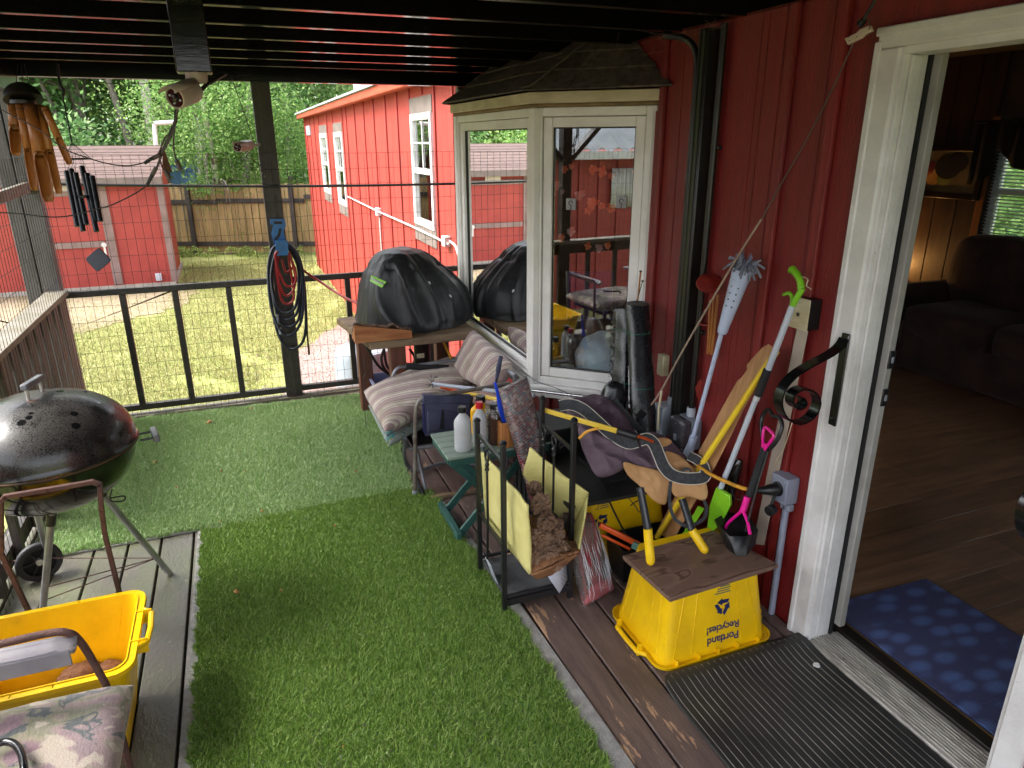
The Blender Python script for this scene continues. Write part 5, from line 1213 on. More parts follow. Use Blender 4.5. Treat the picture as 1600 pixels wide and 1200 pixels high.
MB().tube([(.72, yn+.10, .23), (.72, yf-.05, .23), (1.22, yf-.02, .25), (1.22, yn+.05, .25), (.72, yn+.10, .23)], .011, 8).build('seat_frame', m_tubeg, lc)
MB().bb(.74, 1.21, yn+.14, yf-.06, .225, .232).build('seat_sling', m_strap, lc)
m_str, nt_, b_ = base('mauve striped canvas'); setup(nt_, b_, .85, 0, .2, sheen=.2)
c_ = coords(nt_, (1, 1, 1)); sp = N(nt_, 'ShaderNodeSeparateXYZ'); nt_.links.new(c_, sp.inputs[0])
mm = N(nt_, 'ShaderNodeMath', operation='MULTIPLY'); mm.inputs[1].default_value = 1/.125; nt_.links.new(sp.outputs['Y'], mm.inputs[0])
fr_ = N(nt_, 'ShaderNodeMath', operation='FRACT'); nt_.links.new(mm.outputs[0], fr_.inputs[0])
st_ = ramp(nt_, fr_.outputs[0], [(0, 'a58d8c'), (.30, '927578'), (.34, 'c7bdae'), (.46, 'a98f92'), (.55, 'cfc5b4'), (.74, '9c8486'), (.82, 'bfb2a6'), (.90, '8e7274')], 'CONSTANT')
dn = noise_(nt_, coords(nt_), 7, 7, .65)
nt_.links.new(mixc(nt_, ramp(nt_, dn, [(.45, (0, 0, 0, 1)), (.72, (.75, .75, .75, 1))]), st_, lin('7c7258')), b_.inputs['Base Color']); bump(nt_, b_, noise_(nt_, coords(nt_), 300, 3), .25)
m_pipe_ = mat('mauve piping', '7d6464', rough=.8)
A1, B1, C1, D1 = Z(603, 690, .33), Z(742, 612, .35), Z(700, 574, .37), Z(569, 626, .33)
sc1 = thing('seat_cushion', 'mauve and cream striped seat cushion, stained, lying on the lounge chair', 'cushion', A1)
pillow(A1, B1+V((.04, 0, 0)), C1+V((.06, 0, 0)), D1, .115, (0, 0, 1), 22, 16, 6, 1, .008, sag=-.02).build('cushion', m_str, sc1, smooth=60)
MB().tube([A1+V((.01, .01, .028)), D1+V((.01, -.01, .028)), C1+V((0, 0, .028)), B1+V((0, 0, .028))], .004, 6, closed=True).build('piping', m_pipe_, sc1)
sc0 = thing('under_cushion', 'grey green printed cushion squashed beneath the striped seat cushion', 'cushion', A1-V((0, 0, .05)))
m_prn = mat('teal leaf print', '7f8f88', '8d8b84', rough=.9, scale=9, chip='2f6a6c', chipscale=9, chipthr=(.56, .58), speck='5a6a48', speckthr=(.6, .64), speckscale=22, bmp=.3)
pillow(A1+V((.012, .012, -.075)), B1+V((0, .01, -.07)), C1+V((0, 0, -.07)), D1+V((.02, 0, -.075)), .085, (0, 0, 1), 18, 12, 6, 3, .01).build('cushion', m_prn, sc0, smooth=60)
bc = thing('back_cushion', 'mauve and cream striped back cushion leaning against the lounge back', 'cushion', Z(730, 600, .48))
a, b2, c, d = X(697, 577, 1.13), X(762, 612, 1.13), X(789, 563, 1.27), X(733, 512, 1.27)
bn_ = (b2-a).cross(d-a).normalized(); bn_ = bn_ if bn_.x > 0 else -bn_
pillow(a-bn_*.02, b2-bn_*.02, c-bn_*.02, d-bn_*.02, .12, bn_, 22, 18, 6, 5, .008).build('cushion', m_str, bc, smooth=60)
# navy umbrella-like bundle tied beside the cushion
nb_ = thing('navy_umbrella', 'small furled navy umbrella tied to the right end of the striped cushion', 'umbrella', X(780, 580, 1.2))
MB().tube([X(783, 556, 1.19), X(779, 575, 1.17), X(776, 592, 1.15)], [.010, .014, .008], 10).build('furled_cloth', mat('navy cloth', '4a4e68', '33364c', rough=.8, scale=14, bmp=.4), nb_); MB().tube([X(776, 592, 1.15), X(773, 608, 1.13)], .007, 8).build('shaft', m_rubber, nb_)
# organiser
og = thing('armrest_organizer', 'faded navy cloth organizer with pockets hanging over the near chair arm', 'organizer', Y(700, 650, yn))
m_nav = mat('faded navy canvas', '4a4c66', '3b3d55', rough=.85, scale=7, bmp=.3, bscale=200)
def ogq(pp, yy, th=.010, nm='flap', m=None): return MB().prism([Y(x, y, yy) for x, y in pp], (0, th, 0)).build(nm, m or m_nav, og, bevel=.004)
ogq([(662, 618), (738, 619), (735, 630), (660, 632)], yn-.02, .04, 'top_band'); ogq([(660, 632), (735, 630), (732, 672), (664, 682)], yn-.022, .006, 'panel')
ogq([(668, 642), (690, 642), (688, 672), (669, 675)], yn-.036, .012, 'pocket'); ogq([(693, 640), (728, 650), (726, 668), (694, 672)], yn-.034, .010, 'pocket')
ogq([(691, 640), (694, 641), (693, 670), (690, 671)], yn-.04, .004, 'pocket_trim', m_strap)
ogq([(660, 632), (664, 632), (666, 681), (661, 674)], yn-.024, .012, 'edge_binding', mat('navy binding', '25285a', rough=.8))

# tub beside the lounger
tu = thing('grey_tub', 'pale blue grey plastic tub behind the striped seat cushion', 'tub', Z(600, 590, .2))
m_tub = mat('pale blue grey tub', '8f95b5', '7f86a6', rough=.4)
a = [Z(583, 592, .25), Z(618, 587, .25), Z(650, 583, .25)]
tx0, ty0 = Z(585, 600, .25).x, Z(600, 600, .25).y
def tub(x0, x1, y0, y1, z0, z1, th, tp, m, parent, name='tub_body'):
    mb = MB(); o_ = [(x0+tp, y0+tp, z0), (x1-tp, y0+tp, z0), (x1-tp, y1-tp, z0), (x0+tp, y1-tp, z0)], [(x0, y0, z1), (x1, y0, z1), (x1, y1, z1), (x0, y1, z1)]
    i_ = [(x0+tp+th, y0+tp+th, z0+th), (x1-tp-th, y0+tp+th, z0+th), (x1-tp-th, y1-tp-th, z0+th), (x0+tp+th, y1-tp-th, z0+th)], [(x0+th, y0+th, z1), (x1-th, y0+th, z1), (x1-th, y1-th, z1), (x0+th, y1-th, z1)]
    v = list(o_[0])+list(o_[1])+list(i_[0])+list(i_[1]); f = [(3, 2, 1, 0), (8, 9, 10, 11)]
    for k in range(4):
        k2 = (k+1) % 4; f += [(k, k2, 4+k2, 4+k), (12+k, 12+k2, 8+k2, 8+k), (4+k, 4+k2, 12+k2, 12+k)]
    return mb.add(v, f).build(name, m, parent, bevel=.006, seg=3)
tub(tx0, tx0+.34, ty0+.02, ty0+.26, .01, .25, .006, .03, m_tub, tu)
MB().bb(tx0-.012, tx0+.352, ty0+.008, ty0+.022, .235, .252).build('rim', m_tub, tu, bevel=.003); MB().bb(tx0-.012, tx0+.0, ty0+.022, ty0+.272, .235, .252).build('rim', m_tub, tu, bevel=.003)
MB().box((tx0+.1, ty0+.006, .245), (.03, .006, .02)).build('clip', m_blue, tu)
# ------------------------------------------------------------------ green side table and what stands on it
TT = .45
m_green = mat('dark green slat paint', '2f5a52', '254a44', rough=.45, scale=6, bmp=.2); m_gtop = mat('dusty grey green slat', '8a9a8c', '74867a', rough=.55, scale=5, bmp=.2, piece=.06)
g0, g1 = Z(669, 678, TT), Z(700, 717, TT)
st = thing('side_table', 'small green folding slatted side table crowded with bottles', 'table', (g1.x+.22, (g0.y+g1.y)/2, 0))
gx0, gx1, gy0, gy1 = g1.x, g1.x+.50, g1.y, g0.y
ns = 5; sw = (gy1-gy0)/ns
for k in range(ns): MB().bb(gx0, gx1, gy0+k*sw+.003, gy0+(k+1)*sw-.003, TT-.012, TT).build('slat', m_gtop, st, bevel=.002)
for q in (gy0+.004, gy1-.02): MB().bb(gx0+.01, gx1-.01, q, q+.016, TT-.045, TT-.0125).build('apron', m_green, st, bevel=.002)
for xx in (gx0+.004, gx1-.024):
    MB().bb(xx, xx+.018, gy0+.022, gy1-.022, TT-.04, TT-.0125).build('apron', m_green, st, bevel=.002)
for yy in (gy0+.03, gy1-.04):
    MB().bar((gx0+.02, yy, TT-.03), (gx0+.40, yy, .01), .016, .034, up=(0, 0, 1)).build('leg', m_green, st, bevel=.002)
    MB().bar((gx0+.42, yy+.018, TT-.03), (gx0+.04, yy+.018, .01), .016, .034, up=(0, 0, 1)).build('leg', m_green, st, bevel=.002)
MB().bb(gx0+.03, gx0+.055, gy0+.0, gy1+.03, .03, .06).build('stretcher', m_green, st, bevel=.002); MB().bb(gx0+.37, gx0+.395, gy0+.0, gy1, .03, .06).build('stretcher', m_green, st, bevel=.002)
m_bot = mat('dusty white bottle', 'c6c7ca', 'b0b1b4', rough=.4, scale=5, speck='6e6a64', speckthr=(.76, .79), speckscale=120)
m_redcap = mat('red cap', 'c81c2c', 'b01524', rough=.35)
def bottle(px, pyb, r, h, zt, label, mb_, mc_, neck=.35, cap=.03, group=None, sx=1, cat='bottle'):
    c = Z(px, pyb, zt); t = thing('bottle', label, cat, c, group)
    MB().lathe([(r*.86, 0), (r, .008), (r, h*.72), (r*.93, h*.80), (r*.6, h*.90), (r*neck, h*.95), (r*neck, h)], c, 20, sy=sx).build('body', mb_, t)
    MB().lathe([(r*neck*1.25, h+.0005), (r*neck*1.3, h+.004), (r*neck*1.2, h+cap), (0, h+cap+.001)], c, 16).build('cap', mc_, t); return t
bottle(724, 703, .040, .185, TT+.001, 'white bottle with a black cap at the front of the green table', m_bot, m_blkpl, .38, .026, sx=.75)
bottle(750, 696, .033, .185, TT+.001, 'white bottle with a red cap behind the rack post', m_bot, m_redcap, .40, .030, sx=.8)
b_j = bottle(752, 676, .052, .16, TT+.001, 'yellow jug with a black cap behind the white bottles', mat('yellow jug', 'f0b400', 'e0a400', rough=.35), m_blkpl, .35, .03, sx=.6, cat='jug')
bottle(772, 693, .028, .175, TT+.001, 'clear bottle with a black cap and dark contents wrapped in plastic', mat('brown liquid bottle', '4a3328', '2e211b', rough=.15, scale=9), m_blkpl, .5, .022)
m_film = cellophane('crinkled clear film', 2.6, .16)
fo_ = thing('plastic_wrap', 'crumpled clear plastic wrap around the dark bottle', 'plastic wrap', Z(772, 690, TT))
c = Z(774, 690, TT+.002)
def filmf(u, v):
    a = 2*pi*u; r = .042-.012*abs(v-.75)+.010*mnoise.noise(V((cos(a)*3, sin(a)*3, v*9)))*2; p = c+V((cos(a)*r, sin(a)*r, .19*v)); return p+mnoise.noise_vector(p*60)*.004
MB().grid(filmf, 30, 22, closed=True).build('wrap', m_film, fo_, smooth=30)
# wooden box with a blue scoop
wbx = Z(783, 702, TT+.001); wbo = thing('wooden_box', 'ribbed orange wooden box on the green table by the rolled rug', 'box', wbx)
m_owd = mat('orange wood box', 'c08048', 'a56a36', rough=.5, scale=4, stretch=(5, 5, .8), bmp=.2)
bw_, bd_, bh_ = .115, .09, .125
tub(wbx.x, wbx.x+bw_, wbx.y, wbx.y+bd_, wbx.z, wbx.z+bh_, .008, .0, m_owd, wbo, 'box_body')
for k in range(5): MB().bb(wbx.x+.010+k*.021, wbx.x+.022+k*.021, wbx.y-.0035, wbx.y-.0003, wbx.z+.004, wbx.z+bh_-.004).build('rib', m_owd, wbo, bevel=.0015)
sc2 = thing('blue_scoop', 'bright blue plastic scoop standing handle up in the wooden box', 'scoop', wbx+V((.05, .05, .01)))
m_bl2 = mat('bright blue plastic', '1746d8', '143cc0', rough=.35)
yy = wbx.y+.03
MB().prism([Y(x, y, yy) for x, y in ((772, 598), (776, 597), (783, 622), (790, 632), (803, 662), (787, 664), (779, 640), (776, 615))], (0, .012, 0)).build('blade', m_bl2, sc2, bevel=.004)
# rolled rug in film, upright
m_rugp, nt_, b_ = base('persian rug print'); setup(nt_, b_, .85, 0, .2)
c_ = coords(nt_, (1, 1, 1), (.3, .5, .3)); vo = N(nt_, 'ShaderNodeTexVoronoi'); vo.inputs['Scale'].default_value = 75; nt_.links.new(c_, vo.inputs['Vector'])
wv = wave_(nt_, c_, 26, 'Z', 2, 3); chk = ramp(nt_, vo.outputs['Color'], [(.0, '5e2230'), (.3, '8e3f48'), (.45, 'b39a8e'), (.6, '4d5866'), (.75, '7c2b38'), (.9, 'c0a69a')], 'CONSTANT')
nt_.links.new(mixc(nt_, ramp(nt_, wv, [(.86, (0, 0, 0, 1)), (.93, (.8, .8, .8, 1))]), chk, lin('b98a86')), b_.inputs['Base Color'])
rr = thing('wrapped_rug', 'patterned red rug folded upright in clear film behind the fire tool rack', 'rug', (1.15, 2.75, 0))
ryy = gy0-.03
q0, q1, q2, q3 = Y(786, 612, ryy), Y(829, 591, ryy+.03), Y(872, 775, ryy-.10), Y(838, 790, ryy-.12)
nrm_ = (q1-q0).cross(q3-q0).normalized(); nrm_ = nrm_ if nrm_.y > 0 else -nrm_
q2b, q3b = q3+(q2-q3), q3
ext = .55
b0, b1 = q0.lerp(q3, 1.0), q1.lerp(q2, 1.0); e0 = q0+(q3-q0)*1.9; e1_ = q1+(q2-q1)*1.9
while min(e0.z, e1_.z) < .03: e0 = q0.lerp(e0, .97); e1_ = q1.lerp(e1_, .97)
pillow(q0, q1, e1_, e0, .07, nrm_, 14, 26, 8, 2, .005).build('rug_fold', m_rugp, rr, smooth=60)
pillow(q0+(q0-q3)*.02-nrm_*.006, q1+(q1-q2)*.02-nrm_*.006, e1_-nrm_*.006, e0-nrm_*.006, .084, nrm_, 26, 48, 8, 5, .009).build('film', m_film, rr, smooth=30)

# ------------------------------------------------------------------ fire tool rack
RX0, RX1, RY0, RY1 = .81, 1.095, 2.19, 2.49
rk = thing('fire_tool_rack', 'black steel fireplace tool rack with four posts and a slate base', 'tool rack', ((RX0+RX1)/2, (RY0+RY1)/2, 0))
hts = {(RX0, RY1): Y(748, 655, RY1).z, (RX0, RY0): Y(793, 690, RY0).z, (RX1, RY1): .775, (RX1, RY0): .79}
for (x, y), h in hts.items():
    MB().bb(x-.0095, x+.0095, y-.0095, y+.0095, 0, h-.012).build('post', m_blk, rk, bevel=.002); MB().lathe([(.009, h-.012), (.015, h-.008), (.015, h-.002), (.008, h+.006), (0, h+.007)], (x, y, 0), 12).build('finial', m_blk, rk)
for x in (RX0, RX1):
    for z in (.66, .30): MB().bb(x-.006, x+.006, RY0+.01, RY1-.01, z-.006, z+.006).build('crossbar', m_blk, rk, bevel=.001)
    for k in range(3):
        yk = RY0+.07+k*.075; MB().tube([(x-.006, yk, .655), (x-.022, yk, .645), (x-.026, yk, .66), (x-.022, yk, .672)], .003, 6).build('hook', m_blk, rk)
for y in (RY0, RY1): MB().bb(RX0+.01, RX1-.01, y-.006, y+.006, .07, .082).build('crossbar', m_blk, rk, bevel=.001)
m_slate = mat('ashy slate base', '3a3b3c', '57585a', rough=.7, scale=7, bmp=.3, chip='6d6e70', chipthr=(.66, .74))
MB().bb(RX0+.011, RX1-.011, RY0+.002, RY1-.002, .045, .062).build('base_plate', m_slate, rk, bevel=.003)
MB().bb(RX0+.01, RX1-.01, RY0-.008, RY0+.001, .035, .064).build('base_rim', m_blk, rk)
def firetool(x, y, zr, label, kind):
    t = thing('fire_tool', label, 'fire iron', (x, y, zr-.5), 'fire irons on the rack'); r = .019
    MB().tube([V((x, y+cos(a)*r, zr+sin(a)*r*1.15)) for a in np.linspace(0, 2*pi, 18, endpoint=False)], .0045, 7, closed=True).build('ring_handle', m_blk, t)
    MB().lathe([(.004, 0), (.010, .008), (.006, .02), (.010, .032), (.005, .04)], (x, y, zr-.065), 10).build('knuckle', m_blk, t)
    MB().tube([(x, y, zr-.06), (x, y, zr-.30), (x-.004, y+.004, zr-.46)], .0052, 8).build('shaft', m_blk, t)
    if kind: MB().prism([(x-.004, y-.03, zr-.47), (x-.004, y+.035, zr-.47), (x+.03, y+.04, zr-.58), (x+.03, y-.035, zr-.58)], (.004, 0, .001)).build('blade', m_lgrey, t, bevel=.002)
    else: MB().tube(spline([(x, y, zr-.45), (x, y, zr-.52), (x, y+.03, zr-.55), (x, y+.045, zr-.52)], 4), .005, 7).build('hooked_tip', m_blk, t)
firetool(RX0-.014, 2.335, .625, 'fire shovel with a ring handle on the left side of the rack', 1)
firetool(RX1-.03, 2.40, .66, 'fire poker with a ring handle on the far side of the rack', 0)
firetool(RX1-.03, 2.30, .66, 'second fire poker nearer the purple bag on the rack', 0)
# yellow lined carton full of crumpled paper
cb = thing('yellow_carton', 'torn yellow foam lined carton lying open in the fire tool rack', 'carton', (.96, 2.33, .25))
m_foam = mat('yellow foam sheet', 'e6dc90', 'd6cb7c', rough=.75, scale=4, stretch=(1, 1, 1), bmp=.35, chip='8f7a48', chipscale=9, chipthr=(.70, .72), speck='6d5c38', speckthr=(.78, .8), speckscale=70)
nt_ = m_foam.node_tree; b_ = nt_.nodes['Principled BSDF']
wv = wave_(nt_, coords(nt_), 42, 'Z', .3, 1); bump(nt_, b_, wv, .5, .004)
m_kraft = mat('brown corrugated card', '9a6c48', '7f5538', rough=.8, scale=6, bmp=.3); nt_ = m_kraft.node_tree; wv = wave_(nt_, coords(nt_, (1, 1, 1), (0, .6, 0)), 30, 'Z', 1.5, 4)
bump(nt_, nt_.nodes['Principled BSDF'], wv, .7, .006)
def sheet(pts, th, nm, m, nrm, nu=10, nv=10, amp=.006, seed=0, torn=0):
    a, b, c, d = map(V, pts); random.seed(seed)
    def f(u, v):
        if torn and v > .95: v = 1-.06*random.random()
        q = (a.lerp(b, u)).lerp(d.lerp(c, u), v); return q+V(nrm)*mnoise.noise(q*11+V((seed, 0, 0)))*amp*2
    return MB().grid(f, nu, nv).build(nm, m, cb, solid=th)
XL0 = .845
LQ = [X(753, 706, XL0), X(826, 790, XL0), X(829, 897, XL0+.015), X(760, 812, XL0)]
sheet(LQ, .009, 'left_panel', m_foam, (1, 0, 0), 16, 16, .004, 1)
RQ = [X(826, 700, 1.045), X(918, 771, 1.175), X(893, 838, 1.14), X(819, 740, 1.03)]
sheet(RQ, .009, 'right_flap', m_foam, (1, 0, .3), 16, 10, .005, 2)
# floor of the carton: sloping panel between the two
BQ = [X(829, 897, .87), X(905, 862, 1.07), X(893, 838, 1.13), X(828, 760, 1.02)]
sheet([LQ[2]+V((.004, 0, 0)), X(907, 860, 1.06), RQ[2], V((.90, 2.60, .30))], .008, 'bottom_panel', m_kraft, (0, 0, 1), 14, 12, .006, 3)
sheet([X(905, 862, 1.062), X(918, 771, 1.17)+V((0, -.005, 0)), RQ[2]+V((-.012, -.002, 0)), X(895, 845, 1.11)], .006, 'end_flap', m_foam, (0, 1, 0), 8, 8, .004, 4)
sheet([LQ[2], X(905, 866, 1.05), X(862, 898, .965), X(838, 903, .90)], .007, 'torn_front_flap', m_kraft, (0, 1, 0), 16, 6, .008, 5)

pb2 = thing('crumpled_paper', 'crumpled brown packing paper stuffed in the yellow carton', 'packing paper', (.95, 2.3, .3))
m_kp = mat('brown packing paper', '8a6e58', '6f5644', rough=.8, scale=5, bmp=.3)
def crump(px, py, x, r, seed, sy=1):
    c = X(px, py, x); mb = MB(); r_ = np.random.default_rng(seed)
    bmm = bmesh.new(); bmesh.ops.create_icosphere(bmm, subdivisions=4, radius=1)
    pl2 = r_.normal(size=(40, 3)); pl2 /= np.linalg.norm(pl2, axis=1)[:, None]; of = r_.uniform(.6, .95, 40)
    for v_ in bmm.verts:
        p = np.array(v_.co); k = pl2 @ p; s = np.min(np.where(k > .05, of/np.maximum(k, .05), 9)); s = min(s, 1.1)
        sv = V(p)*2.2+V((seed, 0, 0)); q = V(p*s*(1.22-.6*abs(mnoise.noise(sv))-.42*abs(mnoise.noise(sv*2.1))-.10*abs(mnoise.noise(sv*5)))); mb.v.append(c+V((q.x*r, q.y*r*sy, q.z*r)))
    mb.f = [tuple(v_.index for v_ in f.verts) for f in bmm.faces]; bmm.free()
    return mb.build('paper_wad', m_kp, pb2, smooth=22)
for i, (px, py, x, r) in enumerate([(842, 790, .96, .05), (853, 815, .97, .055), (866, 840, 1.0, .05), (843, 840, .93, .052), (858, 865, .96, .055), (880, 858, 1.02, .042), (838, 868, .91, .045), (848, 885, .93, .04), (868, 880, .97, .038), (836, 765, .98, .04), (872, 820, 1.03, .035)]): crump(px, py, x, r, i+5)
# printed sheet of paper
ps = thing('paper_sheet', 'white printed sheet hanging out below the yellow carton', 'paper', Z(865, 900, .08))
m_pap = mat('white paper', 'c3c6d2', 'b4b7c4', rough=.7, scale=6); nt_ = m_pap.node_tree; b_ = nt_.nodes['Principled BSDF']
pz = [Y(845, 885, 2.17), Y(872, 868, 2.20), Y(888, 880, 2.215), Y(887, 905, 2.19), Y(874, 927, 2.14)]
pc_ = sum(pz, V((0, 0, 0)))/5
MB().add([pc_+V((0, -.004, .002))]+pz, [(0, i+1, (i+1) % 5+1) for i in range(5)]).build('sheet', m_pap, ps, solid=.0006, smooth=60)
mb = MB()
for k in range(5):
    a = pz[1].lerp(pz[4], .25+.12*k)+V((.008, -.0035, .0)); mb.bar(a, a+(pz[2]-pz[1])*.75, .0012, .0004, up=(0, -1, .3))
mb.build('print_lines', mat('grey print', '6a6e7c', rough=.8), ps)
# wrapped rug on the floor, leaning
r2 = thing('wrapped_rug', 'red rug rolled flat in crinkled film, its end on the boards beside the yellow bin', 'rug', Z(940, 945, 0))
a, b2 = Z(921, 948, .012), Z(966, 922, .012); up1, up2 = Y(886, 800, 2.27), Y(930, 800, 2.26)
n2 = (b2-a).cross(up1-a).normalized(); n2 = n2 if n2.y > 0 else -n2
m_rug2 = mat('dark red rug end', '9a3540', '6e3a36', rough=.8, scale=16, stretch=(3, .35, .35), chip='4c3e39', chipscale=9, chipthr=(.46, .52), speck='b8a096', speckthr=(.70, .74), speckscale=60)
pillow(a, b2, up2, up1, .055, n2, 12, 26, 7, 1, .005).build('rug_roll', m_rug2, r2, smooth=60)
m_film2 = cellophane('tight crinkled film', 1.3, .05, (3.2, .45, .45))
nt_ = m_film2.node_tree
ex = (b2-a)*.05; ey = (up1-a)*.03
pillow(a-ex-ey-n2*.006, b2+ex-ey-n2*.006, up2+ex, up1-ex, .070, n2, 40, 60, 7, 4, .008).build('film', m_film2, r2, smooth=30)
pillow(a.lerp(up1, .015)-n2*.001, b2.lerp(up2, .015)-n2*.001, b2.lerp(up2, .22)-n2*.001, a.lerp(up1, .22)-n2*.001, .058, n2, 14, 10, 7, 6, .004).build('rug_border', mat('rose rug border', 'b84a54', '96404a', rough=.8, scale=20, chip='d0a8a0', chipscale=14, chipthr=(.6, .63)), r2, smooth=60)
m_crs = mat('film crease highlight', 'd2d4d8', 'b8bac0', rough=.15, spec=.8); mb = MB(); rc0 = np.random.default_rng(4)  # pale strands paint the glints along the film's wrinkles
for i in range(46):
    u0 = rc0.uniform(.06, .94); v0 = rc0.uniform(.0, .55); v1 = min(.95, v0+rc0.uniform(.08, .4)); pts = []
    for k in range(5):
        v = v0+(v1-v0)*k/4; u = u0+rc0.normal(0, .012)+(u0-.5)*-.25*(v0-v)*.5; U, W_ = 2*u-1, 2*v-1; e = max(0, (1-abs(U)**7)*(1-abs(W_)**7))**.5
        q = a.lerp(b2, u).lerp(up1.lerp(up2, u), v); pts.append(q+n2*(.0275-.006-(.035*e+.0008)))
    mb.tube(pts, [.0003, .0011, .0014, .0009, .0003], 4, caps=False)
o = mb.build('film_crease_glints', m_crs, r2); o['kind'] = 'stuff'
# red box behind the table
rb = thing('red_bucket', 'red plastic bucket under the green table behind the rack', 'bucket', (1.2, 3.0, 0))
q = Z(822, 800, .02); MB().lathe([(.095, .005), (.12, .26), (.128, .265), (.128, .28), (.118, .28), (.115, .26), (.09, .012), (0, .012)], (q.x+.12, q.y+.05, 0), 28).build('bucket_body', mat('red bucket plastic', 'a81e22', '8e181c', rough=.4, scale=4), rb)
MB().tube(spline([(q.x, q.y+.05, .27), (q.x+.05, q.y-.09, .22), (q.x+.14, q.y-.1, .2), (q.x+.24, q.y+.0, .26)], 5), .006, 7).build('bail', m_yel, rb)
# small litter board at the turf edge
bl_ = thing('timber_offcut', 'narrow worn board lying under the green table across the deck boards', 'board', Z(715, 775, 0)); a, b2 = Z(672, 778, .012), Z(752, 765, .012)
MB().bar(a, b2, .03, .018).build('board', m_tbl, bl_, bevel=.002)

# ------------------------------------------------------------------ poles lying over the lounge chair
wd_ = thing('wire_claw_tool', 'grey pole tool with splayed wire claws lying on the striped cushion', 'garden tool', Z(680, 600, .5))
p0, p1 = Z(676, 600, .52), Z(862, 636, .62)
p1 = Y(835, 618, 3.02); MB().tube([p0, p1], .0105, 10).build('pole', m_lgrey, wd_)
for i, (x, y) in enumerate(((664, 601), (668, 592), (672, 585), (666, 606), (676, 606), (683, 590))):
    MB().tube(spline([p0, p0.lerp(Z(x, y, .53), .5)+V((0, 0, .012*(i % 3))), Z(x, y, .50+.01*(i % 3))], 4), .0022, 6).build('claw', m_blk, wd_)
yp = thing('pruner_pole', 'yellow pole with an orange grip lying under the grey claw tool', 'pole', Z(700, 610, .47))
p0, p1, p2 = Z(690, 604, .49), Z(716, 611, .495), Y(800, 629, 3.0)
m_orng = mat('orange grip', 'dd5a20', 'c24a18', rough=.4); m_yp = mat('scuffed yellow pole', 'e2c048', 'd2ae36', rough=.45, scale=8, chip='7a4a26', chipscale=16, chipthr=(.66, .68))
MB().tube([p0, p1], .013, 10).build('grip', m_orng, yp); MB().tube([p1, p2], .0115, 10).build('pole', m_yp, yp); MB().tube([p1.lerp(p2, .02), p1.lerp(p2, .06)], .014, 10).build('collar', m_blk, yp)
y2 = thing('yellow_bow_saw', 'chipped yellow tube with black end crossing over the purple bag', 'saw', Y(900, 655, 2.45))
p0, p1 = Y(851, 641, 2.50), Y(966, 674, 2.16); MB().bar(p0, p1, .010, .022, up=(0, 0, 1)).build('bar', m_yp, y2, bevel=.004)
MB().tube([p1, Y(997, 683, 2.08)], .0135, 10).build('end_sleeve', m_rubber, y2)
MB().tube(spline([Y(905, 685, 2.3), Y(918, 674, 2.28), Y(940, 669, 2.24), Y(963, 674, 2.18)], 5), .006, 8).build('bow', mat('amber bow', 'dfa236', 'cf8e28', rough=.4), y2)
MB().tube(spline([Y(996, 682, 2.08), Y(1005, 684, 2.1), Y(1020, 690, 2.15)], 4), .006, 8).build('bow', m_orng, y2)
# ------------------------------------------------------------------ purple and tan work bag draped over the loppers
m_pur = mat('faded plum canvas', '6c5964', '54434f', rough=.85, scale=5, bmp=.5, bscale=26, chip='7f6c74', chipscale=6, chipthr=(.62, .7)); m_tan = mat('tan duck canvas', 'c29668', 'ad8154', rough=.85, scale=4, bmp=.35, bscale=60, chip='8d6a48', chipthr=(.68, .74))
m_webw = mat('white edge piping', 'c8c3b8', 'b3ada0', rough=.7); m_webb = mat('grey black webbing', '2e2f33', '3d3e42', rough=.8, scale=60, bmp=.5, bscale=420)
bag = thing('work_bag', 'plum and tan canvas tool bag with white piped black webbing slumped over the lopper handles', 'bag', D(985, 700, 2.9))
def soft(poly, deps, th, nm, m, seed=0, amp=.012, n=14):
    th *= .62; amp *= 1.2
    """slumped cloth lobe: outline in depth, swollen towards the middle"""
    pts = [D(x, y, d) for (x, y), d in zip(poly, deps)]; pts = spline(pts, 8, True); k = len(pts); c = sum(pts, V((0, 0, 0)))/k
    vw = (EYE-c).normalized(); mb = MB(); rings = 16
    for s in (1, -1):
        o = len(mb.v)
        for r in range(rings+1):
            f = r/rings
            for p in pts:
                q = c+(p-c)*f; hgt = th*math.sqrt(max(0, 1-f**2.6)); q = q+vw*hgt*s; q += mnoise.noise_vector(q*13+V((seed, 0, 0)))*amp*(1-f*.6)+vw*s*(.5-abs(mnoise.noise(q*16+V((seed, 5, 0)))*2))*amp*1.5*(1-f**3); mb.v.append(q)
        for r in range(rings):
            for j in range(k):
                f_ = (o+r*k+j, o+r*k+(j+1) % k, o+(r+1)*k+(j+1) % k, o+(r+1)*k+j); mb.f.append(f_ if s > 0 else f_[::-1])
    return mb.build(nm, m, bag, smooth=70)
soft([(882, 630), (918, 617), (948, 620), (975, 645), (998, 680), (1020, 690), (1000, 712), (975, 700), (930, 690), (898, 660)], [3.05, 3.1, 3.1, 3.05, 2.98, 2.95, 2.9, 2.9, 2.95, 3.0], .05, 'upper_body', m_pur, 1)
soft([(905, 665), (940, 680), (980, 700), (1000, 712), (980, 730), (950, 745), (934, 745), (922, 728), (910, 700)], [2.9, 2.88, 2.86, 2.85, 2.84, 2.84, 2.84, 2.86, 2.88], .045, 'lower_body', m_pur, 2)
soft([(985, 690), (1010, 676), (1040, 680), (1060, 700), (1075, 720), (1062, 735), (1030, 738), (1010, 735), (985, 722), (975, 706)], [2.86, 2.86, 2.86, 2.86, 2.84, 2.82, 2.80, 2.80, 2.81, 2.83], .045, 'end_body', m_pur, 3)
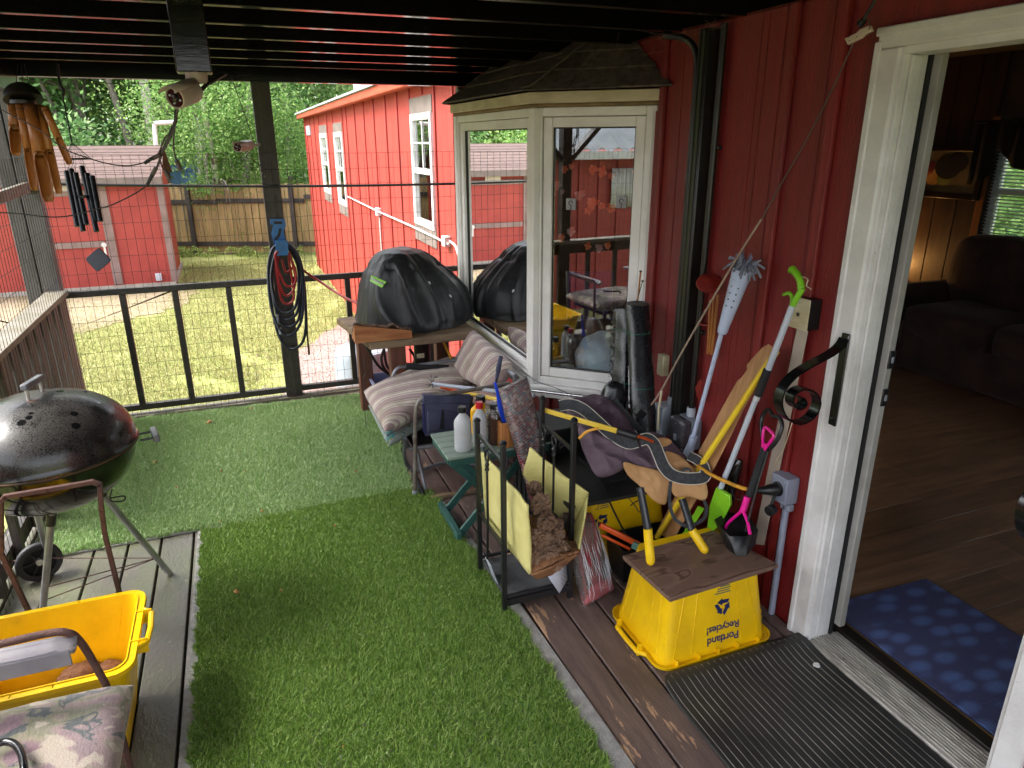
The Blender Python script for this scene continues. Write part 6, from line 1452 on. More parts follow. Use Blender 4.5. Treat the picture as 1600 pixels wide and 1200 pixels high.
soft([(975, 722), (1000, 728), (1035, 738), (1048, 752), (1044, 770), (1040, 788), (1022, 782), (1000, 760), (980, 742)], [2.78, 2.77, 2.76, 2.75, 2.75, 2.75, 2.75, 2.76, 2.77], .022, 'tan_flap', m_tan, 4, .006)
soft([(1045, 745), (1075, 735), (1098, 745), (1106, 768), (1100, 782), (1078, 776), (1056, 776), (1048, 762)], [2.74, 2.73, 2.72, 2.72, 2.72, 2.73, 2.74, 2.74], .025, 'tan_end', m_tan, 5, .006)
soft([(1040, 705), (1062, 712), (1080, 728), (1092, 742), (1075, 748), (1058, 738), (1044, 722)], [2.79, 2.79, 2.78, 2.78, 2.76, 2.76, 2.77], .018, 'tan_lining', m_tan, 6, .005)
soft([(1022, 686), (1040, 684), (1050, 690), (1042, 697), (1028, 698)], [2.80, 2.80, 2.80, 2.79, 2.79], .016, 'tan_tab', m_tan, 7, .003)
def web(pts, deps, wd, nm='webbing', tilt=(0, 0, 1), e=True):
    P = [D(x, y, d) for (x, y), d in zip(pts, deps)]; c = (EYE-P[0]).normalized()
    ribbon(P, wd, .003, c, 5).build(nm, m_webb, bag)
    if e:
        sp_ = spline(P, 5); k = len(sp_)
        for s in (-1, 1):
            q = []
            for i, p in enumerate(sp_):
                t = (sp_[min(i+1, k-1)]-sp_[max(i-1, 0)]).normalized(); q.append(p+t.cross(c).normalized()*s*wd/2)
            MB().tube(q, .0022, 6).build('edge_piping', m_webw, bag)
web([(874, 634), (892, 632), (912, 640), (935, 660), (955, 678), (980, 692), (996, 690)], [2.99, 2.97, 2.94, 2.91, 2.87, 2.83, 2.81], .046)
web([(1000, 688), (1012, 686), (1022, 694), (1030, 712), (1038, 730), (1052, 743), (1075, 748), (1098, 746), (1103, 738)], [2.77, 2.76, 2.745, 2.73, 2.72, 2.71, 2.70, 2.70, 2.71], .044)
web([(1103, 738), (1100, 728), (1088, 718), (1076, 712)], [2.71, 2.74, 2.77, 2.8], .034)
web([(1048, 752), (1046, 775), (1048, 795), (1056, 812), (1075, 822), (1098, 812), (1104, 795), (1100, 782)], [2.70, 2.68, 2.66, 2.64, 2.62, 2.63, 2.66, 2.70], .013, 'shoulder_strap', e=False)
MB().lathe([(.020, 0), (.020, .012), (.014, .013), (.014, .004), (0, .004)], D(1072, 738, 2.735), 18, axis=(EYE-D(1072, 738, 2.78))).build('grommet', m_blkpl, bag)
# loppers
lo = thing('loppers', 'long loppers standing on their yellow grips on the plywood lid', 'loppers', Z(1050, 860, .36))
PT = .348
m_yg = mat('yellow rubber grip', 'f0c818', 'e0b40c', rough=.4, scale=8, speck='9a8228', speckthr=(.74, .78)); m_lop = mat('scratched black handle', '1c2126', '2a2f34', rough=.3, scale=8, speck='8a8e94', speckthr=(.70, .73), speckscale=90, spec=.6)
def grip(pb, pm, pt, r):
    b_, m__, t_ = pb, pm, pt
    ax = (m__-b_).normalized(); MB().tube([b_, b_+ax*r*.3, b_+ax*r*.8, b_+ax*r*1.5, m__], [r*.35, r*.75, r*.97, r, r*.98], 14).build('grip', m_yg, lo)
    MB().tube([m__+ax*.0006, t_], r*.86, 12).build('handle_tube', m_lop, lo)
g1b = Z(1017, 883, PT); g2b = Z(1104, 864, PT)
grip(g1b, Y(1012, 826, g1b.y+.035), Y(1000, 762, g1b.y+.09), .0165); grip(g2b, Y(1081, 828, g2b.y+.055), Y(1066, 780, g2b.y+.13), .0165)
# small cords around
cable('lashing', 'thin black cord wound round the left lopper handle', [D(985, 790, 2.75), D(998, 782, 2.72), D(1008, 788, 2.70), D(1000, 800, 2.70), D(992, 790, 2.74), D(980, 775, 2.8)], .0022, m_rubber)
cable('bent_rod', 'thin bent black rod curving down behind the orange handles', [D(905, 715, 2.95), D(935, 745, 2.95), D(955, 790, 2.95), D(975, 830, 2.92), D(988, 852, 2.9)], .0045, m_blk, 'rod')
# ------------------------------------------------------------------ recycling bins
def recycle_bin(name, label, x0, x1, y0, y1, z0, z1, inset, inverted, m=m_yel, group='yellow recycling bins'):
    """rim rectangle given; base is inset"""
    zr, zbm = (z0, z1) if inverted else (z1, z0)
    t = thing(name, label, 'recycling bin', ((x0+x1)/2, (y0+y1)/2, z0), group)
    def rr(x0, x1, y0, y1, r, z, n=5):
        out = []
        for cx, cy, a0 in ((x1-r, y1-r, 0), (x0+r, y1-r, 90), (x0+r, y0+r, 180), (x1-r, y0+r, 270)):
            for k in range(n+1):
                a = R_(a0+90*k/n); out.append(V((cx+cos(a)*r, cy+sin(a)*r, z)))
        return out
    def shell(off, zz0, zz1):
        A_ = rr(x0+off, x1-off, y0+off, y1-off, .05-off*.5, zz0); B_ = rr(x0+inset+off, x1-inset-off, y0+inset+off, y1-inset-off, .035, zz1); return A_, B_
    A_, B_ = shell(.012, zr, zbm); A2, B2 = shell(.016, zr, zbm+(-.005 if inverted else .005)); k = len(A_)
    mb = MB(); vs = A_+B_+A2+B2; fs = []
    for i in range(k):
        j = (i+1) % k; fs += [(i, j, k+j, k+i), (2*k+j, 2*k+i, 3*k+i, 3*k+j), (j, i, 2*k+i, 2*k+j)]
    fs += [tuple(range(k, 2*k)), tuple(range(3*k, 4*k))[::-1]]
    mb.add(vs, fs).build('tub', m, t, bevel=0, smooth=50)
    # rim lip: flange and turned edge
    s = 1 if inverted else -1
    mb = MB(); a = rr(x0+.012, x1-.012, y0+.012, y1-.012, .045, zr+s*.004); b = rr(x0-.008, x1+.008, y0-.008, y1+.008, .058, zr+s*.004); c_ = [q+V((0, 0, s*.016)) for q in rr(x0-.010, x1+.010, y0-.010, y1+.010, .06, zr+s*.0)]
    d_ = [q+V((0, 0, s*.016)) for q in rr(x0-.006, x1+.006, y0-.006, y1+.006, .056, zr)]; e_ = rr(x0-.004, x1+.004, y0-.004, y1+.004, .054, zr+s*.008); f_ = rr(x0+.010, x1-.010, y0+.010, y1-.010, .045, zr+s*.008)
    R = [a, b, c_, d_, e_, f_]; fs = []
    for q in range(6):
        q2 = (q+1) % 6
        for i in range(k): j = (i+1) % k; fs.append((q*k+i, q*k+j, q2*k+j, q2*k+i))
    mb.add(sum(R, []), fs).build('rim', m, t, smooth=40)
    H = zbm-zr
    # vertical ribs in the walls
    def wallpt(side, u, v, off):
        ins = .012+(inset)*v
        if side == 'f': return V((x0+ins+(x1-x0-2*ins)*u, y0+ins-off, zr+H*v))
        if side == 'k': return V((x0+ins+(x1-x0-2*ins)*u, y1-ins+off, zr+H*v))
        if side == 'l': return V((x0+ins-off, y0+ins+(y1-y0-2*ins)*u, zr+H*v))
        return V((x1-ins+off, y0+ins+(y1-y0-2*ins)*u, zr+H*v))
    for side, lst in (('f', ((.16, .10), (.30, .26), (.70, .74), (.84, .90))), ('l', ((.2, .14), (.36, .30), (.64, .70), (.80, .86))), ('k', ((.16, .10), (.84, .90))), ('r', ((.2, .14), (.8, .86)))):
        for u1, u0 in lst: MB().tube([wallpt(side, u0, .10, -.0015), wallpt(side, u1, .86, -.0015), wallpt(side, u1+(.03 if u1 < .5 else -.03), .9, -.002)], .004, 6).build('wall_rib', m, t)
    for u in (.12, .32, .5, .68, .88):
        for side in ('f', 'k'):
            q = wallpt(side, u, 0, 0); dy = -.006 if side == 'f' else .006; MB().bb(q.x-.003, q.x+.003, q.y+dy-.009, q.y+dy+.009, zr+s*.004, zr+s*.028).build('rim_gusset', m, t, bevel=.001)
    # end handles
    for sx_, xx in ((-1, x0), (1, x1)):
        ym = (y0+y1)/2; mb = MB(); hw = .075
        mb.tube([(xx+sx_*.004, ym-hw-.02, zr+s*.012), (xx+sx_*.030, ym-hw, zr+s*.016), (xx+sx_*.034, ym, zr+s*.018), (xx+sx_*.030, ym+hw, zr+s*.016), (xx+sx_*.004, ym+hw+.02, zr+s*.012)], .009, 8); mb.build('handle', m, t)
        for q in (-hw, hw): MB().bb(xx-.012*1, xx+sx_*.032, ym+q-.002, ym+q+.002, zr+s*.0, zr+s*.05).build('handle_web', m, t)
    return t, wallpt
m_ink = mat('navy print ink', '14204e', '1b2a5e', rough=.45)
m_inkg = mat('grey green print ink', '5e6f5a', rough=.5)
def text_mesh(s, size, org, ex, ey, nrm, m, parent, name):
    cu = bpy.data.curves.new('t', 'FONT'); cu.body = s; cu.size = size; cu.align_x = 'CENTER'; cu.resolution_u = 3; cu.offset = size*.022; cu.space_character = .95
    ob = bpy.data.objects.new('t', cu); dg = bpy.context.evaluated_depsgraph_get(); COL.objects.link(ob); dg.update()
    me = bpy.data.meshes.new_from_object(ob.evaluated_get(dg)); bpy.data.objects.remove(ob); bpy.data.curves.remove(cu)
    vs = [org+ex*v.co.x+ey*v.co.y+nrm*.0008 for v in me.vertices]; fs = [tuple(p.vertices) for p in me.polygons]; bpy.data.meshes.remove(me)
    mb = MB(); mb.add(vs, fs); return mb.build(name, m, parent, smooth=0)
def recycle_symbol(c, ex, ey, nrm, R, m, parent):
    mb = MB()
    for k in range(3):
        a = pi/2+k*2*pi/3
        def P(r, t): return c+ex*(cos(a+t)*r)+ey*(sin(a+t)*r)+nrm*.0009
        # chunky bent arrow along one side of the triangle
        def T(u, v):   # u along side, v outward; triangle side k
            v0 = V((cos(a), sin(a))); v1 = V((cos(a+2*pi/3), sin(a+2*pi/3))); d = (v1-v0); n = V((-(d.y), d.x)).normalized(); n = n if n.dot(v0+v1) > 0 else -n
            q = (v0.lerp(v1, u)*.72)+n*v; return c+ex*q.x*R+ey*q.y*R+nrm*.0009
        mb.add([T(-.02, .18), T(.50, .22), T(.50, -.12), T(.12, -.12)], [(0, 1, 2, 3)])
        mb.add([T(.54, .36), T(.92, .05), T(.54, -.28)], [(0, 1, 2)])
        mb.add([T(.50, .22), T(.56, .22), T(.56, -.12), T(.50, -.12)], [(0, 1, 2, 3)])
    return mb.build('recycling_mark', m, parent, smooth=0)
def decal(t, wp, inverted, u0=.5, face='f', sc=1.0, full=True, m=m_ink):
    nrm = V((0, -1, 0)); a, b = wp(face, u0, .30, .001), wp(face, u0, .8, .001); up = (b-a).normalized(); nrm = up.cross(V((1, 0, 0))).normalized(); nrm = nrm if nrm.y < 0 else -nrm
    ex = V((-1, 0, 0)) if inverted else V((1, 0, 0)); eyv = -up if inverted else -up
    # in the bin's own frame the words stand near the rim
    own_up = -up
    def at(v): return wp(face, u0, v, .0004)
    if full:
        text_mesh('Portland', .043*sc, at(.215), ex, own_up, nrm, m, t, 'lettering'); text_mesh('Recycles!', .041*sc, at(.345), ex, own_up, nrm, m, t, 'lettering')
    recycle_symbol(at(.56), ex, own_up, nrm, .046*sc, m, t)
    mb = MB()
    for k in range(4):
        c = at(.725+.026*k); w_ = .034-.004*(k % 2); mb.add([c-ex*w_+own_up*.0022+nrm*.0008, c+ex*(w_-.006*k)+own_up*.0022+nrm*.0008, c+ex*(w_-.006*k)-own_up*.0022+nrm*.0008, c-ex*w_-own_up*.0022+nrm*.0008], [(0, 1, 2, 3)])
    mb.build('small_print', m_inkg, t, smooth=0)
t_, wp = recycle_bin('recycling_bin', 'upturned yellow recycling bin with blue lettering under the plywood board', 1.205, 1.695, 1.675, 2.045, .001, .328, .045, True)
decal(t_, wp, True, .56)
pw = thing('plywood_lid', 'small knotty plywood board lying on the upturned yellow bin', 'board', (1.43, 1.8, .33))
m_plw, nt_, b_ = base('knotty plywood'); setup(nt_, b_, .55, 0, .4)
c_ = coords(nt_, (1, 2.6, 1), (0, 0, .25)); rg_ = noise_(nt_, c_, 2.1, 2, .5, 1.4)
mm = N(nt_, 'ShaderNodeMath', operation='MULTIPLY'); mm.inputs[1].default_value = 26; nt_.links.new(rg_, mm.inputs[0]); sn = N(nt_, 'ShaderNodeMath', operation='SINE'); nt_.links.new(mm.outputs[0], sn.inputs[0])
gr = ramp(nt_, sn.outputs[0], [(.0, '6b5347'), (.75, '7a6154'), (1, '50392f')]); st2 = ramp(nt_, noise_(nt_, coords(nt_, (1, 3, 1), (0, 0, .2)), 5.5, 4, .5), [(.60, (0, 0, 0, 1)), (.66, (.8, .8, .8, 1))])
nt_.links.new(mixc(nt_, st2, gr, lin('3e2a22')), b_.inputs['Base Color']); bump(nt_, b_, sn.outputs[0], .15, .004)
pq = [Z(973, 868, .346), Z(1047, 935, .346), Z(1217, 882, .346), Z(1115, 828, .346)]
MB().hexa([q-V((0, 0, .016)) for q in pq], pq).build('board', m_plw, pw, bevel=.002)
MB().box((1.30, 1.66, .362), (.0, .0, .0)) if False else None
# second bin behind
m_yel2 = m_yel
t_, wp = recycle_bin('recycling_bin', 'second yellow recycling bin deep in the clutter under the bag', 1.225, 1.70, 2.34, 2.70, .001, .36, .05, True)
decal(t_, wp, True, .18, full=False, sc=1.0)
o = MB().bb(1.12, 1.72, 2.26, 2.72, .362, .378).build('dark_shelf_board', mat('black shelf board', '1a1918', '242220', rough=.6), None, loc=(1.4, 2.5, .362), bevel=.002); tag(o, 'black painted board resting on the second yellow bin', 'board')
fg = thing('wire_basket', 'round black wire mesh basket standing on the dark board behind the bag', 'basket', D(968, 735, 3.0)); c = D(968, 738, 3.02)
mb = MB()
for r in (.03, .055, .075, .09): mb.tube([c+V((cos(a)*r, -.0, sin(a)*r*.85)) + V((0, .02*cos(r*20), 0)) for a in np.linspace(0, 2*pi, 24, endpoint=False)], .002, 5, closed=True)
for k in range(22):
    a = k*2*pi/22; mb.tube([c+V((cos(a)*r, .02*cos(r*20), sin(a)*r*.85)) for r in (.02, .05, .09)], .0013, 4)
mb.build('grille', m_blk, fg); MB().lathe([(.092, 0), (.08, .08), (0, .085)], c+V((0, .01, 0)), 24, axis=(0, 1, 0), sy=.85).build('body', m_blkpl, fg)
bt2 = thing('black_tote', 'low black plastic tote in the shadow before the second yellow bin', 'tote', (1.42, 2.2, 0)); tub(1.33, 1.68, 2.17, 2.33, .002, .17, .006, .02, m_blkpl, bt2)
# orange hand tool
ot = thing('orange_shears', 'orange handled shears lying in front of the second yellow bin', 'shears', Z(970, 840, .12))
MB().bar(Y(937, 820, 2.18), Y(1000, 852, 2.10), .016, .024).build('handle', m_orng, ot, bevel=.006); MB().bar(Y(940, 836, 2.16), Y(985, 858, 2.12), .008, .012).build('handle', m_orng, ot, bevel=.003)
MB().bar(Y(988, 850, 2.11), Y(1004, 858, 2.08), .02, .03).build('blade', mat('teal plastic', '5f938c', rough=.4), ot, bevel=.004)


# ------------------------------------------------------------------ tools leaning on the wall
def pole(name, label, cat, pts, r, m, plane=1.74, part='pole', t=None, n=10):
    t = t or thing(name, label, cat, X(*pts[-1], plane)); MB().tube([X(x, y, plane) for x, y in pts], r, n).build(part, m, t); return t
# toilet-style duster
du = thing('flexible_duster', 'white tapered plastic duster with grey microfibre fringe leaning on the wall', 'duster', X(1075, 700, 1.70))
m_fr = mat('grey microfibre', '8a8e9e', '6c7080', rough=.95, scale=40)
a, b2 = X(1161, 420, 1.715), X(1128, 520, 1.695); ax = (a-b2).normalized(); L = (a-b2).length
MB().lathe([(.018, 0), (.020, .01), (.037, L-.01), (.038, L)], b2, 20, axis=ax).build('sleeve', m_brush, du)
s = ax.cross(V((0, 1, 0))).normalized(); s2 = ax.cross(s)
for q in (-.5, .25, 1.0, -1.25):
    for k in range(6):
        rr_ = .0215+.015*(.45+.1*k); p = b2+ax*(L*(.45+.1*k))+(s*cos(q+pi)+s2*sin(q+pi))*rr_*-1
        MB().lathe([(.0035, 0), (.0, .0006)], p, 8, axis=(s*cos(q)+s2*sin(q))).build('hole', m_rubber, du)
mb = MB(); random.seed(21)
for i in range(70):
    th_ = random.uniform(0, 2*pi); d = (s*cos(th_)+s2*sin(th_)); k = random.uniform(.4, 1); p = a+d*.020*random.random()
    e = p+d*.055*k+ax*random.uniform(-.03, .05); mb.add(ribbon([p-ax*.01, p+ax*.03*k+d*.01, e], .008, .0025, s2, 3).v, ribbon([p-ax*.01, p+ax*.03*k+d*.01, e], .008, .0025, s2, 3).f)
o = mb.build('fringe', m_fr, du); o['kind'] = 'stuff'
MB().tube([X(1127, 522, 1.695), X(1083, 684, 1.68)], .0095, 12).build('handle', m_brush, du); MB().tube([X(1084, 682, 1.68), X(1081, 692, 1.68), X(1074, 712, 1.675)], [.017, .016, .024], 12).build('socket', m_brush, du)
# small red pagoda chime
rc = thing('red_chime', 'small wooden wind chime with a red disc and bamboo rods hanging on the wall', 'wind chime', X(1108, 440, 1.76))
m_rd = mat('red lacquer disc', '8a2a20', '701f18', rough=.4)
q = X(1108, 440, 1.765); MB().lathe([(.052, -.012), (.050, -.004), (.02, .010), (0, .012)], q, 24, axis=(-.35, -.5, .8)).build('disc', m_rd, rc)
MB().lathe([(.022, -.003), (.022, .003)], X(1100, 506, 1.765), 18).build('small_disc', m_rd, rc)
for x0, y0, x1, y1 in ((1122, 461, 1112, 554), (1110, 468, 1106, 553), (1116, 465, 1109, 550)): MB().tube([X(x0, y0, 1.77), X(x1, y1, 1.77)], .006, 8).build('rod', m_bam, rc)
MB().prism([X(x, y, 1.77) for x, y in ((1094, 592), (1097, 596), (1092, 632), (1086, 606))], (.004, 0, 0)).build('tail', m_rd, rc)
MB().tube([X(1108, 452, 1.77), X(1093, 598, 1.77)], .001, 4).build('string', m_rubber, rc)
# board, hose pole, scoop poles
wb2 = thing('notched_board', 'long plain pine board with a notch near its top leaning on the wall', 'board', Z(1035, 842, .02))
m_pine = m_wood
pl3 = 1.735
q = [X(x, y, pl3-(y-540)*.0006) for x, y in ((1207, 541), (1215, 548), (1185, 600), (1161, 642), (1142, 682), (1118, 729), (1052, 845), (1030, 835), (1092, 719), (1135, 639), (1158, 598), (1163, 595), (1173, 582), (1172, 574), (1196, 548))]
MB().prism(q, (.0, .022, .004)).build('board', m_pine, wb2, bevel=.002)
ribbed([X(x, y, 1.735-(y-540)*.0006-.026) for x, y in ((1214, 548), (1184, 592), (1142, 656), (1101, 719), (1064, 779), (1026, 840))], .0125, mat('yellow corrugated hose', 'e8c832', 'd6b21e', rough=.45, scale=5), 'yellow_hose', None, pitch=.012)
tag(bpy.data.objects['yellow_hose'], 'straight yellow corrugated hose lying along the pine board', 'hose')
gs = thing('grabber_scooper', 'white and black pole scooper with a lime green handle and jaw leaning on the wall', 'scooper', X(1125, 790, 1.62))
m_lime = mat('lime green plastic', '86c92a', '74b41f', rough=.35)
def XP(x, y): return X(x, y, 1.725-(y-450)*.00035)
MB().tube([XP(1238, 478), XP(1200, 578)], .0115, 12).build('upper_pole', m_lgrey, gs); MB().tube([XP(1200, 577), XP(1184, 618)], .0150, 12).build('foam_sleeve', m_strap, gs); MB().tube([XP(1184, 617), XP(1181, 625)], .012, 12).build('collar', m_bot, gs); MB().tube([XP(1181, 624), XP(1124, 768)], .0105, 12).build('lower_pole', m_lgrey, gs)
hp_ = [XP(1236, 470), XP(1247, 455), XP(1254, 448), XP(1251, 435), XP(1240, 422)]
ribbed([XP(1252, 452), XP(1250, 438), XP(1243, 426), XP(1237, 420)], .013, m_lime, 'grip', gs, pitch=.014, n=12)
MB().lathe([(.014, -.004), (.015, 0), (.010, .006), (0, .007)], XP(1237, 421), 14, axis=(XP(1235, 419)-XP(1243, 427))).build('grip_cap', m_lime, gs)
MB().tube(spline([XP(1238, 478), XP(1238, 464), XP(1232, 458), XP(1223, 461)], 4), [.008]*4+[.007]*4+[.006]*4+[.004], 8).build('trigger', m_lime, gs)
MB().tube([XP(1254, 450), XP(1247, 462), XP(1238, 478)], .011, 10).build('neck', m_lime, gs)
MB().tube(spline([XP(1247, 430), XP(1262, 436), XP(1260, 446), XP(1268, 452)], 4), .0018, 5).build('cord', m_cream, gs)
jf = [(1118, 762), (1140, 775), (1141, 790), (1128, 815), (1112, 835), (1104, 826), (1108, 790)]
MB().prism([X(x, y, 1.60) for x, y in jf], (.018, .01, 0)).build('jaw', m_lime, gs, bevel=.005); MB().prism([X(x, y, 1.57) for x, y in ((1090, 792), (1100, 796), (1072, 840), (1060, 845))], (.01, .01, 0)).build('jaw_edge', m_lime, gs, bevel=.003)
dkb = thing('dark_bottle', 'dark glass bottle standing behind the green scooper', 'bottle', X(1150, 740, 1.72)); MB().tube([X(1156, 718, 1.73), X(1152, 726, 1.725), X(1146, 742, 1.72), X(1130, 800, 1.70)], [.012, .022, .025, .025], 14).build('glass_body', mat('dark glass', '141312', rough=.1, spec=.7), dkb)
# pink and black scooper
pk = thing('pink_scooper', 'black scooper with neon pink handle parts standing in its black tray on the plywood', 'scooper', Z(1150, 862, .35))
m_pinkn = mat('neon pink plastic', 'f01e98', 'dc1488', rough=.35)
def PX_(x, y, d=0): return X(x, y, 1.71-(y-640)*.00062+d)
MB().tube(spline([PX_(1197, 702), PX_(1191, 680), PX_(1190, 655), PX_(1200, 640), PX_(1208, 650), PX_(1217, 652), PX_(1222, 665), PX_(1214, 688), PX_(1200, 704)], 5), .0075, 10).build('d_handle', m_blkpl, pk)
MB().tube(spline([PX_(1193, 700, -.01), PX_(1192, 683, -.01), PX_(1195, 668, -.01), PX_(1205, 675, -.01), PX_(1209, 682, -.01), PX_(1200, 695, -.01), PX_(1195, 702, -.01)], 5), .0055, 8).build('pull_loop', m_pinkn, pk)
MB().prism([PX_(x, y, -.012) for x, y in ((1190, 692), (1198, 694), (1196, 706), (1188, 702))], (.01, .01, 0)).build('pull_neck', m_pinkn, pk, bevel=.003)
MB().tube([PX_(1196, 700), PX_(1183, 740), PX_(1171, 775)], [.0155, .0155, .0145], 14).build('shaft', m_strap, pk)
MB().tube([PX_(1168, 776), PX_(1163, 792), PX_(1160, 800)], .012, 10).build('joint', m_pinkn, pk)
MB().tube(spline([PX_(1160, 798), PX_(1150, 806), PX_(1137, 818), PX_(1131, 832)], 4), .006, 8).build('arm', m_pinkn, pk); MB().tube(spline([PX_(1162, 800), PX_(1168, 815), PX_(1172, 835)], 4), .006, 8).build('arm', m_pinkn, pk)
MB().tube([PX_(1200, 706), PX_(1183, 760), PX_(1165, 830)], .004, 8).build('pull_rod', m_blkpl, pk)
tz = .349
tr = [Z(1138, 866, tz), Z(1168, 866, tz), Z(1182, 846, tz), Z(1172, 832, tz), Z(1140, 836, tz)]
tt2 = [Z(1118, 812, tz+.075), Z(1148, 846, tz+.075), Z(1188, 838, tz+.075), Z(1176, 806, tz+.075), Z(1130, 800, tz+.075)]
mb = MB()
rb_ = [Z(x, y, tz) for x, y in ((1136, 856), (1150, 868), (1166, 868), (1180, 850), (1172, 838), (1148, 842))]; rt_ = [Z(x, y, tz+.07) for x, y in ((1116, 812), (1140, 838), (1166, 838), (1184, 828), (1170, 806), (1136, 800))]
k = 6; mb.add(rb_+rt_, [tuple(range(k))[::-1]]+[(i, (i+1) % k, k+(i+1) % k, k+i) for i in range(k)]); mb.build('tray', m_blkpl, pk, solid=.003)
# ------------------------------------------------------------------ wall fittings
ds = thing('downspout', 'black ribbed downspout running down the red wall beside the bay', 'downspout', X(1072, 640, W))
def vx(px, py): return X(px, py, W-.03).y
yd = vx(1090, 300)
MB().bb(W-.062, W-.001, yd-.032, yd+.032, .30, DZ-.01).build('spout', m_bpipe, ds, bevel=.008)
for q in (-.014, .014): MB().bb(W-.0655, W-.0625, yd+q-.005, yd+q+.005, .30, DZ-.01).build('flute', m_bpipe, ds, bevel=.0015)
for q, nm, lab in ((vx(1073, 300), 'conduit', 'black conduit left of the downspout ending in a grey outlet box'), (vx(1108, 300), 'conduit', 'black conduit right of the downspout ending in a clear covered box')):
    t = thing(nm, lab, 'conduit', (W-.02, q, .6)); top = 2.14 if q > yd else 2.19
    pts = [(W-.025, q, .64), (W-.025, q, 1.95), (W-.025, q, top)]
    if q > yd: pts = spline([(W-.025, q, .64), (W-.025, q, 1.3), (W-.025, q, 1.95), (W-.028, q+.01, 2.10), (W-.05, q+.06, 2.16), (W-.1, q+.14, 2.18)], 5)
    MB().tube(pts, .0135, 10).build('pipe', m_bpipe, t)
    MB().tube([(W-.025, q, .615), (W-.025, q, .655)], .020, 10).build('adapter', m_lgrey, t)
    for z in (1.75, 1.0): MB().box((W-.012, q, z), (.022, .045, .016)).build('clamp', m_bpipe, t, bevel=.003)
qa = vx(1073, 300)+.02; qb = vx(1108, 300)
b1_ = thing('outlet_box', 'pale grey outlet box with its cover open and black plugs in it', 'outlet', (W-.04, qa, .55))
MB().bb(W-.085, W-.001, qa-.042, qa+.045, .465, .612).build('box', m_lgrey, b1_, bevel=.006)
MB().prism([(W-.086, qa+.046, .47), (W-.086, qa+.046, .61), (W-.150, qa+.075, .60), (W-.150, qa+.075, .48)], (.003, .004, 0)).build('cover', m_lgrey, b1_, bevel=.002)
for z in (.575, .515): MB().tube([(W-.088, qa+.015, z), (W-.125, qa+.03, z)], .014, 10).build('plug', m_blkpl, b1_); 
MB().tube(spline([(W-.125, qa+.03, .575), (W-.16, qa+.04, .57), (W-.17, qa+.04, .53), (W-.13, qa+.05, .45), (W-.12, qa+.06, .36)], 5), .005, 7).build('cord', m_rubber, b1_)
MB().tube(spline([(W-.125, qa+.03, .515), (W-.15, qa+.06, .50), (W-.16, qa+.12, .46)], 5), .005, 7).build('cord', m_rubber, b1_)
b2_ = thing('covered_outlet', 'grey outlet box with a scratched clear in-use cover', 'outlet', (W-.05, qb, .55))
MB().bb(W-.055, W-.001, qb-.055, qb+.05, .47, .612).build('box', m_grey, b2_, bevel=.005)
m_clr = mat('scratched clear cover', '5c5a60', '46444a', rough=.18, scale=30, spec=.8, speck='b7b5bc', speckthr=(.68, .72), speckscale=120)
MB().bb(W-.105, W-.0555, qb-.058, qb+.048, .445, .615).build('cover', m_clr, b2_, bevel=.014, seg=3)
MB().bb(W-.112, W-.1055, qb-.02, qb+.0, .515, .545).build('latch', m_lgrey, b2_, bevel=.003)
bx_ = thing('beige_outlet', 'narrow beige outlet cover low on the wall beside the fabric roll', 'outlet', X(1036, 570, W))
q = X(1037, 570, W-.02); MB().bb(W-.04, W-.001, q.y-.022, q.y+.028, q.z-.052, q.z+.052).build('cover', m_cream, bx_, bevel=.006)
# phone box and raceway
pb_ = thing('junction_box', 'black junction box with a white cover plate high on the red wall', 'junction box', X(1255, 480, W))
q0, q1 = X(1236, 462, W-.055), X(1262, 500, W-.055)
MB().bb(W-.052, W-.001, q1.y, q0.y, q0.z-.105, q0.z).build('box', m_blkpl, pb_, bevel=.002)
MB().bb(W-.056, W-.0525, q1.y-.002, q0.y+.002, q0.z-.107, q0.z+.002).build('cover_plate', m_cream, pb_, bevel=.002)
qm = (q0.y+q1.y)/2; MB().bb(W-.058, W-.0562, qm-.006, qm+.006, q0.z-.062, q0.z-.05).build('socket', m_rubber, pb_); MB().lathe([(.003, 0), (0, .001)], (W-.0562, qm, q0.z-.015), 8, axis=(-1, 0, 0)).build('screw', m_grey, pb_)
rw_ = thing('cable_raceway', 'beige plastic cable raceway running down the wall below the junction box', 'raceway', X(1220, 680, W))
MB().hexa([X(1176, 850, W-.001), X(1194, 852, W-.001), X(1194, 852, W-.028), X(1176, 850, W-.028)], [X(1247, 503, W-.001), X(1266, 503, W-.001), X(1266, 503, W-.028), X(1247, 503, W-.028)]).build('channel', mat('beige raceway', 'b3a598', 'a39588', rough=.45, scale=4), rw_, bevel=.003)
MB().tube(spline([X(1238, 660, W-.035), X(1225, 700, W-.035), X(1212, 722, W-.034), X(1216, 735, W-.03)], 5), .0018, 5).build('loose_wire', m_cream, rw_)
ob = thing('power_outlet', 'grey metal power box on the wall with a fat black plug pushed in', 'outlet', X(1222, 760, W))
q0 = X(1207, 737, W-.06); q1 = X(1226, 778, W-.06)
m_gal = mat('grey painted steel box', '8e93a4', '7c8192', rough=.45, scale=5, speck='4a4d58', speckthr=(.78, .81))
MB().bb(W-.06, W-.001, q1.y-.004, q0.y, q0.z-.105, q0.z).build('box', m_gal, ob, bevel=.004)
for dy, dz in ((.01, .012), (-.01, .012)): pass
for yy_, zz_ in ((q0.y-.012, q0.z-.012), (q1.y+.008, q0.z-.012), (q0.y-.012, q0.z-.094), (q1.y+.008, q0.z-.094)): MB().lathe([(.0035, 0), (0, .0015)], (W-.0605, yy_, zz_), 8, axis=(-1, 0, 0)).build('screw', m_lgrey, ob)
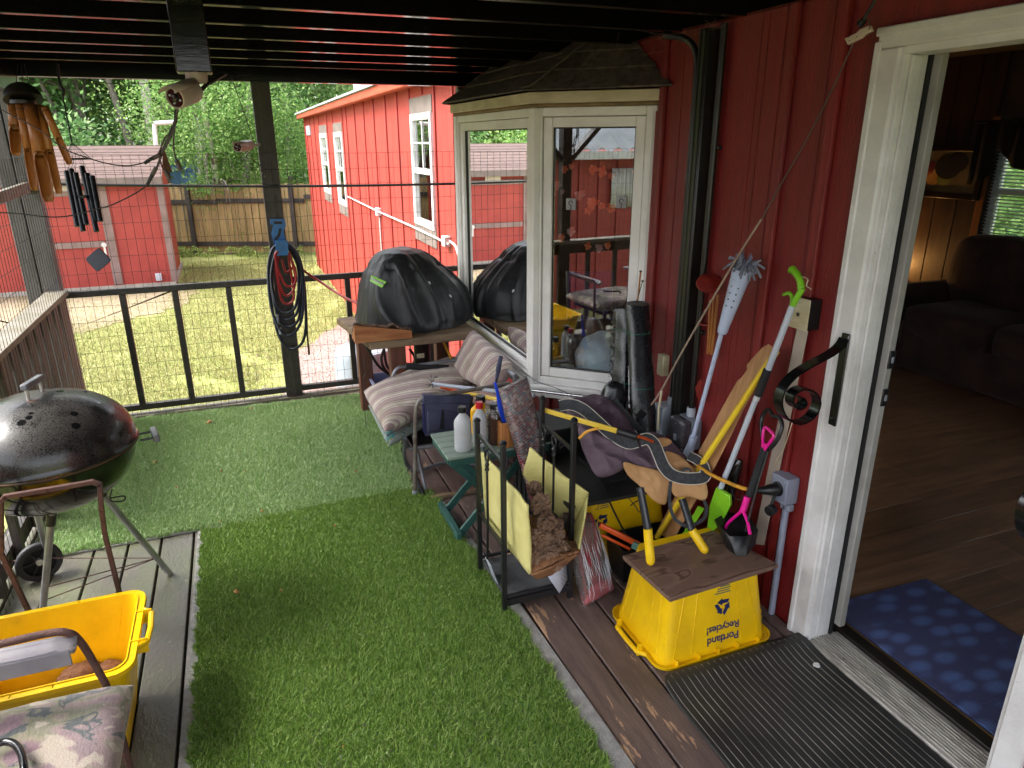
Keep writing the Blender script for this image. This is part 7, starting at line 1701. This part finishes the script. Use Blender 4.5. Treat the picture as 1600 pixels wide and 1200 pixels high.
oc = V((W-.0605, (q0.y+q1.y)/2, q0.z-.052)); MB().lathe([(.028, 0), (.028, .004), (.024, .006)], oc, 24, axis=(-1, 0, 0)).build('socket_ring', m_blkpl, ob)
MB().tube([oc+V((-.004, 0, 0)), oc+V((-.03, .004, 0)), oc+V((-.055, .015, -.004)), oc+V((-.075, .03, -.006))], [.022, .022, .015, .010], 14).build('plug', m_blkpl, ob)
MB().tube([oc+V((-.01, 0, -.026)), oc+V((-.02, .0, -.06))], .006, 8).build('tether', m_blkpl, ob); MB().lathe([(.020, -.012), (.020, .012), (.012, .014), (0, .014)], oc+V((-.02, .0, -.085)), 16, axis=(-1, -.4, 0)).build('dust_cap', m_blkpl, ob)
MB().bb(W-.035, W-.012, q1.y+.012, q1.y+.035, 0.0, q0.z-.1055).build('conduit', m_gal, ob, bevel=.008)
MB().box((W-.02, q1.y+.023, q0.z-.125), (.03, .045, .03)).build('fitting', m_gal, ob, bevel=.005)
yc_ = thing('power_cable', 'dirty yellow heavy cord from the black plug disappearing under the bag', 'cord', oc)
m_yc = mat('dirty yellow cord', 'd49b2a', 'b57f1c', rough=.45, scale=20, chip='3a2c18', chipscale=22, chipthr=(.60, .62))
MB().tube(spline([oc+V((-.073, .03, -.006)), D(1165, 764, 2.56), D(1140, 755, 2.62), D(1112, 742, 2.68), D(1090, 728, 2.76)], 6), .0075, 10).build('cord', m_yc, yc_)
cable('thin_wire', 'very thin black cord drooping right of the plum bag', [D(1140, 757, 2.65), D(1150, 780, 2.62), D(1165, 775, 2.6)], .0015, m_rubber)
# cord with a white three way tap
rope = thing('extension_lead', 'pale twisted cord running slantwise down the wall from a white tap plug', 'cord', X(1345, 45, 1.70))
def XR(x, y): return X(x, y, 1.74-(y-40)*.00018)
MB().tube(spline([XR(1333, 68), XR(1300, 140), XR(1262, 215), XR(1222, 285), XR(1190, 342)], 4), .0028, 6).build('upper_cord', m_lead, rope)
MB().tube(spline([XR(1190, 342), XR(1150, 405), XR(1100, 490), XR(1060, 560), XR(1032, 612), XR(1012, 640)], 4), .0042, 6).build('lower_cord', mat('beige cord', 'a08c7c', '8c7868', rough=.7, scale=60), rope)
MB().tube([XR(1034, 610), XR(1029, 640), XR(1028, 672)], .005, 6).build('tail', m_cream, rope)
MB().tube(spline([XR(1348, 38), XR(1352, 25), XR(1362, 10), XR(1372, -12)], 4), .005, 8).build('black_lead', m_rubber, rope)
MB().tube([XR(1343, 40), XR(1350, 32)], .010, 8).build('plug', m_blkpl, rope)
MB().tube(spline([XR(1342, 42), XR(1340, 33), XR(1352, 30), XR(1360, 36), XR(1358, 46)], 4), .002, 5).build('tie', m_lead, rope)
tp_ = [XR(x, y) for x, y in ((1319, 60), (1324, 70), (1345, 59), (1350, 54), (1362, 48), (1359, 39), (1343, 46), (1338, 51))]
tap = MB().prism(tp_, (.016, .006, 0)).build('tap', mat('off white tap plastic', 'd0c0b2', 'bfae9f', rough=.35), rope, bevel=.002)
for x, y in ((1325.5, 57.5), (1327.5, 63.5), (1336.5, 51), (1339, 57.5)):
    MB().prism([XR(x+dx, y+dy)+V((-.0012, -.0004, 0)) for dx, dy in ((-1.4, .0), (.9, -1.0), (1.4, -.1), (-.9, 1.0))], (.001, 0, 0)).build('slot', m_rubber, tap)
# ------------------------------------------------------------------ rolls of black ground cloth by the bay
m_geo = mat('woven black ground cloth', '121417', '1d2024', rough=.28, scale=8, bmp=.12, bscale=300, spec=.7)
m_gst = mat('green marker stripe', '2c8a68', rough=.6)
rl = thing('fabric_roll', 'roll of shiny black woven ground cloth with green stripe marks standing by the bay window', 'roll', X(1000, 640, 1.62))
ra, rb2 = X(996, 474, 1.70), X(1004, 628, 1.62); rb3 = rb2+(rb2-ra).normalized()*.28
def rollf(u, v):
    a = 2*pi*u*1.0; p = ra.lerp(rb3, v); r = .056+.002*sin(a*3+v*8); return p+V((cos(a)*r, sin(a)*r, 0))+mnoise.noise_vector(p*9+V((cos(a), sin(a), 0)))*.003
MB().grid(rollf, 40, 40, closed=True).build('roll_body', m_geo, rl, smooth=60)
MB().lathe([(.054, 0), (.03, .001), (.03, -.02), (0, -.02)], ra+V((0, 0, -.002)), 24).build('roll_end', m_rubber, rl)
rl2 = thing('folded_fabric', 'frayed fold of black ground cloth pressed against the bay beside the roll', 'cloth', X(968, 640, 1.6))
fa, fb2, fc2, fd2 = on_glass(956, 487, -.05+.0), X(982, 478, 1.66), X(984, 640, 1.60), on_glass(954, 640, -.02)
fa = X(957, 484, 1.62); fd2 = X(952, 640, 1.55)
def foldf(u, v):
    q = (fa.lerp(fb2, u)).lerp(fd2.lerp(fc2, u), v*1.25); ed = .006*sin(v*60)*(1 if u < .1 else 0); q = q+V((-.014*sin(u*pi)+ed, -.014*sin(u*pi)-.010*sin(u*9+v*3), 0)); return q+mnoise.noise_vector(q*12)*.006
MB().grid(foldf, 18, 60).build('fold', m_geo, rl2, solid=.006, smooth=60)
mb = MB(); random.seed(8)
for i in range(130):
    v = random.random(); q = fa.lerp(fd2, v*1.0)+V((-.006, -.012, 0)); mb.tube([q, q+V((-random.uniform(.004, .016), -.004, random.uniform(-.006, .006)))], .0007, 3)
for i in range(70):
    u = random.random(); q = fa.lerp(fb2, u)+V((-.014*sin(u*pi), -.014*sin(u*pi), .0)); mb.tube([q, q+V((random.uniform(-.004, .004), -.003, random.uniform(.006, .018)))], .0007, 3)
o = mb.build('frayed_threads', m_rubber, rl2); o['kind'] = 'stuff'
for py in (518, 602):
    p = ra.lerp(rb2, (py-474)/154); MB().tube([p+V((cos(a)*.059, sin(a)*.059, .004*cos(a))) for a in np.linspace(pi*.8, pi*1.75, 12)], .0011, 5).build('stripe', m_gst, rl)
    q0_, q1_ = (X(955, py-6, 1.58), X(981, py-4, 1.60)); MB().tube(spline([q0_, q0_.lerp(q1_, .5)+V((-.012, -.012, -.003)), q1_+V((-.01, -.012, 0))], 3), .0011, 5).build('stripe', m_gst, rl2)
bk = thing('black_sack', 'crumpled black plastic sack at the foot of the fabric roll', 'sack', X(955, 620, 1.5)); c = X(957, 622, 1.52)
mb = MB(); 
for j in range(13):
    for i in range(22):
        ph = -pi/2+pi*j/12; th_ = 2*pi*i/22; p = V((cos(ph)*cos(th_)*.06, cos(ph)*sin(th_)*.06, sin(ph)*.085)); mb.v.append(c+p+mnoise.noise_vector((c+p)*24)*.016)
mb.f = [(j*22+i, j*22+(i+1) % 22, (j+1)*22+(i+1) % 22, (j+1)*22+i) for j in range(12) for i in range(22)]
mb.build('sack', m_geo, bk, smooth=50); 
for i, (x0, y0, x1, y1, m, lab) in enumerate(((992, 510, 1001, 425, m_bam, 'thin bamboo stake standing behind the fabric roll'), (992, 480, 1004, 440, m_blk, 'short black spike beside the bamboo stake'))):
    t = thing('stake', lab, 'stake', X(x0, y0, 1.74)); MB().tube([X(x0, y0, 1.74), X(x1, y1, 1.74)], .004 if i == 0 else .002, 7).build('rod', m, t); MB().lathe([(.006, 0), (.006, .006), (0, .007)], X(x1, y1, 1.74), 8).build('tip', m_blk, t)
al = thing('aluminium_bar', 'thin aluminium bar lying below the bay sill behind the bag', 'bar', X(930, 620, 1.5)); MB().tube([Z(800, 606, .53), X(1030, 634, 1.76)], .009, 10).build('bar', mat('bare aluminium', 'b5b5b8', rough=.25, metal=.9), al)
cable('thin_wire', 'thin black wire hanging from the bay sill corner to the bag', [X(812, 578, 1.37), X(840, 596, 1.36), X(868, 606, 1.36), X(893, 617, 1.38)], .0018, m_rubber)
dk = thing('dark_crate', 'black crate packed with straps beneath the bag', 'crate', (1.45, 2.7, 0)); MB().bb(1.16, 1.70, 2.735, 3.0, .002, .50).build('crate', m_blkpl, dk, bevel=.01)
for k in range(4): MB().bb(1.155, 1.16-.0003, 2.76+k*.06, 2.79+k*.06, .05, .46).build('slot_rib', m_strap, dk)
mb_ = ribbon([D(958, 624, 3.1), D(975, 645, 3.05), D(1000, 672, 3.0), D(1015, 688, 2.97)], .03, .003, (EYE-D(980, 650, 3)).normalized()).build('strap', m_strap, dk)
MB().box(D(1000, 645, 3.02), (.045, .03, .03), Matrix.Rotation(.7, 3, 'Y')).build('buckle', m_blkpl, dk, bevel=.003)

# ------------------------------------------------------------------ things behind the bay glass
m_bag = mat('pale blue plastic bag', 'e6eefa', 'd2dff0', rough=.3, scale=5, spec=.6)
wb = thing('plastic_bag', 'pale bluish plastic carrier bag seen through the near bay pane', 'plastic bag', (1.72, 3.1, zb0+.014)); c = on_glass(938, 560, -.19); c.z = zb0+.13
mb = MB()
for j in range(17):
    for i in range(30):
        ph = -pi/2+pi*j/16; th_ = 2*pi*i/30; p = V((cos(ph)*cos(th_)*.14, cos(ph)*sin(th_)*.13, sin(ph)*.125)); q = p+mnoise.noise_vector(p*12)*.02+mnoise.noise_vector(p*40)*.009; q.z = max(q.z, -.112); mb.v.append(c+q)
mb.f = [(j*30+i, j*30+(i+1) % 30, (j+1)*30+(i+1) % 30, (j+1)*30+i) for j in range(16) for i in range(30)]
mb.build('bag', m_bag, wb, smooth=40)
ts = thing('tray_stack', 'stack of black open front trays behind the far bay pane', 'tray stack', (1.62, 4.2, zb0+.013))
for k, py in enumerate((0, 1, 2)):
    z = zb0+.014+k*.115; x0, y0 = 1.46+.0*k, 4.12; tub(x0, x0+.26, y0, y0+.34, z, z+.10, .005, .012, m_blkpl, ts, 'tray')
pt_ = thing('plant_pot', 'dark round planter with a terracotta saucer and striped leaves behind the bay glass', 'plant pot', (1.72, 3.72, zb0)); pcx, pcy = 1.68, 3.72
MB().lathe([(.12, zb0+.014), (.15, zb0+.17), (.158, zb0+.175), (.15, zb0+.18), (.14, zb0+.16), (0, zb0+.16)], (pcx, pcy, 0), 26).build('pot', m_sofa, pt_); MB().lathe([(.10, zb0+.182), (.115, zb0+.20), (.10, zb0+.2), (0, zb0+.19)], (pcx, pcy, 0), 24).build('saucer', mat('terracotta', 'a0603c', rough=.7), pt_)
r_ = np.random.default_rng(8); q = crown((-.12, -.05, .10), (.10, .09, .10), 220, .02, 7, clumps=12); nmesh('leaves', q, np.arange(len(q)).reshape(-1, 4), m_lf[1], pt_)
# purple folding chair and black table behind the viewer on the left, mirrored in the glass
pch = thing('purple_chair', 'purple folding camp chair inside the room behind the near bay pane', 'chair', Y(920, 560, 4.4)); m_pc = mat('purple chair cloth', '5b3a7c', '4a2e66', rough=.8)
q4 = [Y(x, y, 4.4) for x, y in ((888, 548), (950, 545), (957, 424), (886, 424))]
pillow(q4[0], q4[1], q4[2], q4[3], .03, (0, -1, 0), 12, 12, 8).build('backrest', m_pc, pch, smooth=60)
MB().tube([q4[0]-V((0, 0, .35)), q4[0], q4[3], q4[2], q4[1], q4[1]-V((0, 0, .35))], .010, 8).build('back_frame', m_tubeg, pch)
sz = q4[0].z-.02; MB().bb(q4[0].x+.02, q4[1].x-.02, 3.95, 4.38, sz-.02, sz).build('seat', m_pc, pch, bevel=.008)
for xx in (q4[0].x, q4[1].x):
    for yy in (3.96, 4.36): MB().tube([(xx, yy, FZ), (xx, yy, sz+.2)], .010, 8).build('leg', m_tubeg, pch)

# ------------------------------------------------------------------ rubber doormat
dm = thing('rubber_mat', 'black ribbed rubber mat in front of the threshold, touching the upturned yellow bin', 'doormat', (1.48, 1.2, 0))
m_rub = mat('dusty black rubber', '2b2b29', '1d1d1c', rough=.55, scale=4, bmp=.2, speck='6f6a60', speckthr=(.75, .78), speckscale=120, chip='4a4638', chipscale=3, chipthr=(.62, .8))
m_rib = mat('dust and glint mat rib', '8a867e', '4a4844', rough=.6, scale=5)  # pale tone holds both dust and painted glints along the ribs
mx0, mx1, my0, my1 = 1.175, 1.798, .55, 1.655
def mz(x, y):
    d = (my1-y); return .004+.016*math.exp(-((d-.03)/.06)**2)
def matf(u, v):
    x = mx0+(mx1-mx0)*u; y = my0+(my1-my0)*v
    cr = .07; dx = max(0, cr-(x-mx0)); dy = max(0, cr-(my1-y))
    if dx > 0 and dy > 0:
        r = math.hypot(dx, dy)
        if r > cr: s = cr/r; x = mx0+cr-dx*s; y = my1-cr+dy*s
    return V((x, y, mz(x, y)))
MB().grid(matf, 60, 90).build('mat_sheet', m_rub, dm, solid=.005, smooth=60)
x = mx0+.018
while x < mx1-.01:
    yt = my1-.012-(max(0, .07-(x-mx0))**2*9)
    pts = [(x, my0+.01+(yt-my0-.01)*i/24, 0) for i in range(25)]; pts = [(a, b, mz(a, b)+.0032) for a, b, c in pts]
    MB().tube(pts, .0013, 4).build('rib', m_rib, dm); x += .0262
q = Z(1276, 1040, .008); o = MB().prism([q+V((.012*cos(a)*(1+.3*sin(3*a)), .012*sin(a), 0)) for a in np.linspace(0, 6, 9)], (0, 0, .004)).build('paint_scrap', m_white, None, loc=q); tag(o, 'little scrap of white paint on the rubber mat', 'scrap')
for px, py, lab in ((1131, 776, None),): pass

# ------------------------------------------------------------------ kettle grill
KC = Z(76, 702, .735); kz = .735
kg = thing('kettle_grill', 'black kettle charcoal grill with a dusty domed lid at the left', 'kettle grill', (KC.x, KC.y, 0))
m_ken, nt_, b_ = base('dusty black enamel'); setup(nt_, b_, .2, 0, .5, coat=.08)
c_ = coords(nt_); sp = N(nt_, 'ShaderNodeSeparateXYZ'); nt_.links.new(c_, sp.inputs[0])
dz_ = N(nt_, 'ShaderNodeMapRange'); dz_.inputs[1].default_value = kz+.005; dz_.inputs[2].default_value = kz+.20; nt_.links.new(sp.outputs['Z'], dz_.inputs[0])
spk = ramp(nt_, noise_(nt_, c_, 260, 4, .65), [(.34, (0, 0, 0, 1)), (.56, (1, 1, 1, 1))]); big = ramp(nt_, noise_(nt_, c_, 9, 3, .5), [(.3, (.25, .25, .25, 1)), (.5, (1, 1, 1, 1))])
du_ = mixc(nt_, 1.0, spk, big, 'MULTIPLY'); du2 = mixc(nt_, 1.0, du_, ramp(nt_, dz_.outputs[0], [(0, (.25, .25, .25, 1)), (.5, (.75, .75, .75, 1)), (1, (.9, .9, .9, 1))]), 'MULTIPLY')
vo = N(nt_, 'ShaderNodeTexVoronoi'); vo.inputs['Scale'].default_value = 14; nt_.links.new(c_, vo.inputs['Vector'])
drop = ramp(nt_, vo.outputs['Distance'], [(.16, (0, 0, 0, 1)), (.22, (1, 1, 1, 1))]); du3 = mixc(nt_, 1.0, du2, drop, 'MULTIPLY')
nt_.links.new(mixc(nt_, du3, lin('121214'), lin('45413c')), b_.inputs['Base Color'])
rr2 = N(nt_, 'ShaderNodeMapRange'); rr2.inputs[3].default_value = .12; rr2.inputs[4].default_value = .62; nt_.links.new(du3, rr2.inputs[0]); nt_.links.new(rr2.outputs[0], b_.inputs['Roughness'])
m_bowl = mat('black enamel bowl', '0b0b0c', '101012', rough=.12, scale=3, rvar=.05, spec=.6)
KR = .285
lid = [(KR+.004, .002), (KR+.006, .012), (KR+.001, .022)]+[(KR*cos(a)**.92, .022+.185*sin(a)) for a in np.linspace(.05, pi/2-.02, 16)]+[(0, .207)]
lo_ = MB().lathe(lid, (KC.x, KC.y, kz), 64).build('lid', m_ken, kg, smooth=35)
bw = [(0, -.215)]+[(KR*sin(a)**.9, -.215*cos(a)) for a in np.linspace(.12, pi/2-.03, 16)]+[(KR+.002, -.006), (KR+.002, .0)]
MB().lathe(bw, (KC.x, KC.y, kz), 64).build('bowl', m_bowl, kg, smooth=35)
MB().tube([(KC.x+cos(a)*(KR+.004), KC.y+sin(a)*(KR+.004), kz+.003) for a in np.linspace(0, 2*pi, 64, endpoint=False)], .004, 6, closed=True).build('rim_bead', mat('rusty rim', '6a4a38', '3a302c', rough=.6, metal=.3), kg)
# lid handle
hdl = V((KC.x+.0, KC.y, kz+.205)); hd = (Z(70, 612, .98)-Z(52, 640, .98)).normalized(); hd = V((.25, .97, 0)).normalized()
m_hand = mat('grey sun bleached handle', '77797c', '606265', rough=.5, scale=8)
for s in (-1, 1): MB().tube([hdl+hd*s*.045, hdl+hd*s*.045+V((0, 0, .038))], .006, 8).build('handle_post', m_alu, kg)
MB().bar(hdl+hd*-.06+V((0, 0, .050)), hdl+hd*.06+V((0, 0, .050)), .024, .022).build('lid_handle', m_hand, kg, bevel=.005)
MB().lathe([(.02, 0), (.018, .004), (0, .005)], hdl+V((.0, -.045, -.004)), 14).build('rust_washer', m_rust, kg)
vd = hdl+V((.10, .06, -.028)); MB().lathe([(.038, 0), (.036, .003), (0, .004)], vd, 22, axis=(.35, .2, 1)).build('vent_damper', m_alu, kg); MB().box(vd+V((.03, 0, .006)), (.03, .012, .004)).build('damper_tab', m_blkpl, kg)
# side handle
sh = V((KC.x+KR+.002, KC.y+.03, kz-.012)); so_ = V((.97, .2, 0)).normalized(); sn_ = V((-.2, .97, 0))
for s in (-1, 1): MB().tube([sh+sn_*s*.035, sh+sn_*s*.035+so_*.05], .0045, 8).build('handle_wire', m_blk, kg)
MB().bar(sh+so_*.055-sn_*.055, sh+so_*.055+sn_*.055, .022, .030).build('side_handle', m_hand, kg, bevel=.006)
# legs, wheels, braces
f1, f2, f3 = Z(64, 985, 0), Z(266, 897, 0), Z(70, 876, .085)
m_leg = mat('dull aluminium leg', 'a3a4a6', '7f7f80', rough=.35, metal=.7, scale=10, speck='4e4a46', speckthr=(.74, .78))
def kleg(foot, ang, nm='leg'):
    tp2 = V((KC.x+cos(ang)*.12, KC.y+sin(ang)*.12, kz-.19)); MB().tube([tp2, foot], .0125, 12).build(nm, m_leg, kg); MB().tube([tp2.lerp(foot, .02), tp2.lerp(foot, .10)], .016, 12).build('socket', m_blkpl, kg); return tp2
l1 = kleg(f1, -1.6); l2 = kleg(f2, .5); axl = V((f3.x-.02, f3.y, .085)); l3 = kleg(axl+V((.02, .06, .0)), 2.6)
MB().tube([axl+V((-.28, .12, 0)), axl+V((0, 0, 0))], .005, 8).build('axle', m_rust, kg)
m_whl = mat('black wheel plastic', '1c1c1e', '26262a', rough=.5)
def wheel(c):
    t = MB().lathe([(.062, -.012), (.080, -.014), (.086, -.010), (.086, .010), (.080, .014), (.062, .012), (.062, -.012)], c, 32, axis=(.38, -.92, 0)).build('wheel', m_whl, kg)
    MB().lathe([(.014, -.012), (.014, .012), (.0, .012)], c, 14, axis=(.38, -.92, 0)).build('hub', m_alu, t)
    for k in range(6):
        a = k*pi/3; MB().bar(c, c+V((.92*cos(a)*.066, .38*cos(a)*.066, sin(a)*.066)), .006, .010, up=(.38, -.92, 0)).build('spoke', m_whl, t)
wheel(axl); wheel(axl+V((-.28, .12, 0)))
q1_, q2_, q3_ = l1.lerp(f1, .62), l2.lerp(f2, .80), l3.lerp(axl, .8)
for a, b2 in ((q1_, q2_), (q2_, axl+V((.03, 0, .01))), (q1_+V((0, 0, -.05)), q2_)): MB().tube([a, b2], .0024, 6).build('brace_wire', m_rust, kg)
MB().tube(spline([V((KC.x+.18, KC.y-.05, kz-.17)), Y(172, 782, KC.y-.02), Y(190, 783, KC.y-.02), Y(196, 779, KC.y-.02), Y(192, 775, KC.y-.02), Y(170, 779, KC.y-.02)], 4), .003, 7).build('ash_lever', m_blk, kg)
# rusty steel frame in front of the grill
rf = thing('rusty_frame', 'rusty bent steel frame standing in front of the kettle grill', 'steel frame', Z(110, 980, 0)); fy = 2.38
P = [Z(60, 985, .0), Y(40, 945, 2.44), Y(2, 865, 2.43), Y(1, 785, fy), Y(8, 776, fy), Y(75, 765, fy), Y(145, 753, fy), Y(156, 757, fy), Y(158, 790, fy), Y(164, 835, fy+.04), Y(180, 900, fy+.04), Z(196, 962, .0)]
mb = MB()
for i in range(len(P)-1): mb.bar(P[i]+(P[i]-P[i+1]).normalized()*.004, P[i+1]+(P[i+1]-P[i]).normalized()*.004, .015, .015, up=(0, 1, 0))
mb.build('bent_bar', m_rust, rf, bevel=.002)
# yellow bin at the left front
t_, wp = recycle_bin('recycling_bin', 'open yellow recycling bin at the lower left holding brown litter', -1.02, -.435, 1.90, 2.31, .001, .365, .06, False)
m_orin = mat('brown bark scrap', '8a6248', '6a4632', rough=.8, scale=20, bmp=.5)
for i, (px, py, s) in enumerate(((130, 1050, .045), (172, 1046, .035), (112, 1060, .03))):
    c = Z(px, py, .14); mb = MB(); random.seed(i)
    for j in range(9):
        for k in range(14):
            ph = -pi/2+pi*j/8; th_ = 2*pi*k/14; p = V((cos(ph)*cos(th_)*s*1.5, cos(ph)*sin(th_)*s, sin(ph)*s*.7)); mb.v.append(c+p+mnoise.noise_vector(p*40+V((i, 0, 0)))*.01)
    mb.f = [(j*14+k, j*14+(k+1) % 14, (j+1)*14+(k+1) % 14, (j+1)*14+k) for j in range(8) for k in range(14)]
    o = mb.build('bark_scrap', m_orin, None, loc=c); tag(o, ['largest curled brown scrap inside the open yellow bin', 'round brown scrap near the right wall inside the open yellow bin', 'small brown scrap at the left inside the open yellow bin'][i], 'bark scrap')
# litter packed underneath so that the scraps rest on something
o = MB().bb(-.93, -.52, 1.99, 2.22, .012, .11).build('folded_card', m_kraft, None, loc=(-.72, 2.1, .012), bevel=.01); tag(o, 'folded brown card at the bottom of the open yellow bin', 'card')
# floral chair
fc = thing('patio_chair', 'old patio chair with rusty tube frame and grey slat arms at the lower left corner', 'chair', (-.72, 1.5, 0))
m_arm = mat('grey moulded arm', '8b878a', '77737a', rough=.4, scale=5, bmp=.1)
a0, a1 = Z(-60, 1018, .62), Z(113, 1000, .62); 
ya0 = Z(60, 1003, .62).y
def armf(u, v):
    x = -1.05+( -.495+1.05)*u; y = ya0-.0-.060*v; z = .62-.010*sin(v*pi)+.004*(1 if v in (0, 1) else 0); 
    if u > .96: z -= .01
    return V((x, y, z))
MB().grid(armf, 30, 10).build('arm_top', m_arm, fc, solid=.006, smooth=60)
MB().bb(-1.05, -.500, ya0-.066, ya0-.060, .578, .622).build('arm_side', m_arm, fc, bevel=.003)
MB().tube(spline([(-1.05, ya0+.012, .622), (-.70, ya0+.012, .628), (-.56, ya0+.010, .632), (-.515, ya0+.005, .625), (-.495, ya0+.01, .59), (-.478, ya0+.02, .50), (-.462, ya0+.03, .36), (-.46, ya0+.04, .0)], 5), .0095, 10).build('arm_tube', m_rust, fc)
for xx in (-.95,): MB().tube([(xx, ya0, .62), (xx, ya0-.02, 0)], .0105, 8).build('leg', m_rust, fc)
for xx in (-.95, -.45): MB().tube([(xx, 1.06, .62), (xx, 1.06, 0)], .0105, 8).build('leg', m_rust, fc)
MB().bb(-.95, -.46, 1.08, ya0-.05, .33, .345).build('seat_sling', m_strap, fc); MB().bb(-1.05, -.48, 1.03, 1.09, .60, .62).build('arm_top', m_arm, fc, bevel=.003)
m_flo, nt_, b_ = base('faded floral cotton'); setup(nt_, b_, .85, 0, .2, sheen=.2); c_ = coords(nt_, (1, 1.3, 1), (0, 0, .6)); wrp = N(nt_, 'ShaderNodeTexNoise'); wrp.inputs['Scale'].default_value = 6; nt_.links.new(c_, wrp.inputs['Vector'])
ad = N(nt_, 'ShaderNodeVectorMath', operation='MULTIPLY_ADD'); ad.inputs[1].default_value = (.10, .10, .10); nt_.links.new(wrp.outputs['Color'], ad.inputs[0]); nt_.links.new(c_, ad.inputs[2])
n1 = noise_(nt_, ad.outputs[0], 7.5, 2, .4); n2_ = noise_(nt_, ad.outputs[0], 11, 2, .45, .6)
cA = ramp(nt_, n1, [(.36, '8f7a80'), (.42, 'a38a8a'), (.47, '8f8c7a'), (.52, '7b7f62'), (.56, '9a8f7c'), (.62, '8e6f7c')]); cB = mixc(nt_, ramp(nt_, n2_, [(.585, (0, 0, 0, 1)), (.60, (1, 1, 1, 1)), (.64, (1, 1, 1, 1)), (.655, (0, 0, 0, 1))]), cA, lin('47545a')); cB = mixc(nt_, ramp(nt_, n2_, [(.40, (.9, .9, .9, 1)), (.43, (0, 0, 0, 1))]), cB, lin('c0b3a4'))
sn = N(nt_, 'ShaderNodeTexNoise'); sn.inputs['Scale'].default_value = 60; nt_.links.new(coords(nt_, (4, 1, 1), (0, 0, .8)), sn.inputs['Vector']); nt_.links.new(mixc(nt_, .25, cB, ramp(nt_, sn.outputs['Fac'], [(.3, '5c5550'), (.7, 'b0a498')])), b_.inputs['Base Color']); bump(nt_, b_, noise_(nt_, coords(nt_), 260, 2), .3)
fcu = thing('floral_cushion', 'faded floral cushion lying on the patio chair seat at the lower left', 'cushion', (-.68, 1.5, .35))
cbk = Z(206, 1056, .44)
pillow((-.98, 1.08, .35), (cbk.x-.004, 1.08, .35), (cbk.x, cbk.y, .352), (-.98, cbk.y, .352), .115, (0, 0, 1), 26, 22, 7, 9, .008, sag=-.006).build('cushion', m_flo, fcu, smooth=60)
MB().tube(spline([Z(-14, 1166, .50), Z(8, 1159, .50), Z(24, 1164, .50), Z(34, 1180, .50), Z(38, 1205, .50), Z(37, 1230, .48)], 5), .0085, 12).build('cane_loop', m_blkg, None, loc=Z(10, 1165, .5)); tag(bpy.data.objects['cane_loop'], 'glossy black bent cane handle on the floral cushion', 'cane')
bpy.data.objects['cane_loop'].name = 'cane_handle'
